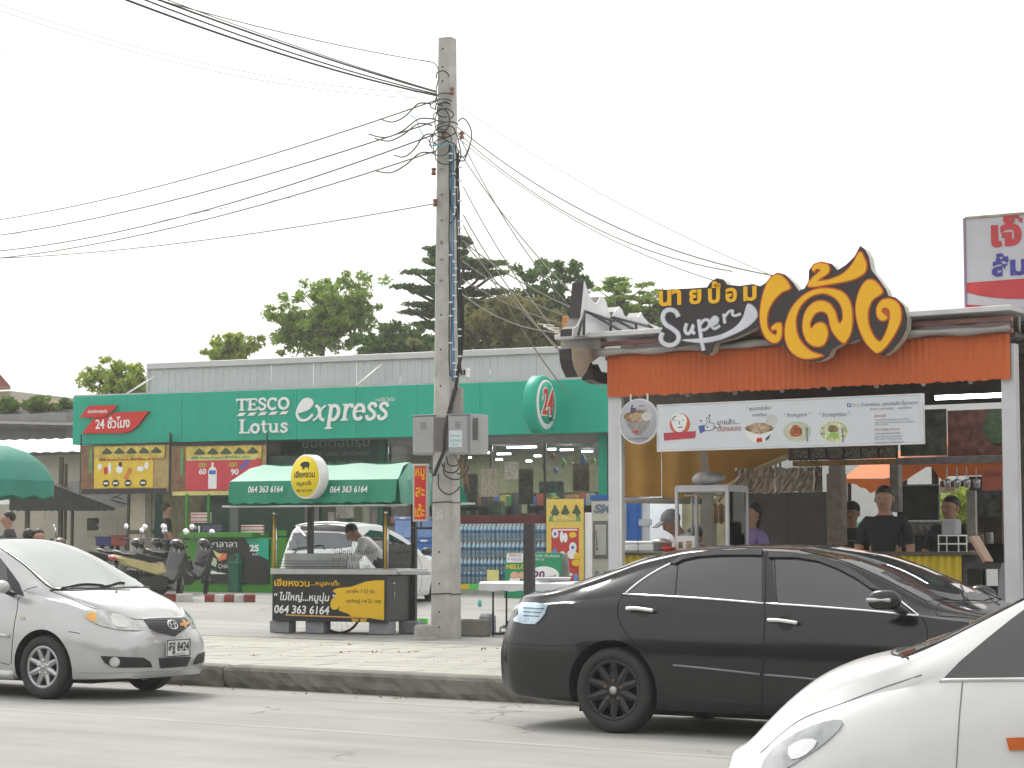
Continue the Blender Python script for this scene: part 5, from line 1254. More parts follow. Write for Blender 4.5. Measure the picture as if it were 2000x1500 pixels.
for (a, b_, y) in (((720, 262), (850, 233), 0), ((732, 270), (845, 245), 1), ((770, 303), (848, 262), 2), ((735, 334), (850, 300), 3), ((742, 232), (842, 203), 4)):
 m_ = at((a[0] + b_[0]) / 2, (a[1] + b_[1]) / 2 + 9 - 4 * (y % 2), 25.2); A, B = at(*a, 26), at(*b_, 25.2)
 mb = MB(); mb.tube([p - A for p in smooth_path3([A, A.lerp(m_, .5) - V((0, 0, .06)), m_, m_.lerp(B, .5) + V((0, 0, .08)), B], 4)], .010, 5); o = mb.build('splice_cable', CABM); o.location = A
 tag(o, ('slack splice cable looping beside the second rising cable', 'short slack cable under the second rising cable', 'slack splice cable beside the third rising cable', 'slack splice cable beside the fourth rising cable', 'slack splice cable beside the first rising cable')[y], 'cable', 'slack cables left of the pole')
RT = [((893, 205), (1500, 535), .12, .0045, CABL, 'topmost thin wire from the pole to the big food stall sign', 21), ((893, 248), (1520, 540), .30, .008, CABB, 'upper cable from the pole to the big food stall sign', 21), ((893, 258), (1430, 530), .30, .007, CABB, 'middle cable from the pole towards the big stall sign', 21), ((893, 268), (1395, 548), .2, .006, CABL, 'lower cable from the pole towards the big stall sign', 21),
   ((893, 290), (1120, 575), .1, .008, CABB, 'first steep cable from the pole to the stall roof', 22), ((895, 262), (1105, 590), .15, .007, CABM, 'second steep cable from the pole to the stall roof', 22), ((905, 365), (1095, 660), .1, .008, CABB, 'third steep cable from the pole to the stall roof', 22), ((905, 420), (1095, 690), .1, .009, CABB, 'fourth steep cable from the pole to the stall roof', 22),
   ((905, 470), (1180, 760), .1, .009, CABB, 'steep cable from the pole past the stall corner', 22), ((903, 470), (1180, 625), .1, .009, CABB, 'upper of the shallow cables to the stall antenna', 22), ((903, 510), (1180, 640), .1, .009, CABB, 'middle shallow cable to the stall antenna', 22), ((903, 545), (1180, 650), .1, .009, CABB, 'lower shallow cable to the stall antenna', 22), ((903, 575), (1090, 650), .1, .009, CABB, 'lowest shallow cable to the stall antenna', 22), ((905, 440), (1110, 770), .12, .008, CABB, 'outer steep cable ending at the round green sign', 24)]
for a, b_, sg, r, m, lab, db in RT: wire(a, b_, sg, r, m, lab, 'cables right of the pole', 25.3, db)
p = onz(829, 1250, .2); t = Fr(p, 20)
b = MB(); b.lathe([(.17, 0), (.17, .015), (.135, .02), (.13, .06), (.125, .16), (.11, .185), (.09, .19), (0.001, .185)], 20)
solo('umbrella_base', b, CON, 'round grey concrete foot on a flat rim, left of the pole foot', 'concrete base', t)
p = onz(925, 1243, .2); t = Fr(p, 30); b = MB(); b.box(-.22, .2, -.1, .12, 0, .22, .02)
solo('concrete_block', b, mat('old_concrete', (.22, .21, .19), .9, var=.3, bump=.6, stain=.5), 'stained concrete block on the pavement against the right side of the pole', 'block', t)
p = onz(950, 1240, .2); t = Fr(p, 30); b = MB(); b.box(-.1, .11, -.06, .1, 0, .28, .04)
solo('cement_sack', b, mat('printed_sack', (.35, .36, .42), .8, var=.5, scale=18), 'white and blue printed sack standing beside the concrete block', 'sack', t)
p = onz(937, 1210, .2); t = Fr(p, 30); b = MB(); b.lathe([(.03, .0), (.032, .07), (.02, .09), (.014, .12), (0.001, .12)], 12); b.v = [(x, y, z + .02) for x, y, z in b.v]
p = onf(937, 1200)
solo('spray_bottle', b, mat('teal_plastic', (.04, .42, .45), .3), 'small teal plastic bottle on the ground behind the printed sack', 'bottle', Fr(p, 30))
# ================================================================ satay cart
cl = onz(537, 1236, .21); CF = Fr(cl, 24); cy = 0
qa, qb = CF.rect(532, 1120, 755, 1215, 0)[:2]
ct = thing('food_cart', 'black and yellow satay cart with green scalloped canopy and phone number 064 363 6164', 'food cart', CF)
BLKP = mat('cart_black', (.018, .018, .019), .35); z0 = CF.l(640, 1214, 0).z; z1 = CF.l(640, 1122, 0).z; D = .85
b = MB(); b.box(qa + .01, qb, .012, D, z0, z1 - .01, .006); b.build('cabinet', BLKP, ct)
b = MB(); b.box(qa, qb - .0, -.0, .01, z0, z1); b.build('front_panel', BLKP, ct)
STL = mat('brushed_steel', (.5, .5, .5), .3, .8, var=.1)
b = MB(); b.box(qa - .02, qb + .16, -.03, D + .04, z1, z1 + .075, .006); b.build('worktop', STL, ct)
YG = mat('cart_yellow', C('#e6b90f'), .45, var=.03)
def CP(poly, m, d, nm='print'): b = MB(); b.prism(CF.poly(poly, 0, Z3), -d - .001, -d + .0005); return b.build(nm, m, ct)
pig = [(1182, 1012), (1120, 1012), (1050, 1022), (1000, 1040), (950, 1058), (900, 1062), (860, 1066), (835, 1075), (820, 1090), (850, 1105), (838, 1122), (812, 1150), (806, 1175), (808, 1200), (825, 1218), (850, 1215), (872, 1195), (876, 1186), (870, 1205), (862, 1220), (890, 1232), (930, 1245), (950, 1262), (958, 1300), (1000, 1300), (1004, 1268), (1018, 1270), (1012, 1300), (1056, 1302), (1062, 1272), (1120, 1282), (1180, 1290)]
CP(pig, YG, .006, 'pig_print')
for s_, q, m_, b_ in (('เฮียหงวน', (416, 1000, 662, 1052), YG, .02), ('...หมูสะเต๊ะ', (668, 1010, 872, 1058), YG, .01), ('“ ไม่ใหญ่...หมูนุ่ม ”', (414, 1092, 846, 1170), WHITEP, .02), ('064 363 6164', (416, 1184, 800, 1244), WHITEP, .025), ('ชุดเล็ก 7 ไม้ 50.', (918, 1072, 1120, 1108), BLKP, .0), ('ชุดใหญ่ 14 ไม้ 100.', (918, 1140, 1166, 1176), BLKP, .0)):
 r = CF.rect(420 + q[0] * .28, 850 + q[1] * .28, 420 + q[2] * .28, 850 + q[3] * .28)
 txt(s_, r[0], r[1], r[2], r[3], -.0075, m_, ct, bold=b_, shear=.12 if s_[0] in '0“' else 0, th=.003, tilt=-.012)
b = MB(); a0, a1 = CF.l(560, 1201, 0), CF.l(722, 1207, 0); b.tube([(a0.x, -.03, a0.z), (a1.x, -.03, a1.z)], .011, 8); b.build('push_bar', mat('orange_wood', (.6, .33, .1), .5), ct)
for (x, y) in ((768, 1150), (770, 1172)): pass
b = MB(); b.box(qb + .001, qb + .006, .18, .24, z1 - .12, z1 - .1); b.box(qb + .001, qb + .01, .2, .215, z1 - .3, z1 - .22); b.build('door_latch', STL, ct)
zz = z1 + .075; zc = zz + .33; zg = zz + .29
for (x, y, h_) in ((qa + .02, .0, .72), (qb - .02, .0, .72)):
 b = MB(); b.tube([(x, y, zz), (x, y, zz + h_)], .02, 8); b.build('corner_post', mat('brass_yellow', (.55, .35, .06), .35, .4), ct)
 b = MB(); b.tube([(x + .035, y, zz), (x + .035, y, zz + h_ - .03)], .01, 6); b.ball((x, y, zz + h_ + .02), .024, 10, 8); b.build('post_finial', CHROME, ct)
cg = glass('cart_glass', (.97, .985, .98), .0)
b = MB(); b.box(qa + .05, qb - .05, -.004, .002, zz + .005, zg); b.build('front_glass', cg, ct)
b = MB(); b.box(qb + .02, qb + .026, .02, D - .05, zz + .005, zg + .03); b.build('side_glass', cg, ct)
LB = mat('dark_letters', (.05, .045, .045), .5)
for s_, q in (('“ไม่ใหญ่...หมูนุ่ม”', (812, 788, 1130, 840)), ('ชุดเล็ก 7 ไม้ 50.', (812, 848, 1030, 884)), ('ชุดใหญ่ 14 ไม้ 100', (812, 900, 1078, 938))):
 r = CF.rect(420 + q[0] * .28, 850 + q[1] * .28, 420 + q[2] * .28, 850 + q[3] * .28, -.01); txt(s_, r[0], r[1], r[2], r[3], -.006, LB, ct, th=.003)
SFc = CF.sub((qb + .03, 0, 0), -90)
cs_e = bpy.data.objects.new('side_sign', None); COL.objects.link(cs_e); cs_e.parent = ct.o; cs_e.location = (qb + .03, 0, 0); cs_e.rotation_euler = (0, 0, rad(90)); cs_e.empty_display_size = .05
for s_, zz_, w_ in (('“ไม่ใหญ่...หมูนุ่ม”', .2, .62), ('ชุดเล็ก 7 ไม้ 50.', .11, .5), ('ชุดใหญ่ 14 ไม้ 100', .02, .6)): txt(s_, .08, .08 + w_, zz + zz_, zz + zz_ + .06, -.002, LB, cs_e, th=.003)
b = MB(); b.box(qa + .03, qb - .72, .25, .6, zz, zz + .2, .01); b.build('grill_box', mat('grill_tin', (.45, .45, .46), .4, .5, var=.15), ct)
for i in range(3): b = MB(); b.tube([(qa + .05, .03, zz + .03 + i * .035), (qb - .6, .03, zz + .03 + i * .035)], .004, 5); b.build('grill_rail', DKSTEEL, ct)
b = MB(); a0 = CF.l(775, 1125, 0); b.box(qb + .02, qb + .62, .02, .3, z1 + .0, z1 + .04, .008); b.build('side_shelf', STL, ct)
for (x0, x1, lab) in ((526, 564, 'l'), (596, 632, 'm'), (720, 760, 'n'), (778, 816, 'r')):
 yy = .05 if lab in 'lmn' else .5
 r = CF.rect(x0, 1208, x1, 1234 if lab != 'r' else 1240, yy); b = MB(); b.box(r[0], r[1], yy, yy + .2, .0, z0, .01)
 t = solo('support_block', b, mat('bin_grey_block', (.24, .25, .27), .85, var=.2, bump=.2, stain=.4), {'l': 'grey block holding up the left end of the satay cart', 'm': 'grey block under the satay cart left of its spoked wheel', 'n': 'grey block under the right end of the satay cart', 'r': 'dark grey block under the rear right corner of the satay cart'}[lab], 'block', CF, (r[0], yy, 0), 'blocks propping up the cart')
for (xw, yw) in ((663, .35),):
 q = CF.l(xw, 1210, yw); R_ = .33; c = V((q.x, yw, R_ + .0)); 
 b = MB(); b.tube([(c.x + R_ * math.cos(2 * math.pi * i / 36), yw, c.z + R_ * math.sin(2 * math.pi * i / 36)) for i in range(37)], .018, 8, cap=False); b.build('wheel_tyre', RUBT, ct)
 b = MB()
 for i in range(20): a = 2 * math.pi * i / 20; b.tube([(c.x, yw, c.z), (c.x + (R_ - .02) * math.cos(a + .15), yw, c.z + (R_ - .02) * math.sin(a + .15))], .002, 4)
 tag(b.build('spokes', CHROME, ct), kind='stuff')
TG = mat('cart_canopy_green', C('#12856a'), .42, var=.08, bump=.15, coat=.25); TGP = mat('cart_canopy_top', C('#12856a'), .5, var=.08)
cz1 = CF.l(620, 906, .45).z; czm = CF.l(620, 938, -.25).z; czb = CF.l(620, 985, -.3).z
cx0, cx1 = CF.l(449, 960, -.25).x, CF.l(776, 960, -.25).x; rx0, rx1 = CF.l(515, 906, .45).x, CF.l(800, 906, .45).x; back = 1.15
n = 40; vs = []; fs = []
def canrow(pts): 
 for p in pts: vs.append(p)
rows = []
for i in range(n + 1):
 t = i / n; x = cx0 + (cx1 - cx0) * t; xr_ = rx0 + (rx1 - rx0) * t; w = .012 * math.sin(i * 1.9) + .02 * math.sin(i * .6)
 sc_ = .035 * abs(math.sin(math.pi * t * 11)) ** .7
 rows.append([(xr_, .45, cz1 - .02 * math.sin(math.pi * t * 3) ** 2), (x * .35 + xr_ * .65, .15, cz1 - .06), (x, -.22, czm + .01), (x, -.26, czm), (x, -.28 + w * .6, (czm + czb) / 2), (x, -.29 + w, czb + .01 + (0.035 - sc_))])
m_ = 6
for r_ in rows: vs += r_
fs = [[i * m_ + j, i * m_ + j + 1, (i + 1) * m_ + j + 1, (i + 1) * m_ + j] for i in range(n) for j in range(m_ - 1)]
b = MB(); b.smooth = True; b.add(vs, fs); o = b.build('canopy_front', TG, ct); o.data.set_sharp_from_angle(angle=rad(30))
b = MB(); b.smooth = True; vs = []; ns = 14
for i in range(ns + 1):
 t = i / ns; y = -.26 + (back + .26) * t; sc_ = .04 * abs(math.sin(math.pi * t * 5)) ** .7; w = .015 * math.sin(i * 1.7)
 zr_ = cz1 - abs(y - .45) / .7 * (cz1 - czm) ; zr_ = max(czm, zr_)
 vs += [(rx1 - abs(y - .45) * .0, .45, cz1), (cx1 + .02, y, czm), (cx1 + .04 + w, y, (czm + czb) / 2), (cx1 + .05 + w, y, czb - .02 + (.04 - sc_))]
fs = [[i * 4 + j, (i + 1) * 4 + j, (i + 1) * 4 + j + 1, i * 4 + j + 1] for i in range(ns) for j in range(3)]
b.add(vs, fs); o = b.build('canopy_side', TG, ct); o.data.set_sharp_from_angle(angle=rad(30))
b = MB(); b.add([(rx0, .45, cz1), (rx1, .45, cz1), (cx1, back, czm), (cx0, back, czm), (cx1, back, czb), (cx0, back, czb)], [[0, 1, 2, 3], [3, 2, 4, 5]]); b.add([(rx0, .45, cz1), (cx0, -.22, czm), (cx0, back, czm), (cx0, back, czb), (cx0, -.26, czb)], [[0, 2, 1], [1, 2, 3, 4]]); b.build('canopy_back', TG, ct)
for q in (((450, 930), (520, 978)), ):
 pass
r = CF.rect(486, 949, 554, 962, -.3); txt('064 363 6164', r[0], r[1], r[2], r[3], -.315, WHITEP, ct, bold=.02, shear=.15, th=.004)
r = CF.rect(646, 949, 719, 962, -.3); txt('064 363 6164', r[0], r[1], r[2], r[3], -.315, WHITEP, ct, bold=.02, shear=.15, th=.004)
b = MB(); b.tube([(cx0 - .1, -.27, czb - .02), (cx1 + .15, -.27, czb - .02)], .014, 8); b.build('canopy_rail', STL, ct)
b = MB(); b.tube([(cx0 - .05, back - .1, czb + .02), (cx1 + .5, back - .1, czb + .02)], .014, 8); b.build('canopy_rail', STL, ct)
for (px_, yy, zl) in ((607, .35, zz), (754, .3, zz), (809, .75, zz - 1)):
 x = CF.l(px_, 1000, yy).x; b = MB(); b.box(x - .035, x + .035, yy - .03, yy + .03, zz - .2 if zl > 0 else .1, cz1 - .2); b.build('canopy_post', DKSTEEL, ct)
b = MB(); b.smooth = True; P4 = [CF.l(x, y, 1.3) for x, y in ((842, 905), (898, 935), (912, 978), (925, 985), (880, 990), (845, 985))]
b.add(P4, [[0, 1, 5], [1, 2, 4, 5], [2, 3, 4]]); b.build('canopy_flap', TG, ct)
q = CF.l(596, 931, -.42); rs = thing('round_cart_sign', 'round yellow light box sign with a black pig fixed on the cart canopy', 'sign', CF, (q.x, -.42, q.z), 18)
R_ = .29
b = MB(); b.lathe([(R_ - .01, .16), (R_, .15), (R_, .01), (R_ - .008, 0), (R_ - .02, -.002)], 48, 'y'); b.build('drum', WHITE, rs)
b = MB(); b.lathe([(R_ - .02, .002), (R_ - .022, -.006)], 48, 'y'); b.build('face', mat('sign_yellow', C('#e8cf10'), .4, var=.03), rs)
K = (420, 740, .2)
def RS(x0, y0, x1, y1):  # zoomed pixels to sign-local
 s_ = .2 * 26.2 / 4000; return ((x0 - 862) * s_ * 1.05, (x1 - 862) * s_ * 1.05, -(y1 - 960) * s_, -(y0 - 960) * s_)
for s_, q, b_ in (('เฮียหงวน', (716, 900, 1004, 970), .02), ('หมูสะเต๊ะ', (752, 1000, 962, 1062), .01), ('064 363 6164', (752, 1085, 962, 1112), 0)):
 r = RS(*q); txt(s_, r[0], r[1], r[2], r[3], -.007, BLKP, rs, bold=b_, th=.003)
pg = [(800, 850), (800, 832), (815, 822), (830, 815), (860, 808), (900, 812), (926, 822), (928, 845), (918, 866), (920, 888), (910, 888), (904, 866), (860, 868), (850, 888), (844, 868), (838, 890), (830, 888), (826, 862), (812, 856)]
b = MB(); b.prism([((x - 862) * .2 * 26.2 / 4000 * 1.05, -(y - 960) * .2 * 26.2 / 4000) for x, y in pg], -.009, -.006); b.build('pig_print', BLKP, rs)
q = CF.rect(806, 906, 834, 1019, -.3); vs_ = thing('vertical_sign', 'narrow upright red sign with yellow lettering on a black stand beside the cart', 'sign', CF, (q[0], -.3, 0), -6)
W, zb_, zt2 = q[1] - q[0], q[2], q[3]
b = MB(); b.box(0, W, 0, .07, zb_, zt2, .008); b.build('sign_case', mat('pale_frame', (.5, .48, .47), .5), vs_)
b = MB(); b.box(.025, W - .025, -.004, 0.001, zb_ + .03, zt2 - .03); b.build('sign_face', mat('sign_red', C('#cf2a22'), .45), vs_)
SY = mat('sign_letter_yellow', C('#f0b41a'), .45)
for s_, a, c in (('หมู', .72, .93), ('สะ', .43, .60), ('เต๊ะ', .08, .31)): H_ = zt2 - zb_; txt(s_, .04, W - .04, zb_ + a * H_, zb_ + c * H_, -.005, SY, vs_, bold=.02, th=.003)
b = MB(); b.tube([(W + .06, .05, 0), (W + .06, .05, zt2 + .2)], .022, 8); b.build('stand_post', DKSTEEL, vs_)
b = MB(); b.tube([(-.03, .04, zb_ - .08), (W + .06, .04, zb_ - .08)], .016, 8); b.build('stand_arm', DKSTEEL, vs_)
b = MB(); b.tube([(W / 2, .04, zb_ - .0), (W / 2, .04, zb_ - .08)], .012, 6); b.tube([(W + .06, .05, zt2 - .05), (W + .0, .05, zt2 - .05)], .012, 6); b.build('stand_clip', DKSTEEL, vs_)
p = onz(825, 1226, .2); b = MB(); b.lathe([(.07, 0), (.085, .13), (.08, .13), (.065, .02), (.001, .02)], 18)
solo('bucket', b, mat('lime_bucket', (.08, .5, .05), .4), 'small bright green bucket behind the concrete foot beside the cart', 'bucket', Fr(p, 0))
# ================================================================ things in front of the store
WTR = mat('water_bottle_plastic', (.42, .58, .68), .12, var=.25, scale=18, coat=.6); LBL = mat('bottle_label', (.10, .28, .5), .4, var=.5, scale=60); CAPW = mat('bottle_cap', (.7, .74, .78), .4)
def bottle_mesh(n=9):
 b = MB(); b.lathe([(.034, 0), (.037, .01), (.037, .1), (.034, .115), (.037, .13), (.037, .21), (.03, .245), (.014, .275), (.014, .285)], n)
 b.cur = 1; b.lathe([(.0375, .135), (.0375, .2)], n); b.cur = 2; b.lathe([(.016, .285), (.016, .305), (.001, .307)], n)
 return b.mesh('bottle', [WTR, LBL, CAPW])
BM = bottle_mesh()
r0 = SF.l(897, 1100, .55).x; r1 = SF.l(1064, 1100, .55).x
sh = thing('bottle_display', 'low display stand with green price edge holding the stacked water bottles', 'display stand', SF, (r0, .5, 0))
zs_ = [SF.l(980, y, .55).z for y in (1140, 1120, 1088, 1055)]
Wd = r1 - r0
b = MB(); b.box(-.02, Wd + .02, -.04, .45, GZ, zs_[0] - .13); b.build('plinth', CON, sh)
b = MB(); b.box(-.02, Wd + .02, -.05, -.02, zs_[0] - .12, zs_[0] - .005); b.build('price_edge', mat('bright_green_strip', (.1, .6, .12), .45), sh)
for i in range(4): b = MB(); b.box(.05 + i * .42, .26 + i * .42, -.06, -.051, zs_[0] - .11, zs_[0] - .02); b.build('price_tag', YELP, sh)
npk = 7; pwid = Wd / npk; kbs = pwid / 3 / .078
rown = ['bottom', 'second lowest', 'second highest', 'top']; coln = ['first', 'second', 'third', 'fourth', 'fifth', 'sixth', 'last']
for j in range(4):
 for i in range(npk):
  t = thing('water_bottle_pack', 'shrink wrapped pack of clear water bottles, %s from the left in the %s row' % (coln[i], rown[j]), 'bottle pack', SF, (r0 + i * pwid + random.uniform(-.008, .008), .52, zs_[j]), random.uniform(-2, 2), 'water bottle packs in front of the store')
  for a in range(3):
   for c in range(2):
    o = obj_from('bottle', BM, t); o.location = (.04 * kbs + a * .078 * kbs, .04 + c * .08, 0); o.scale = (kbs, kbs, 1.0 if j < 3 else 1.05)
  b = MB(); b.box(.002, pwid - .004, -.004, .165, .0, .2, .02); b.build('film', glass('shrink_film', (.86, .93, .98), .08, .15), t)
q = SF.rect(951, 1113, 974, 1134, .3); b = MB(); b.box(q[0], q[1], .3, .31, q[2], q[3]); solo('price_card', b, mat('pale_yellow_card', (.75, .72, .25), .5), 'pale yellow price card in front of the bottom row of bottles', 'price card', SF, (q[0], .3, q[2]))
BLU = [mat('crate_blue_%d' % i, c, .4, var=.1) for i, c in enumerate(((.16, .27, .55), (.22, .33, .62), (.05, .16, .5)))]
for i, (x0, y0, x1, y1, yy, m_, lab) in enumerate(((766, 1052, 806, 1098, .25, 0, 'blue plastic tub at the lower left of the stack behind the hatchback'), (806, 1052, 850, 1098, .25, 2, 'deep blue plastic tub at the lower right of the stack behind the pole'), (768, 1008, 806, 1051, .3, 1, 'pale blue plastic tub at the upper left of the stack'), (808, 1008, 850, 1051, .3, 0, 'pale blue plastic tub at the upper right of the stack'))):
 q = SF.rect(x0, y0, x1, y1, yy); t = thing('plastic_tub', lab, 'tub', SF, (q[0], yy, q[2]), 0, 'blue tubs by the shop window'); W, H = q[1] - q[0], q[3] - q[2]
 if i < 2: t.o.location.z = q[2]
 b = MB(); b.box(.015, W - .015, .02, .36, 0, H * .84, .02); b.build('body', BLU[m_], t)
 b = MB(); b.box(0, W, 0, .38, H * .84, H * .98, .015); b.build('lid', BLU[m_], t)
 b = MB(); b.box(W * .35, W * .65, -.012, .0, H * .86, H * .95, .004); b.build('handle', CAPW, t)
q = SF.rect(766, 1098, 850, 1130, .3); b = MB(); b.box(q[0], q[1], .3, .62, GZ - .02, q[3] - .002); solo('tub_platform', b, DKI, 'low dark platform under the stacked blue tubs', 'platform', SF, (q[0], .3, GZ - .02))
fy = -.7; q = SF.rect(1067, 975, 1141, 1150, fy); t = thing('promotion_standee', 'tall yellow and red promotional standee beside the shop window', 'standee', SF, (q[0], fy, gz(*(SF.M @ V((q[0], fy, 0)))[:2])), 3)
W, H = q[1] - q[0], SF.l(1104, 975, fy).z - t.O.z
b = MB(); b.box(0, W, 0, .03, .0, H, .006); b.build('board', mat('standee_yellow', (.72, .52, .1), .5, var=.08), t)
b = MB(); b.box(W, W + .14, .05, .09, 0, H * .86, .01); b.build('support_panel', WHITEP, t)
def SP(pts, m, d=.004, nm='print'): b = MB(); b.prism([(p[0] * W, p[1] * H) for p in pts], -d, -d + .003); return b.build(nm, m, t)
SP([(.14, .1), (.88, .1), (.88, .7), (.14, .7)], mat('standee_red', (.5, .04, .03), .45, var=.05), .004)
G2 = mat('standee_grey_green', (.06, .09, .05), .5)
for x in (.12, .4, .7): SP([(x, .86), (x + .06, .9), (x + .09, .94), (x + .14, .94), (x + .18, .9), (x + .24, .86), (x + .19, .83), (x + .05, .83)], G2, .005)
SP([(.06, .77), (.94, .77), (.9, .83), (.1, .83)], mat('standee_green', (.1, .32, .1), .5), .0055); SP([(.18, .775), (.82, .775), (.8, .845), (.2, .83)], mat('standee_gold', (.65, .5, .12), .5, var=.4, scale=30), .0075)
def el(cx, cz, rx, rz, n=14): return [(cx + rx * math.cos(2 * math.pi * i / n), cz + rz * math.sin(2 * math.pi * i / n)) for i in range(n)]
for c, m_, d in ((el(.24, .64, .09, .045), WHITEP, .006), (el(.42, .61, .05, .06), WHITEP, .006), (el(.52, .60, .06, .05), WHITEP, .0075), (el(.72, .63, .1, .03), YELP, .006), (el(.72, .5, .1, .055), WHITEP, .006), (el(.7, .43, .13, .05), WHITEP, .0085), (el(.84, .41, .09, .035), YELP, .0105), (el(.8, .34, .11, .035), YELP, .006), (el(.44, .42, .08, .04), WHITEP, .006), (el(.58, .22, .14, .02), WHITEP, .006), (el(.8, .19, .06, .04), mat('print_sky', (.08, .35, .7), .5), .006), (el(.6, .12, .16, .02), MATS['print_sky'], .009), ([(.16, .46), (.26, .5), (.4, .3), (.36, .24), (.3, .26)], mat('print_dots_blue', (.1, .25, .6), .5, var=.5, scale=60), .009)):
 SP(c, m_, d)
for cx_, cz in ((.24, .64), (.72, .5), (.44, .42)): SP(el(cx_, cz, .04, .02, 8), mat('print_blue', (.06, .14, .5), .5), .0112)
SP([(.18, .675), (.84, .675), (.84, .69), (.18, .69)], WHITEP, .0052)
fy = -2.2; q = SF.rect(984, 1080, 1094, 1180, fy); gzz = gz(*(SF.M @ V((q[0], fy, 0)))[:2]); t = thing('a_board', 'green folding A-board with HELLO and a white price oval behind the white table', 'sign', SF, (q[0], fy, gzz)); W = q[1] - q[0]; H = SF.l(1040, 1079, fy).z - gzz
b = MB(); b.M = Matrix.Rotation(rad(-5), 4, 'X'); b.box(0, W, 0, .02, 0, H, .004); b.build('front_board', mat('aboard_green', C('#0e8a5c'), .45), t)
b = MB(); b.M = Matrix.Translation((0, .42, 0)) @ Matrix.Rotation(rad(13), 4, 'X'); b.box(.02, W + .05, 0, .02, 0, H, .004); b.build('back_board', mat('aboard_grey', (.35, .36, .35), .5), t)
fe = bpy.data.objects.new('front_print', None); COL.objects.link(fe); fe.parent = t.o; fe.rotation_euler = (rad(-5), 0, 0); fe.empty_display_size = .05
def TB_(s_, x0, x1, z0, z1, m_, **k): txt(s_, x0 * W, x1 * W, z0 * H, z1 * H, -.002, m_, fe, th=.003, **k)
b = MB(); b.box(.03 * W, .32 * W, -.006, -.001, .78 * H, .98 * H); b.build('logo_tile', WHITEP, fe)
txt('TESCO', .06 * W, .29 * W, .91 * H, .96 * H, -.007, REDP, fe, th=.002, bold=.03); txt('Lotus', .06 * W, .29 * W, .84 * H, .9 * H, -.007, mat('print_blue', (.06, .14, .5), .5), fe, th=.002); txt('express', .14 * W, .3 * W, .8 * H, .83 * H, -.007, REDP, fe, th=.002)
TB_('เทสโก้ โลตัส เอ็กซ์เพรส', .36, .97, .9, .97, WHITEP); TB_('เปิดบริการ', .4, .7, .83, .88, WHITEP); TB_('HELLO', .03, .38, .64, .74, YELP, bold=.03)
b = MB(); b.prism([(p[0] * W, p[1] * H) for p in el(.7, .5, .27, .2, 24)], -.006, -.001); b.build('price_oval', WHITEP, fe)
txt('20', .52 * W, .72 * W, .42 * H, .6 * H, -.007, mat('print_purple', (.14, .02, .12), .5), fe, bold=.04, th=.002); txt('นาที', .73 * W, .92 * W, .42 * H, .52 * H, -.007, BLACK, fe, th=.002)
SK = mat('print_skin', (.65, .38, .25), .5)
for cx_ in (.18, .32): b = MB(); b.prism([(p[0] * W, p[1] * H) for p in el(cx_, .5, .08, .08, 12)], -.006, -.001); b.build('print', SK, fe)
b = MB(); b.prism([(p[0] * W, p[1] * H) for p in [(.08, .3), (.26, .3), (.28, .44), (.1, .44)]], -.005, -.001); b.build('print', WHITEP, fe)
fy = .1; q = SF.rect(1155, 977, 1214, 1120, fy); t = thing('vending_machine', 'cream coin operated machine with SM lettering beside the white stall post', 'vending machine', SF, (q[0], fy, GZ)); W = q[1] - q[0]; H = q[3] - GZ
CRM = mat('cream_enamel', (.55, .55, .50), .4, var=.05, stain=.15)
b = MB(); b.box(0, W, 0, .5, 0, H, .015); b.build('case', CRM, t)
b = MB(); b.box(-.02, W + .02, -.02, .5, H, H + .1, .01); b.build('blue_top', mat('cobalt_blue', (.01, .1, .4), .4), t)
b = MB(); b.box(.04, W * .55, -.015, -.001, H * .38, H * .78, .005); b.build('window_frame', mat('dim_grey', (.16, .16, .16), .5), t)
b = MB(); b.box(.08, W * .5, -.02, -.0155, H * .42, H * .74); b.build('notice', mat('dull_paper', (.5, .51, .5), .5), t)
txt('SM', .05, W * .7, H * .86, H * .96, -.001, mat('slate_blue', (.16, .22, .32), .5), t, bold=.06, shear=.2)
txt('R.O.', .06, W * .6, H * .16, H * .25, -.001, MATS['slate_blue'], t, bold=.02, shear=.2)
b = MB(); b.tube([(W * .16, -.03, H * .68), (W * .2, -.03, H * .5)], .006, 6); b.ball((W * .2, -.03, H * .48), .02, 8, 6); b.build('hose_nozzle', BLACK, t)
q = SF.rect(1196, 968, 1250, 1120, .4); t = thing('blue_cabinet', 'tall bright blue cabinet behind the white stall post', 'cabinet', SF, (q[0], .4, GZ)); b = MB(); b.box(0, q[1] - q[0], 0, .6, 0, q[3] - GZ, .06); b.build('body', mat('bright_blue', (.01, .13, .50), .4), t)
b = MB(); b.box(.05, q[1] - q[0] - .05, -.012, -.001, .1, q[3] - GZ - .12, .005); b.build('door', MATS['bright_blue'], t)
q = SF.rect(1253, 965, 1270, 1120, .3); b = MB(); b.tube([((q[0] + q[1]) / 2, .3, GZ), ((q[0] + q[1]) / 2, .3, q[3] + .4)], .08, 12); b.box(q[0] - .02, q[1] + .02, .2, .35, q[2] + .9, q[2] + 1.02)
solo('drain_pipe', b, mat('pale_pipe', (.45, .48, .52), .5, stain=.2), 'thick pale grey drain pipe between the blue cabinet and the white wall', 'pipe', SF, (q[0], .3, GZ))
p0 = onz(963, 1243, .2); F = Fr(p0, 22)
t = thing('folding_table', 'white covered folding table with thin black legs to the right of the pole', 'table', F); q = F.rect(937, 1137, 1120, 1156, -.02)
CL = mat('white_plastic_cloth', (.72, .72, .76), .35, var=.05)
b = MB(); b.smooth = True; n = 24; L = q[1] - q[0]; vs = []
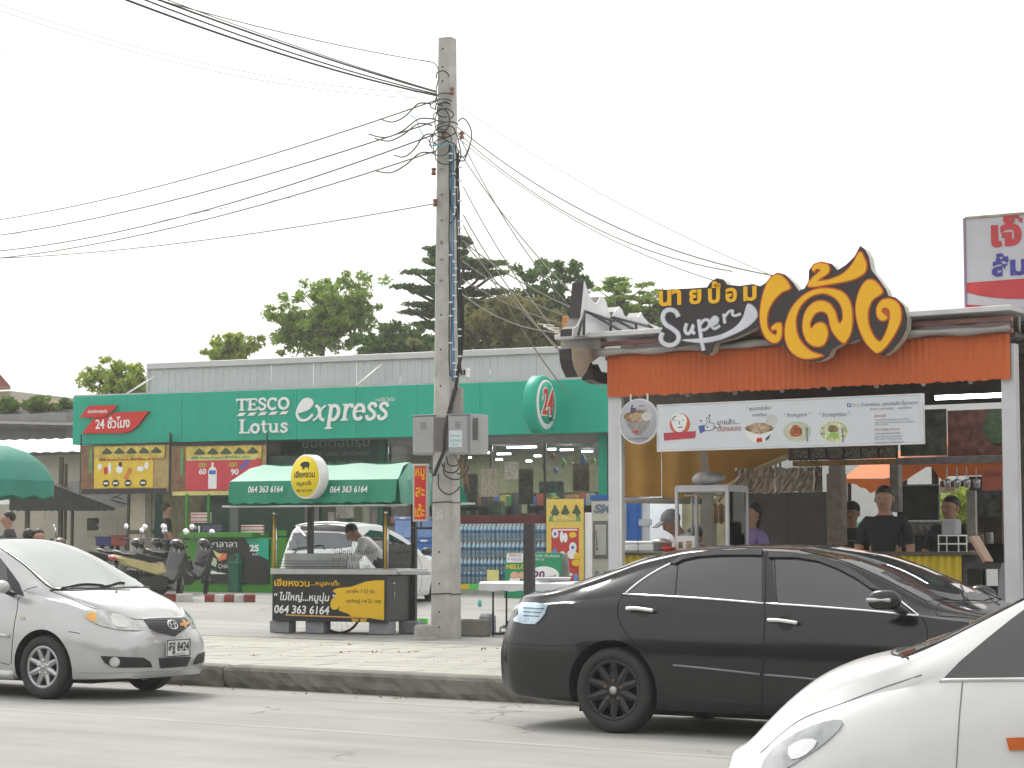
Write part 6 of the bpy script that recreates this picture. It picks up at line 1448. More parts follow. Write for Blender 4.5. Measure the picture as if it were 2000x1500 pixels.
for i in range(n + 1):
 x = q[0] + L * i / n; w = .012 * math.sin(i * 1.3); e = .02 if i in (0, n) else 0
 vs += [(x, -.06 + w * .5, q[2] + .01 + w * .7), (x, -.05, q[3] - .02), (x, 0, q[3] + .005), (x, .5, q[3] + .005), (x, .56, q[3] - .02), (x, .57, q[2] + w)]
b.add(vs, [[i * 6 + j, (i + 1) * 6 + j, (i + 1) * 6 + j + 1, i * 6 + j + 1] for i in range(n) for j in range(5)] + [[0, 1, 2, 3, 4, 5], [n * 6 + j for j in (5, 4, 3, 2, 1, 0)]]); o = b.build('cloth_top', CL, t); o.data.set_sharp_from_angle(angle=rad(40))
for x in (F.l(963, 1200, 0).x, F.l(1000, 1200, 0).x + .75):
 for y in (0, .46): b = MB(); b.tube([(x, y, 0), (x, y, q[2] + .02)], .013, 6); b.build('leg', DKSTEEL, t)
b = MB(); b.tube([(F.l(963, 1200, 0).x, 0, .04), (F.l(963, 1200, 0).x, .46, .04)], .01, 6); b.tube([(F.l(963, 1200, 0).x, 0, .04), (F.l(963, 1200, 0).x + .2, 0, .04)], .01, 6); b.build('foot_rail', DKSTEEL, t)
q2 = F.rect(1046, 1130, 1116, 1136, .3); b = MB(); b.lathe([(.001, 0), (.2, .01), (.26, .05), (.25, .052), (.19, .02), (.001, .012)], 24, 'z', ((q2[0] + q2[1]) / 2, .25, q[3] + .007)); 
solo('round_tray', b, CL, 'shallow white round tray lying on the right end of the table', 'tray', F, ((q2[0] + q2[1]) / 2, .25, q[3] + .007))
p1 = at(1034, 1160, 24.2); F = Fr((p1.x, p1.y, .2), 20); b = MB(); z_ = F.l(1034, 1022, 0).z; b.box(-.062, .062, -.04, .04, 0, z_, .004)
solo('dark_post', b, mat('charcoal_post', (.045, .04, .045), .6), 'square charcoal post standing in front of the white table', 'post', F)
p1 = onz(995, 1240, .2); t = thing('water_tap', 'small blue water valve on a pale pipe beside the black saloon boot', 'valve', Fr(p1, 0)); s_ = p1.y / 4000
b = MB(); b.tube([(-.12, 0, 0), (-.12, 0, .1), (.1, 0, .1)], .018, 8); b.build('pipe', mat('cream_pipe', (.5, .45, .35), .5), t)
b = MB(); b.box(-.03, .06, -.03, .03, .09, .19, .015); b.box(-.09, -.03, -.02, .02, .1, .13, .01); b.build('valve_body', mat('valve_blue', (.02, .3, .6), .4), t)
b = MB(); b.tube([(-.2, -.05, .015), (-.05, -.1, .012), (.1, -.06, .015), (.16, .02, .01), (0, .04, .012)], .012, 6); b.build('hose', mat('hose_green', (.12, .25, .12), .5), t)
# ================================================================ left background: wall, roofs, awnings
LW = SF.sub((SF.l(60, 1000, 3.2).x, 3.2, 0)); x1 = LW.l(300, 1000, 0).x
BEI = mat('beige_wall', (.46, .43, .36), .85, var=.08, scale=1.5, stain=.25)
t = thing('beige_wall', 'long beige block wall behind the motorbikes and dark awning', 'wall', LW, (0, 0, .4))
z1 = LW.l(180, 884, 0).z - .4
b = MB(); b.box(-6, x1 + .2, .01, .2, 0, z1); b.build('backing', BEI, t)
blk = MB(); blk.box(.004, .796, -.0, .012, .004, .396, .003); bmz = blk.mesh('block', BEI)
for j in range(int(z1 / .4)):
 for i in range(int((x1 + 1.0) / .8) + 1):
  o = obj_from('block', bmz, t); o.location = (-1.2 + i * .8 + .4 * (j % 2), random.uniform(-.003, .003), j * .4)
rf = thing('white_metal_roof', 'low white corrugated metal roof above the beige wall', 'roof', LW, (0, 0, 0)); z2 = LW.l(100, 884, -.6).z; z3 = LW.l(80, 858, 2).z
b = MB(); n = 60; vs = []
for i in range(n + 1):
 x = -7 + (x1 + 7.1) * i / n; d = .03 * (i % 2); vs += [(x, -.6, z2 + d), (x, 2.2, z3 + d)]
b.add(vs, [[i * 2, i * 2 + 2, i * 2 + 3, i * 2 + 1] for i in range(n)]); b.build('roof_sheet', mat('white_roof', (.66, .68, .72), .4, var=.06), rf)
b = MB(); b.box(-7, x1 + .1, -.62, -.58, z2 - .06, z2 + .0); b.build('gutter', DKSTEEL, rf)
GW = SF.sub((SF.l(0, 800, 8).x, 8, 0)); xg = GW.l(128, 840, 0).x
t = thing('grey_house', 'plain grey rendered house wall with dark overhanging eaves at the left', 'house', GW, (0, 0, .4)); zg0, zg1 = 0, GW.l(60, 808, 0).z - .4
b = MB(); b.box(-8, xg, 0, 4, 0, zg1); b.build('wall', mat('grey_render', (.29, .29, .29), .9, var=.1, stain=.3), t)
b = MB(); pz = GW.l(60, 812, -.5).z - .4
b.add([(-8, -.7, pz + .18), (xg + .9, -.7, pz - .3), (xg + .9, 2.2, pz + .2), (-8, 2.2, pz + .9), (-8, -.7, pz + .08), (xg + .9, -.7, pz - .4), (xg + .9, 2.2, pz + .1), (-8, 2.2, pz + .8)], [[0, 1, 2, 3], [4, 7, 6, 5], [0, 4, 5, 1], [1, 5, 6, 2], [2, 6, 7, 3], [3, 7, 4, 0]]); b.build('roof', mat('dark_eave', (.075, .07, .065), .8, var=.3, stain=.4), t)
HR = SF.sub((SF.l(0, 780, 14).x, 14, 0)); t = thing('tiled_roof_house', 'low red brown roof overgrown with creeper behind the grey house', 'house', HR, (0, 0, .4)); xr2 = HR.l(150, 780, 0).x; za, zb2 = HR.l(60, 812, 0).z - .4, HR.l(60, 778, 2).z - .4
b = MB(); b.add([(-9, 0, za), (xr2 + 1, 0, za - .2), (xr2 + 1, 2.6, zb2), (-9, 2.6, zb2)], [[0, 1, 2, 3]]); b.build('roof', mat('old_roof', (.20, .13, .085), .9, var=.4, stain=.4), t)
b = MB(); b.box(-9, xr2 + 1, .3, 5, 0, za); b.build('wall', MATS['grey_render'], t)
RR = SF.sub((SF.l(0, 740, 20).x, 20, 0)); t = thing('red_roof_house', 'corner of a red tiled roof at the left edge of the view', 'house', RR, (0, 0, .4))
q = [RR.l(x, y, 0) for x, y in ((-60, 660), (38, 756), (-60, 757))]
b = MB(); b.add([(q[0].x, 0, q[0].z - .4), (q[1].x, -.5, q[1].z - .4), (q[2].x - 4, -.5, q[2].z - .4), (q[0].x - 4, 0, q[0].z - .4)], [[0, 3, 2, 1]])
b.build('roof', mat('red_tiles', (.22, .06, .04), .8, var=.3, scale=20), t); b = MB(); b.box(q[2].x - 3, q[1].x - .5, .2, 4, 0, q[1].z - .5); b.build('wall', BEI, t)
EL = mat('eave_board', (.3, .15, .1), .7); b = MB(); b.box(q[2].x - 4, q[1].x, -.52, -.48, q[1].z - .52, q[1].z - .4); b.build('eave', EL, t)
t = thing('side_partition', 'cream partition panels between black posts beside the store', 'partition', SF, (SF.l(248, 1000, .6).x, .6, .42)); Wp = SF.l(299, 1000, .6).x - SF.l(248, 1000, .6).x; zt_p = SF.l(270, 930, .6).z - .42; zm = SF.l(270, 1039, .6).z - .42
PNL = mat('cream_panel', (.50, .46, .36), .7, var=.08, stain=.3)
b = MB(); b.box(.06, Wp, .02, .05, zm + .05, zt_p); b.build('panel', PNL, t); b = MB(); b.box(.06, Wp, .02, .05, 0, zm - .05); b.build('panel', PNL, t)
b = MB(); b.box(0, .055, 0, .06, -.05, zt_p + .6); b.build('post', DKSTEEL, t); b = MB(); b.box(.056, Wp, 0, .06, zm - .04, zm + .04); b.build('rail', mat('olive_rail', (.1, .09, .06), .7), t)
b = MB(); b.box(Wp - .16, Wp - .02, -.06, .0, 0, zt_p); b.build('pilaster', mat('worn_pilaster', (.22, .2, .16), .8), t)
AW = SF.sub((SF.l(20, 1000, .6).x, .6, 0)); ga = .44
t = thing('dark_awning', 'sagging dark green-black awning with scalloped edge in front of the beige wall', 'awning', AW); A_ = mat('dark_tarp', (.028, .03, .026), .8, var=.25); 
pl = [AW.l(x, y, 0) for x, y in ((20, 955), (100, 945), (226, 992), (226, 999), (20, 999))]
b = MB(); n = 34; vs = []
for i in range(n + 1):
 u = i / n; x = pl[0].x + (pl[2].x - pl[0].x) * u; px_ = 20 + 206 * u; yt = 955 - 10 * min(1, (px_ - 20) / 80) if px_ < 100 else 945 + 47 * (px_ - 100) / 126
 zt3 = AW.l(px_, yt, 0).z; zb3 = AW.l(px_, 996, 0).z - .03 * abs(math.sin(math.pi * u * 16)); vs += [(x, 1.8, zt3 + .18), (x, .0, zt3), (x, -.03, zb3)]
b.smooth = True; b.add(vs, [[i * 3 + j, i * 3 + j + 1, i * 3 + 4 + j, i * 3 + 3 + j] for i in range(n) for j in range(2)]); o = b.build('tarpaulin', A_, t); o.data.set_sharp_from_angle(angle=rad(30))
for px_, zt4 in ((52, 985), (117, 892), (126, 905), (140, 985)):
 for_y = .3; x = AW.l(px_, 1000, for_y).x; b = MB(); b.box(x - (.045 if px_ in (52, 117) else .022), x + (.045 if px_ in (52, 117) else .022), for_y, for_y + .06, ga, AW.l(px_, zt4, for_y).z); b.build('post', mat('weathered_post', (.09, .07, .055), .8), t)
for a, c in (((180, 966), (247, 984)), ((200, 962), (240, 975)), ((245, 962), (170, 995))): p, q = AW.l(*a, .5), AW.l(*c, .5); b = MB(); b.tube([p, q], .012, 6); b.build('awning_strut', DKSTEEL, t)
p = at(-28, 960, 27.5); UF = Fr((p.x, p.y, .25), 10); t = thing('green_parasol', 'big faded green parasol cut by the left edge of the view', 'parasol', UF)
zr_ = UF.l(60, 940, 0).z; zp = UF.l(0, 866, 0).z; R_ = abs(UF.l(104, 930, 0).x); PG = mat('parasol_green', (.035, .23, .175), .6, var=.15, scale=2)
b = MB(); b.smooth = False; vs = [(0, 0, zp)]; N = 8
rings = [(.3, .0), (.62, .0), (.85, .0), (1, 0), (1.0, -1)]
for k, (rr, dz) in enumerate(((.33, .07), (.62, .25), (.85, .55), (1, 1), (.995, 1.38))):
 for i in range(N * 4):
  th = 2 * math.pi * i / (N * 4); s_ = math.cos(math.pi * ((i % 4) / 4 - .0)) ; corner = 1 - .06 * math.sin(math.pi * (i % 4) / 4)
  zz_ = zp - (zp - zr_) * dz - (.04 if k == 4 and i % 2 else 0); vs.append((R_ * rr * corner * math.cos(th), R_ * rr * corner * math.sin(th), zz_))
M_ = N * 4; fs = [[0, 1 + i, 1 + (i + 1) % M_] for i in range(M_)] + [[1 + k * M_ + i, 1 + (k + 1) * M_ + i, 1 + (k + 1) * M_ + (i + 1) % M_, 1 + k * M_ + (i + 1) % M_] for k in range(4) for i in range(M_)]
b.smooth = True; b.add(vs, fs); o = b.build('canopy', PG, t); o.data.set_sharp_from_angle(angle=rad(28))
b = MB(); b.tube([(0, 0, 0), (0, 0, zp)], .025, 8); b.build('pole', DKSTEEL, t)
q = LW.rect(-10, 963, 23, 985, -1.5); t = thing('hanging_notice', 'small white notice with red letters under the green parasol', 'notice', LW, (q[0], -1.5, q[2])); b = MB(); b.box(0, q[1] - q[0], 0, .01, 0, q[3] - q[2]); b.build('board', WHITEP, t); txt('NE', .25, q[1] - q[0] - .03, .1, q[3] - q[2] - .02, -.001, REDP, t, bold=.03)
b = MB(); b.tube([(.1, .02, 0), (.1, .02, -1.2)], .015, 6); b.build('stake', DKSTEEL, t)
q = LW.rect(168, 1012, 187, 1036, -1.6); b = MB(); b.box(q[0], q[1], -1.6, -1.45, q[2], q[3], .03); solo('hanging_bag', b, mat('grey_cloth', (.1, .1, .095), .9, var=.2), 'dark grey cloth bag hung from a thin white pole by the wall', 'bag', LW, (q[0], -1.6, q[2]))
b = MB(); a0, a1 = LW.l(182, 1012, -1.5), LW.l(206, 1047, -1.7); b.tube([a0, a1, (a1.x + .35, a1.y, .5)], .016, 6); solo('thin_pole', b, WHITE, 'thin white leaning pole holding the grey cloth bag', 'pole', LW, tuple(a1))
for x0, y0, x1_, y1_, m_, lab in ((186, 1048, 216, 1066, mat('navy_box', (.02, .03, .16), .4), 'navy blue box behind the leftmost motorbikes'), (216, 1045, 246, 1066, mat('brick_red_box', (.3, .06, .04), .5), 'brick red box behind the motorbikes beside the navy box')):
 q = LW.rect(x0, y0, x1_, y1_, -2.2); b = MB(); b.box(0, q[1] - q[0], 0, .35, 0, q[3] - q[2], .02); t = thing('storage_box', lab, 'box', LW, (q[0], -2.2, q[2])); b.build('tub', m_, t)
 b = MB(); b.box(-.01, q[1] - q[0] + .01, -.01, .36, q[3] - q[2] - .05, q[3] - q[2] - .0, .01); b.build('lid', m_, t); b = MB(); b.box(.05, .1, .1, .2, .42 - q[2], 0); b.box(q[1] - q[0] - .1, q[1] - q[0] - .05, .1, .2, .42 - q[2], 0); b.build('trestle', DKSTEEL, t)
# ================================================================ orange food stall
A = at(1187, 1070, 19.1); B = at(1972, 1070, 17.0); SA = math.degrees(math.atan2(A.y - B.y, B.x - A.x))
ST = Fr((A.x, A.y, .2), SA); LW_ = (B - A).length
stl = thing('food_stall', 'orange fronted open food stall with white posts under a flat roof', 'stall', ST)
WP = mat('white_post', (.62, .62, .66), .4, var=.04, stain=.15)
def SR(*a): return ST.rect(*a)
zv0 = (ST.l(1187, 777, 0).z + ST.l(1972, 740, 0).z) / 2; zv1 = (ST.l(1187, 692, 0).z + ST.l(1972, 655, 0).z) / 2; zrf = (ST.l(1290, 651, 0).z + ST.l(1972, 612, 0).z) / 2
for (p0, p1) in ((1188, 1210), (1958, 1986)):
 x0, x1 = ST.l(p0, 900, .03).x, ST.l(p1, 900, .03).x; b = MB(); b.box(x0, x1, .03, .13, 0, zv0 + .3, .004); b.build('post', WP, stl)
x = ST.l(1212, 900, .03).x; b = MB(); b.tube([(x + .01, .02, .3), (x + .01, .02, zv0)], .012, 6); b.build('wire_conduit', WHITE, stl)
for yy in (3.6,):
 for px_ in (1378, 1630): 
  x = ST.l(px_, 900, yy).x; b = MB(); b.box(x - .07, x + .07, yy, yy + .12, 0, zv1); b.build('rear_post', mat('taupe_post', (.17, .15, .13), .7, var=.15), stl)
ORG = mat('orange_valance', (.58, .125, .03), .65, var=.12, scale=3, stretch=(40, 1, 1))
b = MB(); L = ST.l(1973, 700, 0).x + .0; k = 130; vs = []
for i in range(k + 1):
 x = L * i / k; d = (-.012 if i % 2 else 0); e = random.uniform(-.008, .012); vs += [(x, d, zv0 + e), (x, d, zv1)]
b.add(vs, [[i * 2, i * 2 + 2, i * 2 + 3, i * 2 + 1] for i in range(k)]); b.build('valance', ORG, stl)
b = MB(); b.box(.005, L - .005, .012, .03, zv0 + .02, zv1 + .02); b.build('valance_backing', mat('brown_backing', (.1, .05, .03), .8), stl)
z2 = zrf - .03; hb = (z2 - zv1) / 3; cols = [(.38, .16, .13), (.20, .08, .065), (.36, .17, .14)]
for i in range(3):
 b = MB(); b.box(-.06, L + .02, .0 - .01 * i, .04, zv1 + i * hb + .004, zv1 + (i + 1) * hb - .004, .003); b.build('fascia_board', mat('fascia_board_%d' % i, cols[i], .6, var=.15, stretch=(1, 8, 8)), stl)
b = MB(); b.smooth = True; nr = 46; pts = [(-.08 + (L + .1) * i / nr, -.06, zv1 + .03 + .006 * math.sin(i * .7)) for i in range(nr + 1)]; b.tube(pts, [.032 + .008 * math.sin(i * 1.1) for i in range(nr + 1)], 9); b.build('plastic_roll', mat('clear_plastic_roll', (.30, .285, .27), .22, var=.35, scale=7, coat=.5, stretch=(.4, 3, 3)), stl)
b = MB(); vs = []; n = 60
for i in range(n + 1):
 x = -.06 + (L + .08) * i / n; vs += [(x, -.055 + .008 * math.sin(i * 1.7), zv1 + .05), (x, -.035 + .006 * math.sin(i * 2.3), z2 - .03 + .012 * math.sin(i * .9))]
b.smooth = True; b.add(vs, [[i * 2, i * 2 + 2, i * 2 + 3, i * 2 + 1] for i in range(n)]); b.build('plastic_sheet', glass('clear_sheet', (.95, .93, .93), .03, .2), stl)
WRF = mat('white_roof_edge', (.62, .62, .63), .4, stain=.1)
xl_ = ST.l(1087, 662, -.1).x
b = MB(); b.box(xl_, L + .06, -.14, 5.2, zrf - .0, zrf + .045, .004); b.build('roof', WRF, stl)
b = MB(); q = SR(1095, 668, 1182, 690, 0); b.box(q[0], -.07, .0, .12, zrf - .14, zrf - .005); b.build('eave_box', mat('eave_grey', (.4, .38, .36), .6, stain=.2), stl)
q = SR(1183, 677, 1213, 691, -.06); b = MB(); b.box(q[0], q[1], -.075, -.072, q[2], q[3]); b.build('label_card', WHITEP, stl); txt('นายป้อม ซุปเปอร์', q[0] + .01, q[1] - .01, (q[2] + q[3]) / 2, q[3] - .008, -.076, BLACK, stl, th=.002); txt('081 000', q[0] + .01, q[1] - .01, q[2] + .006, (q[2] + q[3]) / 2 - .006, -.076, REDP, stl, th=.002) if False else None
b = MB(); b.box(-.1, L, .14, 5.1, zv1 - .02, zv1 + .02); b.build('ceiling', mat('stall_ceiling', (.10, .085, .075), .8, var=.2), stl)
for i in range(7): b = MB(); y = .5 + i * .7; b.box(-.1, L, y, y + .05, zv1 - .12, zv1 - .021); b.build('ceiling_beam', mat('beam_brown', (.12, .09, .075), .8), stl)
for i in range(8):
 q = ST.l(1250 + i * 92, 800 - i * 4.4, .18); b = MB(); b.ball((q.x, .2, zv0 + .01), .022, 10, 8); b.build('curtain_ring', mat('pale_knob', (.5, .47, .45), .5), stl)
for x0, y0, x1, y1, yy in ((1826, 770, 1957, 778, 1.0), (1604, 755, 1616, 759, 3.4), (1622, 754, 1652, 759, 3.0), (1668, 753, 1684, 758, 3.2), (1840, 749, 1887, 755, 2.6)):
 q = SR(x0, y0, x1, y1, yy); b = MB(); b.box(q[0], q[1], yy, yy + .03, q[2], max(q[3], q[2] + .02)); b.build('lit_tube', TUBE, stl)
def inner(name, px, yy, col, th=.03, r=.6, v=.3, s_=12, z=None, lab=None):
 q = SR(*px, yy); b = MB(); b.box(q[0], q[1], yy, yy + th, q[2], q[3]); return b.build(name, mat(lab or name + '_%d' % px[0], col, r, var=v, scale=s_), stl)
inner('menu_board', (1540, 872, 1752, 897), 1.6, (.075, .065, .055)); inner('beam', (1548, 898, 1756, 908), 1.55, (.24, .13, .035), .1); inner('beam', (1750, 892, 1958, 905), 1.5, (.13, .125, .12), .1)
for i in range(6): inner('menu_card', (1548 + i * 34, 874, 1578 + i * 34, 895), 1.58, (.12, .105, .08), .015, .5, .7, 40)
inner('food_poster', (1851, 800, 1956, 890), 1.7, (.15, .05, .035), .02, .5, .6, 14); inner('food_poster', (1758, 800, 1848, 890), 1.75, (.06, .065, .045), .02, .5, .6, 14); b = MB(); q = SR(1935, 806, 1957, 860, 1.66); b.prism([((q[0] + q[1]) / 2 + .12 * math.cos(a * .4), (q[2] + q[3]) / 2 + .16 * math.sin(a * .4)) for a in range(16)], 1.66, 1.68); b.build('poster_bowl', mat('poster_green', (.05, .09, .03), .5, var=.5, scale=20), stl)
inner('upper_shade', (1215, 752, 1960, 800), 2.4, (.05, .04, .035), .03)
inner('red_notice', (1918, 912, 1957, 958), 1.4, (.36, .09, .05), .01, .5, .1); q = SR(1922, 918, 1955, 930, 1.39); txt('ก๋วยเตี๋ยว', q[0], q[1], q[2], q[3], 1.389, mat('dark_red_print', (.2, .02, .02), .5), stl, th=.003)
inner('post_sheet', (1615, 925, 1644, 1065), 1.5, (.20, .165, .13), .12)
inner('grey_pillar', (1738, 905, 1755, 1000), 2.6, (.3, .29, .28), .1)
q = SR(1441, 962, 1613, 1075, 1.8); t = thing('steel_screen', 'dark grey sheet metal screen behind the woman in purple', 'screen', ST, (q[0], 1.8, 0)); W = q[1] - q[0]
b = MB(); b.box(0, W * .58, 0, .02, .7, q[3]); b.build('sheet', mat('dull_steel', (.10, .095, .09), .5, .3, var=.2, scale=3), t); b = MB(); b.box(W * .585, W, 0, .02, .7, q[3]); b.build('sheet', MATS['dull_steel'], t)
for x in (.02, W - .03): b = MB(); b.box(x, x + .03, .021, .05, 0, q[3]); b.build('stand_leg', DKSTEEL, t)
q = SR(1442, 913, 1613, 962, 1.75)
FOIL = mat('crumpled_foil', (.30, .25, .19), .42, .6, var=.12, bump=.6, bscale=26)
for (a, c) in ((0, .46), (.465, .9), (.905, 1)):
 b = MB(); nx = 14; nz = 7; vs = [(q[0] + (q[1] - q[0]) * (a + (c - a) * i / nx), 1.75 + random.uniform(-.012, .012), q[2] + (q[3] - q[2]) * j / nz + (random.uniform(-.015, .01) if j in (0, nz) else 0)) for j in range(nz + 1) for i in range(nx + 1)]
 b.add(vs, [[j * (nx + 1) + i, j * (nx + 1) + i + 1, (j + 1) * (nx + 1) + i + 1, (j + 1) * (nx + 1) + i] for j in range(nz) for i in range(nx)])
 b.v = [(x - q[0], y - 1.8, z) for x, y, z in b.v]; b.build('foil_sheet', FOIL, t)
TARP = mat('ochre_tarp', (.36, .19, .035), .75, var=.12, scale=4, bump=.2)
t = thing('ochre_tarpaulin', 'ochre tarpaulin hung inside the stall left of the grey inner post', 'tarpaulin', ST, (0, 1.2, 0)); q = ST.poly([(1213, 800), (1367, 800), (1367, 985), (1350, 975), (1280, 970), (1213, 966)], 1.2)
xm = (q[0][0] + q[1][0]) / 2
for s_, (a, c) in enumerate(((q[0][0], xm - .003), (xm + .003, q[1][0]))):
 b = MB(); n = 10; vs = []
 for i in range(n + 1):
  x = a + (c - a) * i / n; vs += [(x, .03 * math.sin(i * .8 + s_), q[3][1] - (.0 if s_ else -.03)), (x, .02 * math.sin(i * .8 + s_), q[0][1])]
 b.smooth = True; b.add(vs, [[i * 2, i * 2 + 2, i * 2 + 3, i * 2 + 1] for i in range(n)]); b.build('tarp_sheet', TARP, t)
b = MB(); b.tube([(q[0][0], 0, q[3][1]), (q[1][0], .0, q[3][1] - .02)], .03, 8); b.build('bottom_bar', mat('bar_grey', (.2, .18, .15), .6), t)
t = thing('ochre_tarpaulin', 'curved ochre tarpaulin gathered above the glass food cabinet', 'tarpaulin', ST, (0, 1.9, 0)); q = smooth_path([(1396, 800), (1640, 800), (1590, 872), (1530, 895), (1470, 922), (1425, 950), (1398, 975)], 3, True)
b = MB(); b.prism(ST.poly(ST.poly([(0, 0)]) and q, 1.9), 0, .02); b.build('tarp_sheet', TARP, t)
b = MB(); b.tube([(p.x, -.01, p.z) for p in [ST.l(x, y, 1.9) for x, y in ((1560, 885), (1530, 895), (1470, 922), (1425, 950), (1398, 975))]], .03, 8); b.build('rolled_hem', mat('pale_hem', (.5, .42, .25), .7), t)
b = MB(); p, q_ = ST.l(1392, 930, 1.3), ST.l(1442, 938, 1.3); b.tube([p, q_], .015, 6); b.build('strut', DKSTEEL, t) if False else None
q0, q1 = ST.l(1288, 832, -.03).x, ST.l(1801, 822, -.03).x; zb5 = (ST.l(1288, 876, -.03).z + ST.l(1801, 868, -.03).z) / 2; zt5 = (ST.l(1288, 789, -.03).z + ST.l(1801, 776, -.03).z) / 2
MS = thing('menu_sign', 'long white menu sign with thumbs-up and food pictures under the orange valance', 'sign', ST, (q0, -.03, 0)); W = q1 - q0
sgw = mat('sign_white', (.66, .70, .74), .4, var=.02)
b = MB(); b.box(0, W, -.03, .012, zb5, zt5, .003); b.build('board', sgw, MS); WF = mat('white_rim', (.72, .72, .74), .4)
for q in ((0, W, zb5 - .014, zb5 - .001), (0, W, zt5 + .001, zt5 + .012), (W + .001, W + .02, zb5 - .014, zt5 + .012), (-.01, -.001, zb5 - .014, zt5 + .012)): b = MB(); b.box(q[0], q[1], -.034, .014, q[2], q[3]); b.build('frame', WF, MS)
K6 = (1240, 440, .32)
def ML(x, y): return MS.l(1240 + x * .32, 440 + y * .32, -.03)
def MT(s_, x0, y0, x1, y1, m_, **k):
 a, c = ML(x0, (y0 + y1) / 2), ML(x1, (y0 + y1) / 2); e, g = ML((x0 + x1) / 2, y1), ML((x0 + x1) / 2, y0); txt(s_, a.x, c.x, e.z, g.z, -.031, m_, MS, th=.002, **k)
def MP(pts, m_, d=.001, nm='print'):
 b = MB(); b.prism([(ML(*p).x, ML(*p).z) for p in pts], -.031 - d, -.0305 - d + .0004); return b.build(nm, m_, MS)
GT = mat('grey_text', (.13, .13, .16), .5); RT_ = mat('rose_text', (.42, .1, .12), .5)
MT('มาแล้ว...', 503, 1180, 640, 1215, GT, bold=.01); MT('ต้องลอง', 505, 1218, 650, 1256, RT_, bold=.01)
MT('" ซุปเปอร์เล้ง "', 680, 1103, 840, 1135, GT); MT('นายป้อม', 720, 1142, 805, 1166, GT); MT('" ข้าวหมูแดง "', 912, 1142, 1070, 1176, GT); MT('" ข้าวหมูกรอบ "', 1125, 1138, 1312, 1174, GT)
MT('ร้านนายป้อม...ซุปเปอร์เล้ง ปั๊มบางจาก', 1382, 1074, 1728, 1106, GT); MT('สาขา พระประแดง บางพึ่ง 080 000', 1435, 1108, 1690, 1124, GT) if False else MT('สาขา ตลาดนัด   เบอร์โทร', 1435, 1108, 1690, 1124, GT)
MT('สาขาหลัก', 1462, 1152, 1532, 1172, RT_); MT('สาขา Night Market', 1462, 1238, 1618, 1256, RT_)
for i, (s_, w_) in enumerate((('สาขา ปั๊มน้ำมันบางจาก เทพารักษ์', 210), ('สาขา ตลาดสด หน้าโรงเรียน ซอยวัด', 235), ('สาขา ถนนใหญ่', 80))): MT(s_, 1466, 1178 + i * 16, 1466 + w_, 1190 + i * 16, GT)
for i, (s_, w_) in enumerate((('สาขา ตลาดนัดกลางคืน', 155), ('สาขา ปากซอย หน้าตลาดใหม่', 165), ('สาขา Main Walking Street', 165), ('สาขา ข้างสถานี ใกล้ตลาดเก่า', 175))): MT(s_, 1466, 1262 + i * 18, 1466 + w_, 1275 + i * 18, GT)
MP([(1296, 1086), (1318, 1086), (1318, 1110), (1296, 1110)], mat('print_blue', (.06, .14, .5), .5)); MT('f', 1303, 1089, 1312, 1108, WHITEP, bold=.04); MP([(1322, 1088), (1374, 1088), (1374, 1108), (1322, 1108)], mat('pale_grey_print', (.5, .52, .56), .5))
TH_ = smooth_path([(425, 1222), (440, 1205), (436, 1178), (448, 1170), (458, 1190), (456, 1204), (482, 1208), (484, 1240), (470, 1252), (428, 1254)], 3, True)
MP(TH_, mat('line_navy', (.07, .1, .2), .5), .001); MP(offset_poly(TH_, -4), sgw, .002); MP([(388, 1226), (424, 1218), (428, 1258), (398, 1270)], mat('cuff_blue', (.08, .14, .36), .5), .0015)
for x, y in ((405, 1193), (457, 1162), (443, 1232), (493, 1235)): MP([(x - 6, y), (x, y - 8), (x + 6, y), (x, y + 8)], MATS['line_navy'], .0028)
def ring_pts(cx, cy, rx, ry, n=22): return [(cx + rx * math.cos(2 * math.pi * i / n), cy + ry * math.sin(2 * math.pi * i / n)) for i in range(n)]
FD = [mat('food_%d' % i, c, .5, var=.6, scale=45) for i, c in enumerate(((.42, .3, .2), (.38, .10, .04), (.55, .58, .30), (.24, .16, .06)))]
MP(ring_pts(835, 1190, 36, 36), mat('soft_cream', (.58, .60, .55), .5), .0005)
MP([(670, 1240), (848, 1236), (838, 1290), (805, 1326), (722, 1328), (690, 1300)], WHITEP, .001); MP(ring_pts(760, 1240, 88, 26), FD[3], .0018); MP(smooth_path([(700, 1235), (715, 1212), (760, 1205), (800, 1210), (822, 1230), (810, 1262), (760, 1274), (712, 1262)], 3, True), FD[0], .0026)
MP([(745, 1300), (775, 1296), (780, 1322), (742, 1324)], REDP, .0026); MP([(798, 1300), (832, 1272), (820, 1302), (800, 1318)], MATS['line_navy'], .0026)
for cx_ in (990, 1215): MP(ring_pts(cx_, 1258, 84, 62), FD[2] if cx_ > 1000 else mat('plate_pale', (.52, .55, .40), .5), .001); MP(ring_pts(cx_, 1255, 58, 44), mat('plate_inner', (.6, .62, .48), .5, var=.2, scale=20), .0018)
MP(smooth_path([(945, 1268), (960, 1230), (985, 1218), (1015, 1240), (1022, 1272), (1000, 1290), (960, 1288)], 3, True), FD[1], .0026); MP(smooth_path([(1178, 1240), (1200, 1218), (1235, 1230), (1238, 1258), (1190, 1262)], 3, True), FD[3], .0026); MP(smooth_path([(1185, 1290), (1200, 1262), (1245, 1270), (1235, 1300)], 3, True), mat('leaf_print', (.3, .5, .12), .5), .0032)
for x, y in ((1050, 1235), (1268, 1240)): MP([(x - 8, y), (x + 8, y), (x + 4, y + 30), (x + 8, y + 85), (x, y + 85), (x - 3, y + 30)], mat('fork_grey', (.2, .22, .25), .4), .0034)
ORP = mat('emblem_orange', (.62, .14, .05), .5)
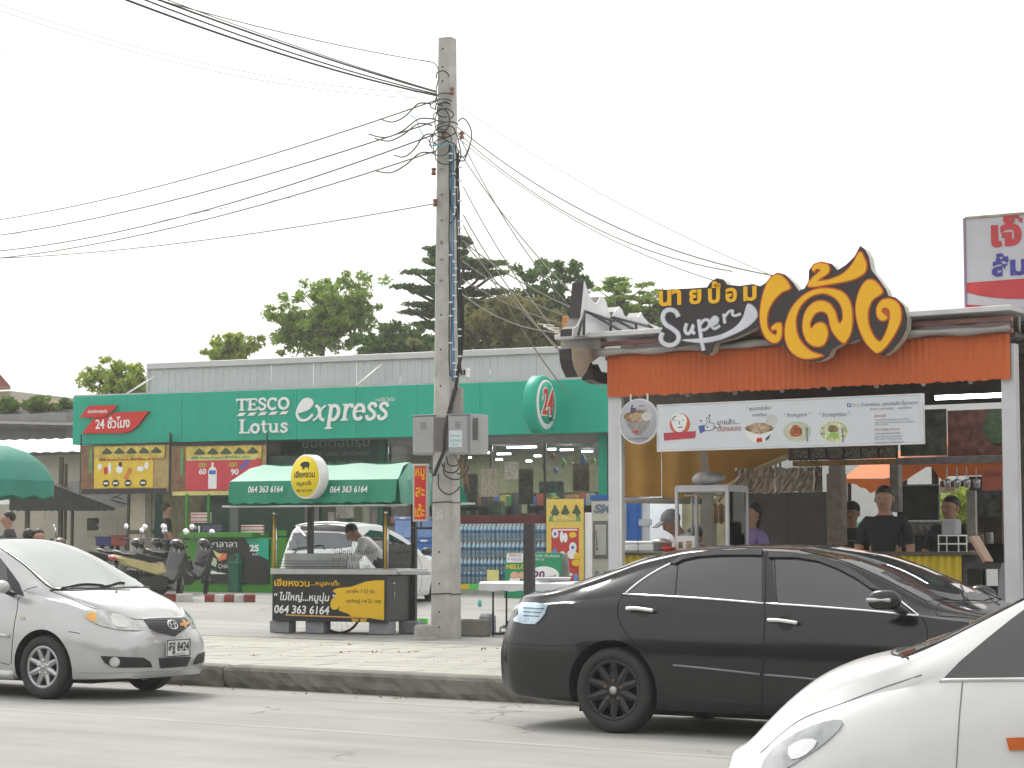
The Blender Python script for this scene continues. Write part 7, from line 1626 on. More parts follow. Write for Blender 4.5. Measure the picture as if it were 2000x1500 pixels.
MP(ring_pts(275, 1213, 62, 66), ORP, .001); fc = smooth_path([(222, 1190), (232, 1160), (262, 1148), (300, 1158), (318, 1185), (312, 1225), (290, 1258), (262, 1262), (238, 1240)], 3, True); MP(fc, WHITEP, .002)
MP([(176, 1268), (372, 1256), (370, 1298), (180, 1314)], mat('ribbon_red', (.50, .05, .08), .5), .003); MT('ร้าน นายป้อม ซุปเปอร์เล้ง', 190, 1270, 355, 1296, WHITEP)
for pts in ([(240, 1192), (255, 1188), (255, 1191), (241, 1195)], [(288, 1186), (302, 1190), (301, 1193), (288, 1189)], [(272, 1192), (276, 1215), (270, 1216), (268, 1194)], [(262, 1232), (292, 1226), (290, 1234), (266, 1238)], [(225, 1188), (240, 1165), (262, 1160), (244, 1172), (230, 1192)]): MP(pts, GT, .0028)
q = ST.l(1247, 823, -.04); t = thing('round_menu_sign', 'round white sign with a noodle bowl hanging beside the left stall post', 'sign', ST, (q.x, -.04, q.z)); rw = (ST.l(1286, 823, -.04).x - ST.l(1208, 823, -.04).x) / 2
b = MB(); b.lathe([(rw, .03), (rw, 0), (rw - .012, -.004), (rw - .014, .001)], 40, 'y'); b.build('disc_rim', WF, t); b = MB(); b.lathe([(rw - .014, .002), (rw - .016, -.002)], 40, 'y'); b.build('face', mat('round_face', (.48, .49, .54), .4), t)
def RP(pts, m_, d, nm='print'): b = MB(); b.prism([(p[0] * rw, p[1] * rw) for p in pts], -.003 - d, -.0025 - d); return b.build(nm, m_, t)
RP([(-.72, .28), (.62, .3), (.5, -.25), (.1, -.6), (-.2, -.6), (-.55, -.2)], mat('bowl_grey', (.30, .28, .27), .5, var=.3, scale=20), .0); RP(el(-.05, .22, .68, .26, 20), FD[3], .001); RP(el(-.02, .18, .5, .2, 16), FD[0], .002); RP(el(-.1, -.45, .12, .07, 10), REDP, .003); RP(el(.42, .2, .26, .2, 14), mat('soft_cream', (.58, .6, .55), .5), .0035)
RP([(-.4, .55), (-.32, .75), (-.25, .72), (-.28, .6), (-.1, .6), (-.12, .42), (-.38, .4)], MATS['line_navy'], .001); txt('มาแล้ว...', -.02 * rw, .42 * rw, .62 * rw, .75 * rw, -.0035, GT, t, th=.002); txt('ต้องลอง', -.02 * rw, .45 * rw, .46 * rw, .58 * rw, -.0035, RT_, t, th=.002)
word = 'ร้านนายป้อม ซุปเปอร์เล้ง'
txt('ซุปเปอร์เล้ง นายป้อม', -.5 * rw, .5 * rw, -.82 * rw, -.7 * rw, -.0035, GT, t, th=.002)
for dx in (-.42, .42): b = MB(); b.tube([(dx * rw, 0.015, rw * .9), (dx * rw, .015, zv0 + .02 - q.z)], .009, 5); b.build('hanger', WHITE, t)
BS = thing('big_stall_sign', 'large cut-out sign with yellow Thai letters and white script Super on the stall roof edge', 'sign', ST, (0, -.22, 0)); by = 0
def B6(pts): return BS.poly(pts, 0, K6)
outl = [(150,395),(240,390),(340,385),(440,378),(462,345),(500,322),(538,330),(562,362),(640,370),(720,358),(765,372),(800,350),(830,310),(870,288),(915,300),(960,345),(1000,400),(1035,385),(1060,340),(1062,275),(1090,235),(1140,220),(1200,235),(1235,275),(1290,240),(1340,190),(1375,125),(1400,145),(1425,190),(1440,270),(1480,320),(1530,390),(1545,430),(1590,440),(1640,490),(1660,560),(1655,630),(1620,700),(1570,760),(1520,795),(1470,790),(1420,750),(1380,695),(1345,700),(1300,722),(1260,722),(1200,755),(1178,800),(1130,828),(1080,835),(1000,820),(945,785),(905,735),(860,738),(810,715),(770,665),(748,615),(700,645),(600,690),(485,718),(472,765),(440,795),(405,780),(392,725),(300,738),(230,748),(170,728),(143,685),(160,642),(172,620),(152,570),(150,500),(143,440)]
b = MB(); b.cur = 0; b.prism(B6(outl), 0, .015); b.build('backing', mat('sign_dark', (.035, .028, .03), .45), BS)
b = MB(); b.prism(offset_poly(B6(outl), -.008), .016, .13); b.build('side_return', mat('sign_return_cream', (.5, .5, .42), .5), BS)
glyphs = [[(950,385),(920,330),(880,303),(840,318),(805,370),(780,450),(768,540),(775,620),(800,680),(835,712),(868,716),(893,690),(900,645),(895,602),(868,600),(838,624),(846,640),(866,634),(872,655),(860,672),(838,660),(815,630),(808,580),(818,520),(850,460),(900,410)],
 [(1145,798),(1060,815),(1000,803),(950,760),(922,690),(925,600),(960,510),(1020,440),(1100,395),(1190,388),(1270,410),(1315,470),(1330,560),(1322,650),(1290,712),(1265,712),(1225,670),(1200,625),(1180,545),(1140,525),(1098,545),(1072,600),(1082,632),(1105,606),(1140,596),(1168,615),(1180,655),(1175,692),(1150,733),(1098,738),(1050,700),(1028,620),(1045,530),(1090,478),(1140,463),(1190,480),(1225,530),(1240,585),(1258,600),(1275,560),(1262,490),(1220,440),(1150,415),(1070,440),(1010,500),(985,580),(995,670),(1035,735),(1085,775)],
 [(1060,370),(1085,325),(1125,290),(1138,272),(1112,266),(1098,282),(1086,266),(1098,245),(1130,233),(1175,240),(1190,265),(1180,295),(1140,322),(1122,342),(1190,333),(1270,300),(1330,240),(1375,165),(1400,200),(1415,240),(1405,290),(1350,325),(1280,345),(1180,362),(1100,375)],
 [(1512,400),(1470,345),(1430,335),(1395,365),(1365,430),(1352,520),(1370,620),(1410,710),(1460,765),(1490,778),(1540,735),(1590,660),(1622,590),(1625,520),(1600,470),(1555,450),(1510,460),(1482,500),(1482,550),(1502,578),(1530,580),(1545,562),(1525,545),(1508,522),(1520,504),(1550,510),(1562,545),(1550,620),(1520,690),(1495,712),(1460,680),(1430,610),(1425,530),(1450,460),(1500,425)]]
SRD = mat('sign_red_edge', (.58, .10, .02), .45); SYL = mat('sign_yellow_letter', C('#f2b80c'), .4, var=.03)
for g in glyphs:
 sm = smooth_path(g, 3, True); P6 = B6(sm)
 try: b = MB(); b.prism(offset_poly(P6, .013), -.006, -.001); b.build('letter_outline', SRD, BS)
 except Exception as e: pass
 b = MB(); b.prism(P6, -.014, -.0065); b.build('letter', SYL, BS)
for s_, x0, y0, x1, y1 in (('นา', 150, 395, 285, 492), ('ย', 335, 392, 408, 482), ('ป้', 450, 342, 525, 478), ('อ', 556, 382, 625, 470), ('ม', 665, 372, 745, 462)):
 a, c = BS.l(1240 + x0 * .32, 440 + (y0 + y1) / 2 * .32), BS.l(1240 + x1 * .32, 440 + (y0 + y1) / 2 * .32); e, g = BS.l(1240 + (x0 + x1) / 2 * .32, 440 + y1 * .32), BS.l(1240 + (x0 + x1) / 2 * .32, 440 + y0 * .32)
 txt(s_, a.x, c.x, e.z, g.z, -.001, SYL, BS, bold=.035, th=.01)
sup = [([(268,560),(250,528),(215,515),(182,530),(172,570),(190,605),(228,630),(262,660),(268,695),(245,725),(205,732),(170,715),(160,685),(172,655)], 24), ([(318,598),(308,640),(322,662),(342,650),(358,610),(352,648),(370,662)], 17), ([(392,575),(400,640),(410,710),(422,765)], 20), ([(398,612),(425,580),(452,582),(456,612),(434,636),(410,640)], 15), ([(468,615),(500,598),(508,574),(490,560),(470,580),(468,612),(490,632),(522,612)], 14), ([(545,540),(552,600)], 15), ([(552,560),(575,530),(600,522),(598,545),(618,552),(650,540)], 13)]
swo = [(285,700),(400,692),(520,670),(610,625),(660,565),(680,500),(695,478),(730,500),(748,535),(742,570),(690,620),(600,668),(500,705),(400,718)]
WS = mat('sign_script_white', (.66, .68, .74), .4); GO = mat('script_outline', (.22, .23, .26), .4)
k_ = 0
for path, w_ in sup:
 sp = smooth_path(path, 5); k_ += 1
 for ww, m_, d in ((w_ + 9, GO, .003), (w_, WS, .008)): b = MB(); b.prism(B6(stroke_poly(sp, ww)), -d - k_ * .0007, -.001); b.build('script_stroke', m_, BS)
b = MB(); b.prism(offset_poly(B6(smooth_path(swo, 3, True)), .006), -.0025, -.001); b.build('script_swoosh', GO, BS); b = MB(); b.prism(B6(smooth_path(swo, 3, True)), -.0075, -.0026); b.build('script_swoosh', WS, BS)
for px_ in (1330, 1480, 1640): a = BS.l(px_, 640, 0); b = MB(); b.tube([(a.x, .14, a.z + .1), (a.x, .3, zrf - .0)], .015, 6); b.build('bracket', DKSTEEL, BS)
K4 = (720, 440, .3); fo = at(1140, 700, 19.0); FS = Fr((fo.x, fo.y, 0), SA - 90)
t = thing('side_roof_sign', 'flame shaped roof sign seen from its white back with a black edge', 'sign', FS)
face = [(1408,365),(1425,420),(1450,480),(1478,512),(1495,500),(1512,462),(1530,465),(1548,500),(1562,560),(1585,612),(1605,560),(1632,528),(1652,550),(1665,590),(1700,600),(1755,598),(1775,565),(1792,600),(1830,640),(1885,660),(1915,692),(1330,722),(1332,670),(1360,655),(1385,600),(1398,480)]
P_ = FS.poly(face, 0, K4); b = MB(); b.prism(P_, 0, .012); b.build('back_face', mat('back_white', (.66, .67, .68), .5, stain=.1), t)
b = MB(); b.prism(offset_poly(P_, -.003), .013, .14); b.build('edge_return', mat('sign_dark', (.035, .028, .03), .45), t)
for pts in ([(1330,560),(1380,590),(1660,700)],): pass
for a, c in (((1405, 560), (1400, 715)), ((1578, 600), (1575, 705)), ((1740, 640), (1745, 700)), ((1405, 560), (1600, 625)), ((1440, 570), (1665, 700)), ((1600, 610), (1760, 695)), ((1590, 600), (1830, 660)), ((1365, 715), (1405, 560)), ((1820, 650), (1880, 695))):
 p, q = FS.l(720 + a[0] * .3, 440 + a[1] * .3, -.05), FS.l(720 + c[0] * .3, 440 + c[1] * .3, -.05); b = MB(); b.tube([p, q], .014, 6); b.build('brace', mat('dark_brace', (.06, .06, .065), .5), t)
t = thing('side_roof_sign', 'lower half of the flame shaped sign hanging below the roof eave, black and beige', 'sign', FS)
p1 = FS.poly([(1328, 800), (1512, 800), (1508, 850), (1470, 880), (1440, 900), (1420, 950), (1395, 985), (1375, 990), (1345, 930), (1332, 870)], .0, K4); b = MB(); b.prism(p1, 0, .012); b.build('back_face', mat('back_beige', (.40, .33, .25), .6, stain=.2), t); b = MB(); b.prism(offset_poly(p1, -.003), .013, .15); b.build('edge_return', MATS['sign_dark'], t)
p1 = FS.poly([(1440, 890), (1462, 940), (1480, 905), (1505, 955), (1542, 960), (1542, 1034), (1500, 1030), (1448, 1005)], .05, K4); b = MB(); b.prism(p1, .03, .15); b.build('dark_tail', MATS['sign_dark'], t)
a0 = at(1100, 645, 19.6); t = thing('tv_aerial', 'small television aerial with white elements and an orange clip at the stall roof corner', 'aerial', Fr(a0, 20)); b = MB(); b.tube([(-.2, 0, .05), (.12, 0, -.1)], .01, 6)
b.build('boom', WHITE, t)
for i in range(6): x = -.18 + i * .055; b = MB(); b.tube([(x - .04, -.1, .06 - i * .03), (x + .05, .1, .0 - i * .028 + .06)], .006, 5); b.build('element', WHITE, t)
b = MB(); b.box(.0, .05, -.03, .03, -.13, .13, .005); b.build('clip', mat('orange_clip', (.6, .25, .05), .5), t)
b = MB(); b.tube([(.03, 0, -.1), (.03, 0, -.45)], .012, 6); b.build('mast', STEEL, t)
WB = Fr(at(1400, 1000, 44), 20); t = thing('white_building', 'plain white two storey building with barred windows seen through the stall', 'building', WB, (0, 0, -WB.O.z + .4))
x0, x1 = -2.5, WB.l(1985, 1000, 0).x + 2; WBM = mat('white_facade', (.62, .63, .63), .8, var=.04, stain=.1); zz = t.l(1450, 880, 0).z
b = MB(); b.box(x0, x1, 0, 5, 0, zz + 1.6); b.build('wall', WBM, t)
for (q, nb_) in (((1416, 912, 1443, 934), 4), ((1420, 893, 1452, 910), 4), ((1456, 895, 1465, 912), 1), ((1503, 898, 1529, 913), 3), ((1560, 895, 1600, 912), 4)):
 r = t.rect(*q, 0); w = MB(); w.box(r[0], r[1], -.03, -.001, r[2], r[3]); wo_ = w.build('window', mat('dark_green_glass', (.06, .10, .09), .3), t)
 for i in range(nb_ + 1): b = MB(); x = r[0] + (r[1] - r[0]) * i / nb_; b.box(x - .015, x + .015, -.06, -.031, r[2], r[3]); b.build('bar', WHITEP, wo_)
r = t.rect(1600, 1020, 1700, 1032, -.1); b = MB(); b.box(r[0], r[1], -.05, -.001, r[2], r[3]); b.build('green_band', mat('green_band', (.05, .4, .2), .5), t)
OC = mat('orange_canopy', (.68, .16, .02), .6, var=.12)
def canopy(pts, yy, lab, dp=1.0):
 t = thing('orange_canopy', lab, 'canopy', ST, (0, yy, 0), 0, 'orange canopies behind the stall'); q = ST.poly(pts, yy); b = MB(); b.prism(q, 0, .02); b.build('valance', OC, t)
 x0 = min(p[0] for p in q); x1_ = max(p[0] for p in q); z_ = max(p[1] for p in q); b = MB(); b.add([(x0, .03, z_), (x1_, .03, z_), (x1_, .03 + dp, z_ + .35), (x0, .03 + dp, z_ + .35)], [[0, 1, 2, 3]]); b.build('top', OC, t)
 for x in (x0 + .05, x1_ - .05): b = MB(); b.tube([(x, .1, 0), (x, .1, z_)], .03, 8); b.build('pole', DKSTEEL, t)
canopy([(1643, 935), (1738, 935), (1738, 958), (1722, 964), (1712, 958), (1700, 963), (1690, 954), (1680, 952), (1672, 946), (1660, 944), (1643, 942)], 5.2, 'orange canopy edge with scallops behind the man in black')
canopy([(1752, 903), (1826, 903), (1818, 912), (1808, 912), (1752, 948)], 4.6, 'orange canopy corner dropping left of the bright gap')
canopy([(1812, 903), (2010, 900), (2010, 926), (1850, 930), (1842, 940), (1832, 930), (1826, 920)], 4.2, 'long orange canopy across the right part of the stall')
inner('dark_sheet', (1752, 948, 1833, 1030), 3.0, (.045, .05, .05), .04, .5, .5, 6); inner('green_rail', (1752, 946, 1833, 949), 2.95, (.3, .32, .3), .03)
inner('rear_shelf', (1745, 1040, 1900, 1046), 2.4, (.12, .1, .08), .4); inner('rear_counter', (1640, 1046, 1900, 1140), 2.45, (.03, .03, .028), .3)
JAR = glass('jar_plastic', (.8, .84, .82), .12, .1)
for i in range(6):
 q = ST.l(1772 + i * 14, 1040, 2.5); t = thing('plastic_jar', 'clear round jar with white lid on the rear shelf, %s from the left' % ['first', 'second', 'third', 'fourth', 'fifth', 'last'][i], 'jar', ST, (q.x, 2.5, q.z), 0, 'jars on the rear shelf'); b = MB(); b.lathe([(.001, 0), (.04, 0), (.045, .02), (.045, .09), (.035, .1)], 12); b.build('body', mat('jar_grey', (.2, .2, .19), .2, var=.4, scale=30), t); b = MB(); b.lathe([(.038, .1), (.038, .12), (.001, .122)], 12); b.build('lid', WHITEP, t)
q = ST.rect(1833, 1047, 1872, 1080, .9); t = thing('white_drawer_rack', 'small white wire rack with a grey basket on the yellow counter', 'rack', ST, (q[0], .9, q[2])); W, H = q[1] - q[0], q[3] - q[2]
for x in (0, W):
 for y in (0, .2): b = MB(); b.tube([(x, y, -.05), (x, y, H)], .006, 5); b.build('upright', WHITE, t)
for z in (.0, H * .5, H): b = MB(); b.box(-.005, W + .005, -.005, .205, z, z + .012); b.build('shelf', WHITE, t)
b = MB(); b.box(.02, W * .8, .02, .18, H + .013, H + .15, .01); b.build('basket', mat('grey_basket', (.32, .31, .33), .6), t)
YC = mat('yellow_corrugated', (.56, .42, .03), .5, var=.1, stain=.25)
def counter(px0, px1, ytop, yy, lab, pitch=.07, dp=.5):
 x0, x1 = ST.l(px0, 1100, yy).x, ST.l(px1, 1100, yy).x; zt_ = ST.l((px0 + px1) / 2, ytop, yy).z
 t = thing('yellow_counter', lab, 'counter', ST, (x0, yy, 0)); w = x1 - x0; k = max(2, int(w / pitch) * 2); b = MB(); pts = [(w * i / k, -.022 if i % 2 else 0) for i in range(k + 1)]; pp = []
 for i in range(k): a, c = pts[i], pts[i + 1]; pp += [a, (a[0] * .6 + c[0] * .4, a[1])]
 pp.append(pts[-1]); m_ = len(pp); b.add([(x, y, 0.05) for x, y in pp] + [(x, y, zt_ - .02) for x, y in pp], [[i, i + 1, m_ + i + 1, m_ + i] for i in range(m_ - 1)]); b.build('corrugated_front', YC, t)
 b = MB(); b.box(-.02, w + .02, -.04, dp, zt_ - .02, zt_ + .01, .004); b.build('worktop', mat('dark_worktop', (.07, .06, .05), .5), t); b = MB(); b.box(0, w, .01, dp - .02, 0, zt_ - .021); b.build('carcass', mat('carcass', (.05, .045, .04), .8), t)
 return t, zt_
counter(1700, 1878, 1080, .6, 'yellow corrugated counter at the right half of the stall'); tl, zl = counter(1213, 1420, 1080, .25, 'yellow counter at the left end of the stall behind the black saloon')
for i, (x0, x1) in enumerate(((1216, 1245), (1246, 1276))): q = ST.rect(x0, 1062, x1, 1078, .3); t = thing('foam_box', ('left', 'right')[i] + ' white foam box on the left yellow counter', 'box', ST, (q[0], .3, zl + .012), 0, 'foam boxes on the counter'); b = MB(); b.box(0, q[1] - q[0], 0, .2, 0, .07, .012); b.build('base', WHITEP, t); b = MB(); b.box(-.004, q[1] - q[0] + .004, -.004, .204, .071, .1, .012); b.build('lid', WHITEP, t)
q = ST.l(1292, 1070, .4); t = thing('steel_pot', 'lidded steel pot on the counter left of the glass cabinet', 'pot', ST, (q.x, .4, zl + .012)); b = MB(); b.lathe([(.001, 0), (.09, 0), (.1, .02), (.1, .08), (.11, .085)], 20); b.build('body', STL, t); b = MB(); b.lathe([(.112, .086), (.08, .11), (.02, .125), (.001, .125)], 20); b.build('lid', STL, t)
q = ST.l(1283, 1078, .1); b = MB(); b.lathe([(.001, 0), (.05, 0), (.07, .04), (.066, .042), (.045, .01), (.001, .008)], 16); b.v = [(x + q.x, y + .33, z + zl + .012) for x, y, z in b.v]; solo('red_bowl', b, REDP, 'small red bowl in front of the steel pot', 'bowl', ST, (q.x, .33, zl + .012))
q = ST.rect(1323, 950, 1427, 1075, .5); zc0 = zl + .012; t = thing('glass_food_cabinet', 'white framed glass food cabinet with a plastic bag on top', 'cabinet', ST, (q[0], .45, zc0)); W, H, D = q[1] - q[0], q[3] - zc0, .42
for (x0, x1, y0, y1, z0_, z1_) in ((0, .03, 0, .03, 0, H), (W - .03, W, 0, .03, 0, H), (0, .03, D - .03, D, 0, H), (W - .03, W, D - .03, D, 0, H), (.031, W - .031, 0, .03, H - .05, H), (.031, W - .031, D - .03, D, H - .05, H), (0, .03, .031, D - .031, H - .05, H), (W - .03, W, .031, D - .031, H - .05, H), (.031, W - .031, .0, .03, 0, .03)): b = MB(); b.box(x0, x1, y0, y1, z0_, z1_, .002); b.build('frame_bar', WP, t)
b = MB(); b.box(.03, W - .03, .012, .016, .03, H - .05); b.build('front_pane', cg, t); b = MB(); b.box(W - .018, W - .014, .03, D - .03, .03, H - .05); b.build('side_pane', cg, t); b = MB(); b.box(.01, W - .01, .01, D - .01, H + .001, H + .012); b.build('top_sheet', WP, t)
b = MB(); b.tube([(.05, .1, H - .08), (W - .05, .1, H - .08)], .008, 6); b.build('hanging_rail', STL, t); b = MB(); b.tube([(W * .27, .06, .05), (W * .27, .06, H - .1)], .012, 6); b.build('lamp_tube', mat('frosted_tube', (.6, .6, .58), .3), t)
MEAT = mat('roast_pork', (.28, .11, .03), .4, var=.5, scale=12, bump=.4)
for i in range(3): b = MB(); b.box(W * (.62 + i * .11), W * (.70 + i * .11), .08, .14, H * .42, H * .74, .02); b.build('roast_slab', MEAT, t)
b = MB(); b.box(W * .04, W * .38, -.012, -.003, .0, H * .24); b.build('menu_card', WHITEP, t); b = MB(); b.box(W * .08, W * .16, -.016, -.0125, .03, .09); b.build('card_picture', FD[3], t); b = MB(); b.box(W * .22, W * .34, -.016, -.0125, .03, .1); b.build('card_picture', FD[0], t)
b = MB(); b.M = Matrix.Translation((W * .5, .15, H + .075)); b.ball((0, 0, 0), (.17, .12, .062), 14, 8); b.v = [(x + random.uniform(-.012, .012), y, z + random.uniform(-.01, .012)) for x, y, z in b.v]; b.v = [(x + q[0], y + .45, z + zc0) for x, y, z in b.v]
solo('plastic_bag', b, mat('bag_plastic', (.42, .42, .42), .35, var=.4, scale=14), 'crumpled pale plastic bag lying on the glass food cabinet', 'bag', ST, (q[0] + W * .5, .6, zc0 + H + .012))
q = ST.rect(1881, 1100, 1956, 1180, .6); t = thing('stove_table', 'dark steel stove table at the right end of the stall', 'stove', ST, (q[0], .6, 0)); W, H = q[1] - q[0], q[3]
b = MB(); b.box(0, W, 0, .5, H - .05, H); b.build('top', DKSTEEL, t); b = MB(); b.box(0, W, .05, .45, H * .55, H * .8, .01); b.build('burner_box', BLACK, t)
for x in (.0, W - .03):
 for y in (0, .47): b = MB(); b.box(x, x + .03, y, y + .03, 0, H - .051); b.build('leg', DKSTEEL, t)
b = MB(); b.box(0, W, 0, .015, H * .42, H * .46); b.build('rail', STL, t)
for i in range(4): b = MB(); b.box(.03 + i * .07, .08 + i * .07, .2, .26, .1, .1 + .2); b.build('gas_bottle', mat('dull_green', (.05, .06, .04), .5), t)
b = MB(); b.M = Matrix.Rotation(rad(-30), 4, 'Y'); b.box(0, .03, 0, .2, 0, .26, .003); q_ = ST.l(1920, 1100, .7); b.v = [(x + q_.x, y + .7, z + q_.z) for x, y, z in b.v]; solo('chopping_board', b, mat('pale_wood', (.5, .3, .2), .5), 'pale wooden chopping board leaning on the dark stove', 'chopping board', ST, (q_.x, .7, q_.z))
q = ST.rect(1946, 1095, 2010, 1185, .2); b = MB(); b.smooth = True; W = q[1] - q[0]; b.prism([(q[0], q[2]), (q[0] + .03, q[2] + .3), (q[0] + .05, q[3] - .03), (q[0] + .09, q[3]), (q[1], q[3]), (q[1], q[2])], .2, .5); solo('grey_cover', b, mat('grey_cover', (.24, .25, .28), .6), 'grey plastic cover over a table behind the right stall post', 'cover', ST, (q[0], .2, q[2]))
q = ST.rect(1888, 958, 1905, 1060, 1.9); b = MB(); b.box(q[0], q[1], 1.9, 1.95, q[2], q[3]); solo('pale_upright', b, mat('pale_upright', (.28, .27, .24), .6, var=.3), 'pale upright board inside the stall right of the thin man', 'board', ST, (q[0], 1.9, q[2]))
q = ST.rect(1990, 640, 2080, 1040, 1.0); t = thing('plank_wall', 'dark weathered plank wall beyond the right stall post', 'wall', ST, (q[0], 1.0, 0)); PK = mat('dark_planks', (.07, .055, .045), .8, var=.3, stretch=(1, 1, 8))
for i in range(17): zz_ = .0 + i * .18; b = MB(); b.box(0, 1.4, random.uniform(-.006, .006), .03, zz_, zz_ + .172); b.build('plank', PK, t)
b = MB(); b.box(0, .06, .031, .09, 0, 3.1); b.build('frame', PK, t)
q = ST.l(1886, 610, .3); NS = thing('neighbour_sign', 'white roof sign with red and blue Thai lettering and a red swoosh', 'sign', ST, (q.x, .3, 0), -4); r0, r1 = NS.l(1887, 500, 0), NS.l(2190, 500, 0); zb6, zt6 = NS.l(1887, 606, 0).z, NS.l(1887, 428, 0).z; W = r1.x - r0.x
b = MB(); b.box(r0.x, r0.x + W, 0, .06, zb6, zt6); b.build('board', mat('sign_pale', (.50, .50, .54), .5, var=.04), NS); b = MB(); b.box(r0.x - .02, r0.x - .001, -.01, .07, zb6 - .01, zt6 + .01); b.build('frame', mat('mauve_frame', (.3, .2, .3), .5), NS); b = MB(); b.box(r0.x, r0.x + W, -.01, .07, zt6 + .001, zt6 + .02); b.build('frame', mat('rusty_frame', (.35, .3, .22), .7, var=.3), NS)
K7 = (1840, 380, 160 / 632)
def NP(pts, m_, d=.002): b = MB(); b.prism(NS.poly(pts, 0, K7), -d - .002, -d + .0005); b.build('print', m_, NS)
NR = mat('sign_crimson', (.5, .05, .06), .5); NB = mat('sign_indigo', (.06, .05, .28), .5)
NP([(188, 682), (632, 648), (1200, 610), (1200, 812), (632, 806), (500, 804), (380, 794), (280, 778), (188, 756)], NR); NP([(188, 848), (300, 856), (420, 868), (188, 890)], NR)
def NT(s_, x0, y0, x1, y1, m_, b_):
 a, c = NS.l(K7[0] + x0 * K7[2], K7[1] + (y0 + y1) / 2 * K7[2]), NS.l(K7[0] + x1 * K7[2], K7[1] + (y0 + y1) / 2 * K7[2]); e, g = NS.l(a.x * 0 + K7[0] + (x0 + x1) / 2 * K7[2], K7[1] + y1 * K7[2]), NS.l(K7[0] + (x0 + x1) / 2 * K7[2], K7[1] + y0 * K7[2]); txt(s_, a.x, c.x, e.z, g.z, -.001, m_, NS, bold=b_, th=.005)
NT('เจ๊', 378, 150, 620, 402, NR, .045); NT('ส้มตำ', 382, 440, 900, 620, NB, .04)
for px_ in (1905, 1990): a = NS.l(px_, 606, .1); b = MB(); b.tube([(a.x, .08, zrf - .2), (a.x, .08, zb6 + .3)], .02, 6); b.build('support', STEEL, NS)
b = MB(); b.box(r0.x - .02, r0.x + .9, -.06, .3, zb6 - .06, zb6 - .012); b.build('base_rail', WRF, NS)
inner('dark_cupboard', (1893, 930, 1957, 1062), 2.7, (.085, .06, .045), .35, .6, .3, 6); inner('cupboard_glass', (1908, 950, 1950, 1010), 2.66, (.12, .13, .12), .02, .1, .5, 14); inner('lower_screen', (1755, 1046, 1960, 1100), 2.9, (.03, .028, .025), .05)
inner('rear_beam', (1836, 938, 1960, 950), 3.0, (.2, .12, .06), .08); inner('window_row', (1836, 950, 1866, 962), 5.0, (.5, .48, .4), .03)
for i, (x0, x1, y0, y1, c) in enumerate(((1700, 1716, 1035, 1046, (.3, .3, .28)), (1884, 1892, 1030, 1046, (.4, .1, .06)), (1912, 1922, 1046, 1062, (.4, .3, .1)), (1926, 1940, 1040, 1062, (.3, .32, .33)))):
 q = ST.rect(x0, y0, x1, y1, 2.35); t = thing('condiment_jar', ['grey tin on the rear counter near the capped person', 'red lidded jar on the rear counter beside the pale board', 'mustard coloured jar before the dark cupboard', 'tall steel tin before the dark cupboard'][i], 'jar', ST, ((q[0] + q[1]) / 2, 2.35, q[2])); w = (q[1] - q[0]) / 2; h_ = q[3] - q[2]; b = MB(); b.lathe([(.001, 0), (w, 0), (w, h_ * .8), (w * .8, h_ * .85)], 14); b.build('body', mat('tin_%d' % i, c, .4), t); b = MB(); b.lathe([(w * .85, h_ * .86), (w * .85, h_), (.001, h_)], 14); b.build('lid', STL, t)
for i in range(5):
 q = ST.l(1850 + i * 19, 912, 2.0); b = MB(); b.tube([(0, 0, 0), (0, 0, -.12)], .006, 5); b.lathe([(.001, -.2), (.03, -.19), (.035, -.12), (.001, -.11)], 10); b.v = [(x + q.x, y + 2.0, z + q.z) for x, y, z in b.v]
 solo('hanging_ladle', b, STL, ['first', 'second', 'third', 'fourth', 'fifth'][i] + ' from the left of the ladles hung under the rear beam', 'ladle', ST, (q.x, 2.0, q.z), 'ladles under the rear beam')
# ================================================================ trees
def leafmat(name, col, tr=.35, var=.35):
 m = bpy.data.materials.new(name); m.use_nodes = True; n, l = m.node_tree.nodes, m.node_tree.links; n.clear()
 o = n.new('ShaderNodeOutputMaterial'); d = n.new('ShaderNodeBsdfDiffuse'); t = n.new('ShaderNodeBsdfTranslucent'); x = n.new('ShaderNodeMixShader'); x.inputs[0].default_value = tr
 g = n.new('ShaderNodeNewGeometry'); tc = n.new('ShaderNodeTexCoord'); ns = n.new('ShaderNodeTexNoise'); ns.inputs['Scale'].default_value = .9; l.new(tc.outputs['Object'], ns.inputs[0])
 a = n.new('ShaderNodeMath'); a.operation = 'ADD'; l.new(g.outputs['Random Per Island'], a.inputs[0]); l.new(ns.outputs['Fac'], a.inputs[1])
 r = n.new('ShaderNodeMapRange'); r.inputs[1].default_value = .3; r.inputs[2].default_value = 1.7; r.inputs[3].default_value = 1 - var; r.inputs[4].default_value = 1 + var; l.new(a.outputs[0], r.inputs[0])
 c = n.new('ShaderNodeMix'); c.data_type = 'RGBA'; c.blend_type = 'MULTIPLY'; c.inputs[0].default_value = 1; c.inputs[6].default_value = col + (1,); l.new(r.outputs[0], c.inputs[7])
 l.new(c.outputs[2], d.inputs[0]); l.new(c.outputs[2], t.inputs[0]); l.new(d.outputs[0], x.inputs[1]); l.new(t.outputs[0], x.inputs[2]); l.new(x.outputs[0], o.inputs[0]); MATS[name] = m; return m
rng = np.random.default_rng(7)
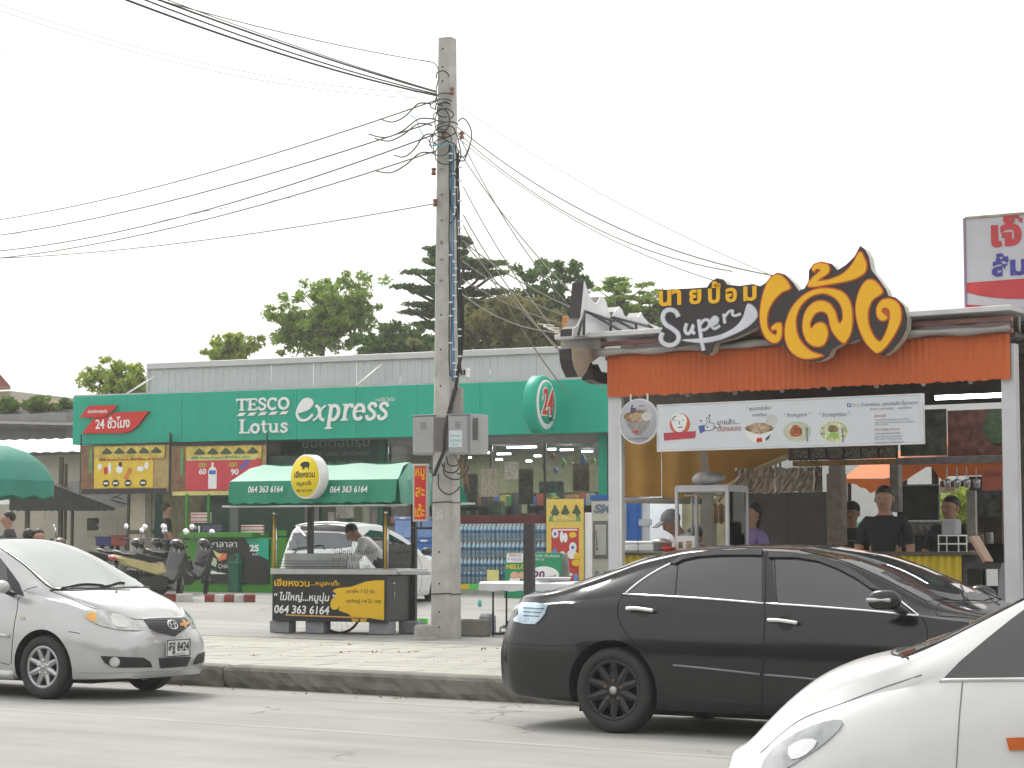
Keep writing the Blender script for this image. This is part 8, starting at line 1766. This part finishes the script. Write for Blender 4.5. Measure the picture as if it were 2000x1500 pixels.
def leaves(clusters, per, size, flat=.0):
 """clusters: rows of x y z rx ry rz; leaf blades scattered through each"""
 cl = np.array(clusters); n = len(cl) * per; c = np.repeat(cl, per, 0)
 d = rng.normal(size=(n, 3)); d /= np.linalg.norm(d, axis=1)[:, None]; r = rng.random(n)[:, None] ** .45
 p = c[:, :3] + d * r * c[:, 3:]
 a = rng.normal(size=(n, 3)); a[:, 2] *= (1 - flat * .8); a /= np.linalg.norm(a, axis=1)[:, None]
 b = rng.normal(size=(n, 3)); b[:, 2] *= (1 - flat * .8); b -= a * (a * b).sum(1)[:, None]; b /= np.linalg.norm(b, axis=1)[:, None]
 s = size * (.55 + .8 * rng.random(n))[:, None]
 v = np.stack([p - a * s, p - b * s * .42, p + a * s, p + b * s * .42], 1).reshape(-1, 3)
 return v
def quads_mesh(name, v, m):
 n = len(v) // 4; me = bpy.data.meshes.new(name); me.vertices.add(len(v)); me.vertices.foreach_set('co', v.ravel().astype(np.float32))
 me.loops.add(n * 4); me.loops.foreach_set('vertex_index', np.arange(n * 4, dtype=np.int32)); me.polygons.add(n)
 me.polygons.foreach_set('loop_start', np.arange(0, n * 4, 4, dtype=np.int32)); me.polygons.foreach_set('loop_total', np.full(n, 4, np.int32)); me.materials.append(m); me.update(calc_edges=True); return me
BARK = mat('bark', (.07, .05, .035), .9, var=.3, bump=.5)
def tree(name, lab, px, ytop, ybot, wpx, Y, kind, lm, per=130, size=.14, ncl=60, group='trees behind the store', seed=1):
 global rng
 rng = np.random.default_rng(seed); R = random.Random(seed)
 P = at(px, 900, Y); base = V((P.x, Y, .4)); f = Fr(base, 0); f = thing(name, lab, 'tree', f, (0, 0, 0), 0, group)
 s = Y / 4000; zt_ = f.l(px, ytop, 0).z; zb_ = f.l(px, ybot, 0).z; W = wpx * s / 2; cl = []; limbs = []
 th = zt_ * .02 + .05
 if kind == 'layer':
  nl = 11
  for i in range(nl):
   t = i / (nl - 1); z = zb_ + (zt_ - zb_) * t * .97; w = W * (1 - t) ** .65 * (1 if i else .9) + .25
   for k in range(7):
    a = R.uniform(0, 6.28); L = w * R.uniform(.55, 1.08); tip = (L * math.cos(a), L * math.sin(a) * .8, z + R.uniform(-.15, .25)); limbs.append(((0, 0, z - .5), tip, th * .3))
    for q in (.45, .72, 1): cl.append((tip[0] * q, tip[1] * q, tip[2] - .1 * (1 - q), .34 * w / W + .28, .3, .09))
  limbs.append(((0, 0, 0), (0, 0, zt_ - .3), th))
 else:
  limbs.append(((0, 0, 0), (R.uniform(-.2, .2), 0, zb_ + (zt_ - zb_) * .25), th)); top = limbs[0][1]; H = zt_ - zb_
  nb = 9
  for k in range(nb):
   a = R.uniform(0, 6.28); e = R.uniform(.1, 1); L = (W * .95 * math.sqrt(max(0, 1 - (e * .95) ** 2)) + .1) * R.uniform(.75, 1.05); tip = V((L * math.cos(a), L * math.sin(a), zb_ + H * (.22 + .72 * e)))
   limbs.append((top, tuple(tip), th * .45))
   for q in range(ncl // nb):
    c = V(top).lerp(tip, R.uniform(.45, 1.05)) + V((R.gauss(0, .2) * W, R.gauss(0, .24) * W, R.gauss(0, .13) * H)); rr = R.uniform(.14, .32) * (W / 2) ** .5; c.z = min(c.z, zt_ - rr * .5)
    if kind == 'umbrella': c.z = zb_ + (c.z - zb_) * .9; cl.append((c.x, c.y, c.z, rr * 1.4, rr * 1.2, rr * .35))
    else: cl.append((c.x, c.y, c.z, rr, rr, rr * .75))
    if q % 3 == 0: limbs.append((tuple(V(top).lerp(tip, .6)), tuple(c), th * .12))
 b = MB()
 for i, (p, q, r) in enumerate(limbs):
  p, q = V(p), V(q); m_ = p.lerp(q, .5) + V((0, 0, -.06 * (q - p).length)); b.tube([p, m_, q], r, 5, r2=r * .35)
 tag(b.build('trunk', BARK, f))
 obj_from('crown', quads_mesh('crown', leaves(cl, per, size, .6 if kind != 'round' else .1), lm), f)
 return f
L1 = leafmat('leaf_fresh_green', (.22, .32, .06), .55); L2 = leafmat('leaf_deep_green', (.10, .17, .05), .45); L3 = leafmat('leaf_mid_green', (.13, .21, .045), .45); L4 = leafmat('leaf_dry_brown', (.2, .19, .07), .45); L5 = leafmat('leaf_yellow_green', (.30, .38, .07), .6)
tree('broadleaf_tree', 'loose light green tree with see-through crown behind the store, left of the pole', 634, 532, 725, 200, 62, 'round', L1, 44, .085, 300, seed=3)
tree('broadleaf_tree', 'low spreading bright green tree just above the store roof', 462, 655, 725, 125, 60, 'round', L5, 40, .085, 130, seed=5)
tree('broadleaf_tree', 'small yellow green tree beside the left end of the store roof', 240, 700, 800, 140, 55, 'round', L5, 34, .075, 150, seed=8)
tree('layered_tree', 'tall dark tree with level layered branches behind the pole', 893, 468, 712, 350, 66, 'layer', L2, 190, .095, seed=11)
tree('broadleaf_tree', 'round dense dark green tree left of the stall roof sign', 1085, 508, 730, 180, 60, 'round', L2, 60, .09, 270, seed=13)
tree('broadleaf_tree', 'dry brown green tree between the layered tree and the round one', 985, 585, 735, 250, 58, 'round', L4, 34, .12, 270, seed=17)
tree('broadleaf_tree', 'flat topped light green tree behind the stall roof sign', 1228, 530, 680, 200, 62, 'umbrella', L1, 60, .085, 160, seed=21)
tree('broadleaf_tree', 'low dark shrubby tree at the foot of the layered tree', 790, 630, 730, 190, 60, 'round', L2, 36, .12, 200, seed=29)
def bush(name, lab, x0, y0, x1, y1, Y, lm, n, per=60, size=.09, grp=None, seed=1, zg=.4):
 R = random.Random(seed); P = at((x0 + x1) / 2, y1, Y); f = thing(name, lab, 'plant', Fr((P.x, Y, zg), 0), (0, 0, 0), 0, grp); a, c = f.l(x0, y1, 0), f.l(x1, y0, 0); h = c.z - a.z
 cl = [(R.uniform(a.x, c.x), R.uniform(-.4, .4), a.z + h * R.uniform(.05, .85), R.uniform(.15, .4) * h + .08, .25, R.uniform(.12, .22) * h + .05) for _ in range(n)]
 b = MB()
 for q in cl[:max(3, n // 6)]: b.tube([(q[0], q[1], 0), (q[0] + .05, q[1], q[2])], .02, 5)
 tag(b.build('stem', BARK, f), kind='stuff'); obj_from('foliage', quads_mesh('foliage', leaves(cl, per, size), lm), f)
bush('creeper', 'creeper growing over the low red brown roof at the left', -20, 776, 140, 806, 56, L3, 46, 60, .09, seed=2)
bush('hedge', 'bright green hedge seen through the stall behind the thin man', 1850, 955, 1925, 1040, 25, L5, 40, 60, .045, seed=4, zg=.25)
bush('hedge', 'bright green hedge seen through the stall beyond the right post', 1975, 985, 2060, 1040, 25, L5, 30, 60, .045, seed=6, zg=.25)
# ================================================================ motorbikes
def motorbike(lab, px, py, Y, ang, body, tailm, steer=25, lean=8, plate=True, mirrors=True):
 P = at(px, py, Y); g = gz(P.x, Y); h = V((math.cos(rad(ang)), -math.sin(rad(ang)), 0)); O = V((P.x, Y, g)) - 1.18 * h
 f = thing('motorbike', lab, 'motorbike', Fr(O, ang), (0, 0, 0), 0, 'motorbikes parked by the store'); o = f.o; o.rotation_mode = 'XYZ'; o.rotation_euler = (rad(lean), 0, -rad(ang))
 wheel(f, (0, 0, .27), .27, .09, DRIM, 5, .72, -1, style='s'); wheel(f, (1.18, 0, .27), .27, .08, DRIM, 5, .72, -1, steer, style='s')
 def pr(nm, pts, w, m, bev=0):
  b = MB(); w2 = w * .72; c = (sum(p[0] for p in pts) / len(pts), sum(p[1] for p in pts) / len(pts)); inn = [(c[0] + (p[0] - c[0]) * .82, c[1] + (p[1] - c[1]) * .82) for p in pts]; n = len(pts)
  b.prism(pts, -w2, w2); vs = [(p[0], -w2 - .0005, p[1]) for p in pts] + [(p[0], -w, p[1]) for p in inn] + [(p[0], w2 + .0005, p[1]) for p in pts] + [(p[0], w, p[1]) for p in inn]
  b.add(vs, [[i, (i + 1) % n, n + (i + 1) % n, n + i] for i in range(n)] + [[2 * n + i, 3 * n + i, 3 * n + (i + 1) % n, 2 * n + (i + 1) % n] for i in range(n)] + [list(range(n, 2 * n)), list(range(4 * n - 1, 3 * n - 1, -1))])
  return b.build(nm, m, f)
 pr('leg_shield', [(1.02, .98), (1.12, .85), (1.08, .6), (.96, .38), (.84, .3), (.8, .36), (.92, .55), (.98, .8)], .19, body)
 pr('engine', [(.05, .3), (.3, .2), (.72, .2), (.84, .3), (.8, .42), (.5, .48), (.2, .46)], .11, DKSTEEL)
 pr('seat', [(-.32, .80), (0, .76), (.3, .70), (.56, .70), (.62, .75), (.35, .80), (0, .86), (-.3, .88)], .14, BLKRUB)
 pr('tail_panel', [(-.48, .78), (-.35, .80), (0, .75), (.3, .69), (.62, .68), (.72, .5), (.5, .46), (.15, .54), (-.3, .66)], .15, tailm)
 pr('front_mudguard', [(.9, .5), (1.0, .56), (1.2, .58), (1.4, .5), (1.44, .42), (1.3, .5), (1.18, .53), (1.0, .5)], .06, body)
 for y in (-.06, .06): b = MB(); b.tube([(1.18, y, .27), (.98, y, .95)], .02, 8); b.build('fork', STEEL, f)
 b = MB(); b.ball((.99, 0, 1.0), (.13, .15, .09), 14, 9); b.build('cowl', body, f); b = MB(); b.ball((1.09, 0, .99), (.05, .08, .055), 12, 8); b.build('headlight', LAMP, f)
 b = MB(); b.tube([(.86, -.34, 1.02), (.93, -.12, 1.06), (.95, 0, 1.03), (.93, .12, 1.06), (.86, .34, 1.02)], .013, 7); b.build('handlebar', DKSTEEL, f)
 for y in (-.34, .34):
  b = MB(); b.tube([(.87, y * .95, 1.02), (.83, y * 1.25, 1.01)], .02, 8); b.build('grip', BLKRUB, f)
  if mirrors: b = MB(); b.tube([(.92, y * .6, 1.05), (.90, y * .8, 1.22)], .006, 6); mo = b.build('mirror', DKSTEEL, f); b = MB(); b.ball((.885, y * .85, 1.26), (.014, .085, .055), 14, 10); b.build('mirror_glass', mat('mirror_glass', (.8, .82, .84), .03, 1, var=0), mo)
 b = MB(); b.ball((-.47, 0, .76), (.04, .1, .04), 12, 8); b.build('tail_lamp', mat('red_lamp', (.45, .03, .03), .15), f)
 b = MB(); b.tube([(-.35, 0, .7), (-.42, 0, .5)], .05, 6); b.build('rear_mudguard', BLACK, f)
 if plate: b = MB(); b.M = Matrix.Translation((-.46, 0, .56)) @ Matrix.Rotation(rad(-20), 4, 'Y'); b.box(-.006, .006, -.11, .11, -.085, .085, .003); b.build('number_plate', WHITEP, f)
 b = MB(); b.tube([(.3, -.13, .24), (.0, -.15, .24), (-.3, -.16, .32)], .045, 10); b.build('exhaust', STEEL, f); b = MB(); b.tube([(.4, .1, .25), (.36, .26, .0)], .012, 6); b.build('side_stand', DKSTEEL, f)
 b = MB(); b.tube([(-.1, .15, .84), (-.35, .14, .86), (-.4, 0, .88), (-.35, -.14, .86), (-.1, -.15, .84)], .013, 6); b.build('grab_rail', STEEL, f)
DB = mat('bike_black', (.02, .02, .022), .25, coat=.6); CRB = mat('bike_cream', (.50, .43, .2), .35, var=.15, coat=.4); YB = mat('bike_lime', (.32, .36, .02), .35, coat=.4); SB = mat('bike_silver', (.2, .2, .21), .3, .4); BRB = mat('bike_brown', (.10, .05, .035), .4, coat=.3)
motorbike('scooter with cream tail and white number plate, front wheel on the painted stop', 349, 1174, 36.5, -52, DB, CRB, 40, 9)
motorbike('black motorbike with bare black panels beside the drinks kiosk', 401, 1160, 39.6, -50, DB, DB, 45, 10, False)
motorbike('black scooter with silver tail behind the silver car windscreen', 278, 1168, 38.0, -40, DB, SB, 20, 8)
motorbike('dark scooter with lime green side panel between the two black ones', 312, 1165, 39.4, -50, DB, YB, 25, 8, False)
motorbike('brown motorbike under the dark awning, leftmost of the row', 135, 1165, 39.0, -15, BRB, BRB, 20, 7)
# ================================================================ people
SKIN = mat('skin', (.36, .20, .13), .5, var=.08); HAIR = mat('black_hair', (.014, .012, .011), .5, var=.2)
def person(lab, fr, x, y, zf, ztop, yaw, top, pants, bend=0, arms=((25, 70), (25, 70)), headt=0, hair='short', sit=False, apron=None, cap=False, extra=None, skin=None):
 f = thing('person', lab, 'person', fr, (x, y, zf), -yaw); H = ztop - zf; s = H / 1.7 if not sit else H / 1.25
 hip = .93 if not sit else .48
 bd = rad(bend)
 def up(d, w=0, fwd=0): # point d above the pelvis along the bent spine
  return V((w, -math.sin(bd) * d - fwd * math.cos(bd), hip + math.cos(bd) * d - fwd * math.sin(bd) * .3))
 vs = []; rd = []; ed = []; reg = []
 def add(p, r, par, g):
  vs.append(V(p) * s); rd.append(tuple(q * s for q in (r if isinstance(r, tuple) else (r, r)))); reg.append(g)
  if par is not None: ed.append((par, len(vs) - 1))
  return len(vs) - 1
 pel = add((0, 0, hip), (.18, .13), None, 1); s1 = add(up(.17), (.165, .125), pel, 0); s2 = add(up(.36), (.2, .135), s1, 0); nk0 = add(up(.46), (.11, .085), s2, 0)
 hb = rad(bend + headt); nk = up(.475); hd = lambda d, fw=0: nk + V((0, -math.sin(hb) * d - fw * math.cos(hb), math.cos(hb) * d - fw * math.sin(hb)))
 n1 = add(hd(.04), (.055, .058), nk0, 2); h1 = add(hd(.1, .024), (.07, .09), n1, 2); h2 = add(hd(.165, .012), (.098, .118), h1, 2); h3 = add(hd(.235, .0), (.092, .11), h2, 2)
 for sg, (a1, a2) in zip((-1, 1), arms):
  sh = add(up(.415, sg * .165), (.082, .078), s2, 0); p0 = up(.41, sg * .205); a1r, a2r = rad(a1), rad(a2); el_ = p0 + V((sg * .05, -math.sin(a1r) * .27, -math.cos(a1r) * .27))
  mid = p0.lerp(el_, .55); e0 = add(p0 + V((sg * .01, 0, -.05)), (.068, .066), sh, 0); e1 = add(mid, (.062, .06), e0, 0); e2 = add(el_, (.044, .044), e1, 2)
  wr = el_ + V((-sg * .05, -math.sin(a2r) * .24, -math.cos(a2r) * .24)); w1 = add(wr, (.03, .026), e2, 2); d = (wr - el_).normalized(); pm = add(wr + d * .06, (.032, .016), w1, 2)
  side = V((1, 0, 0)); k = d.cross(side).normalized()
  for i in range(4):
   q = wr + d * .085 + side * (i - 1.5) * .02; fa = add(q, (.009, .009), pm, 2); L = (.07, .08, .075, .055)[i]; fb = add(q + d * L * .5 + k * .008, (.0085, .0085), fa, 2); add(q + d * L * .85 + k * .03, (.0075, .0075), fb, 2)
  tq = wr + d * .02 - side * sg * .028; ta = add(tq, (.011, .011), w1, 2); add(tq + d * .045 - side * sg * .02 + k * .012, (.009, .009), ta, 2)
 for sg in (-1, 1):
  hp = add((sg * .09, -.01, hip - .05), (.088, .085), pel, 1)
  if sit: kn = add((sg * .12, -.42, hip - .02), (.06, .06), hp, 1); an = add((sg * .12, -.42, .09), (.042, .042), kn, 1); add((sg * .12, -.55, .04), (.04, .03), an, 3)
  else: kn = add((sg * .1, -.01, .5), (.06, .06), hp, 1); cf = add((sg * .1, .01, .33), (.055, .055), kn, 1); an = add((sg * .1, .02, .09), (.04, .04), cf, 1); add((sg * .12, -.12, .04), (.04, .032), an, 3)
 me = bpy.data.meshes.new('body'); me.from_pydata([tuple(v) for v in vs], ed, []); o = bpy.data.objects.new('body', me); COL.objects.link(o)
 md = o.modifiers.new('s', 'SKIN'); me.skin_vertices[0].data[0].use_root = True
 for i, r in enumerate(rd): me.skin_vertices[0].data[i].radius = r
 ss = o.modifiers.new('u', 'SUBSURF'); ss.levels = 2; ss.render_levels = 2; bpy.context.view_layer.update()
 m2 = bpy.data.meshes.new_from_object(o.evaluated_get(bpy.context.evaluated_depsgraph_get())); m2.name = 'body'; bpy.data.objects.remove(o)
 m2.materials.clear()
 for m_ in (top, pants, skin or SKIN, BLKRUB): m2.materials.append(m_)
 A_ = np.array([tuple(vs[a]) for a, b in ed]); B_ = np.array([tuple(vs[b]) for a, b in ed]); D_ = B_ - A_; LL_ = (D_ * D_).sum(1) + 1e-9; rg = np.array([[reg[a], reg[b]] for a, b in ed])
 for p in m2.polygons:
  c = np.array(p.center); t = np.clip(((c - A_) * D_).sum(1) / LL_, 0, 1); dd = np.linalg.norm(A_ + D_ * t[:, None] - c, axis=1); i = int(dd.argmin()); p.material_index = int(rg[i][1] if t[i] > .5 else rg[i][0]); p.use_smooth = True
 ob = obj_from('body', m2, f)
 HM = Matrix.Translation(hd(.175, .008) * s) @ Matrix.Rotation(-(-hb), 4, 'X') @ Matrix.Scale(s, 4)
 b = MB(HM)
 if hair == 'short': b.ball((0, .026, .03), (.094, .098, .098), 18, 12)
 else: b.ball((0, .024, .03), (.096, .1, .1), 18, 12); b.ball((0, .075, -.07), (.06, .045, .1), 12, 8)
 b.v = [v_ for v_ in b.v]; b.build('hair' if not cap else 'hair', HAIR, f)
 if cap: b = MB(HM); b.ball((0, .012, .045), (.1, .112, .09), 16, 8); b.box(-.065, .065, -.2, -.08, .045, .057, .004); b.build('cap', cap, f)
 for sg in (-1, 1):
  b = MB(HM); b.ball((sg * .031, -.094, -.0), (.014, .008, .006), 8, 6); b.build('eye', HAIR, f); b = MB(HM); b.ball((sg * .087, .0, -.012), (.012, .02, .03), 8, 6); b.build('ear', skin or SKIN, f)
 b = MB(HM); b.ball((0, -.108, -.022), (.014, .018, .022), 8, 6); b.build('nose', skin or SKIN, f); b = MB(HM); b.ball((0, -.094, -.058), (.026, .008, .007), 8, 6); b.build('mouth', mat('lips', (.25, .08, .07), .5), f)
 if apron:
  b = MB(); b.M = Matrix.Translation((0, 0, hip * s)) @ Matrix.Rotation(bd, 4, 'X') @ Matrix.Scale(s, 4); b.prism([(-.14, -.25), (.14, -.25), (.14, .12), (.08, .32), (-.08, .32), (-.14, .12)], -.142, -.128); b.build('apron', apron, f)
 if extra: extra(f, s, hip)
 return f
TW_ = mat('white_shirt', (.62, .61, .62), .8, var=.08, bump=.2); TB_k = mat('black_shirt', (.014, .014, .016), .8, var=.2); TP = mat('purple_shirt', (.26, .19, .42), .8, var=.1); PT_D = mat('dark_trousers', (.03, .03, .04), .8); JEAN = mat('blue_jeans', (.05, .07, .14), .8)
q = CF.l(722, 1060, 1.25); zt_ = CF.l(690, 1040, 1.25).z + .0
person('man in a white shirt bending over the satay cart', CF, q.x + .26, 1.2, .0, 1.66, -72, TW_, PT_D, bend=44, arms=((35, 60), (20, 65)), headt=8)
def scr(fr, px, ytop, Yl, zf, *a, **k): q = fr.l(px, ytop, Yl); return person(a[0], fr, q.x, Yl, zf, q.z, *a[1:], **k)
scr(ST, 1727, 949, 1.1, .1, 'broad man in a black T-shirt standing in the middle of the stall', 12, TB_k, PT_D, arms=((8, 22), (8, 30)))
def print_(f, s, hip): b = MB(); b.M = Matrix.Scale(s, 4); b.lathe([(.1, -.125), (.1, -.118), (.08, -.118), (.08, -.125)], 20, 'y', (0, 0, hip + .26), closed=True); b.build('shirt_print', mat('print_dull', (.16, .18, .16), .7), f)
scr(ST, 1662, 980, 2.3, .05, 'person with a dark cap and a round print on a black T-shirt', 20, TB_k, PT_D, arms=((10, 50), (10, 50)), cap=mat('navy_cap', (.015, .015, .03), .7), extra=print_)
scr(ST, 1856, 968, 2.2, .05, 'slim man in a dark shirt standing at the right part of the stall', -10, TB_k, PT_D, arms=((20, 60), (10, 20)))
scr(ST, 1464, 981, 1.15, .05, 'woman in a purple shirt standing by the steel screen', -20, TP, PT_D, arms=((40, 105), (10, 60)), hair='long', headt=-12, skin=mat('skin_light', (.45, .27, .18), .5))
q = ST.l(1368, 1000, 1.25); person('cook in a white shirt and maroon apron leaning behind the glass cabinet', ST, q.x + .0, 1.2, .05, 1.58, -35, TW_, PT_D, bend=28, arms=((40, 80), (40, 80)), headt=5, cap=mat('grey_cap', (.2, .2, .22), .7), apron=mat('maroon_apron', (.16, .04, .05), .8))
q = ST.l(1312, 1060, 1.6); person('person in a white shirt mostly hidden behind the glass cabinet', ST, q.x + .05, 1.6, .0, 1.48, 60, TW_, PT_D, bend=38, arms=((30, 60), (30, 60)))
scr(SF, 326, 983, -.1, .45, 'person in black standing beside the drinks kiosk under the banners', 120, TB_k, PT_D, arms=((15, 40), (15, 60)))
q = at(24, 998, 30); person('person in a dark T-shirt under the green parasol with one arm stretched out', W0, q.x, 30, .3, q.z, -70, mat('charcoal_shirt', (.04, .04, .045), .8), JEAN, arms=((55, 70), (10, 20)), bend=5, hair='short')
for px_, lab, yw in ((57, 'left of two seated people behind the silver car roof', 170), (76, 'right of two seated people behind the silver car roof', 30)): q = at(px_, 1033, 33); person(lab, W0, q.x, 33, .35, q.z, yw, TB_k, PT_D, sit=True, arms=((20, 70), (20, 70))); b = MB(); b.box(-.2, .2, -.2, .2, 0, .42, .02); solo('stool', b, mat('plastic_red', (.3, .03, .03), .4), 'plastic stool under the ' + lab.split(' behind')[0], 'stool', Fr((q.x, 33.05, .35), 10))
q = at(1900, 930, 21.0); 
# ================================================================ the other side of the street, behind the viewer
b = MB(); R = random.Random(9)
for i in range(16):
 x = -72 + i * 9; h = R.uniform(7.5, 11); b.cur = i % 3; b.box(x, x + 8.98, -34, -19, 0, h); b.cur = 3
 for fl in range(3):
  z = .3 + fl * 3.2
  if z + 2.4 < h: b.box(x + .6, x + 8.2, -18.98, -18.9, z, z + 2.4)
 b.cur = 4; b.box(x + .1, x + 8.8, -18.9, -17.2, 2.9, 3.05)
o = b.build('far_street_buildings', [mat('far_wall_a', (.22, .2, .17), .9), mat('far_wall_b', (.28, .27, .25), .9), mat('far_wall_c', (.15, .14, .14), .9), mat('far_window', (.03, .035, .04), .2), mat('far_awning', (.08, .1, .12), .7)]); tag(o, kind='structure')
rng = np.random.default_rng(31); cl = [tuple(KF.M @ V((x, y, 0)))[:2] + (z, .8, .12, .002) for x, y, z in [(-9 + i * .9, -.12, .012) for i in range(20)] + [(-7 + i * .8, 1.0 + (i * 37 % 11) * .35, .214) for i in range(12)]]
lv = leaves(cl, 14, .022, .9); tag(quads := obj_from('leaf_litter', quads_mesh('leaf_litter', lv, leafmat('dry_leaf', (.16, .11, .05), .1))), kind='stuff')
b = MB(); b.box(-560, 560, -90, 940, -1, 16); hz = b.build('haze', [bpy.data.materials.new('haze_air')]); hm = hz.data.materials[0]; hm.use_nodes = True; n, l = hm.node_tree.nodes, hm.node_tree.links; n.clear()
ho = n.new('ShaderNodeOutputMaterial'); hv = n.new('ShaderNodeVolumePrincipled'); hv.inputs['Color'].default_value = (.95, .96, .93, 1); hv.inputs['Density'].default_value = .0012; hv.inputs['Anisotropy'].default_value = .3; l.new(hv.outputs[0], ho.inputs['Volume']); tag(hz, kind='stuff')
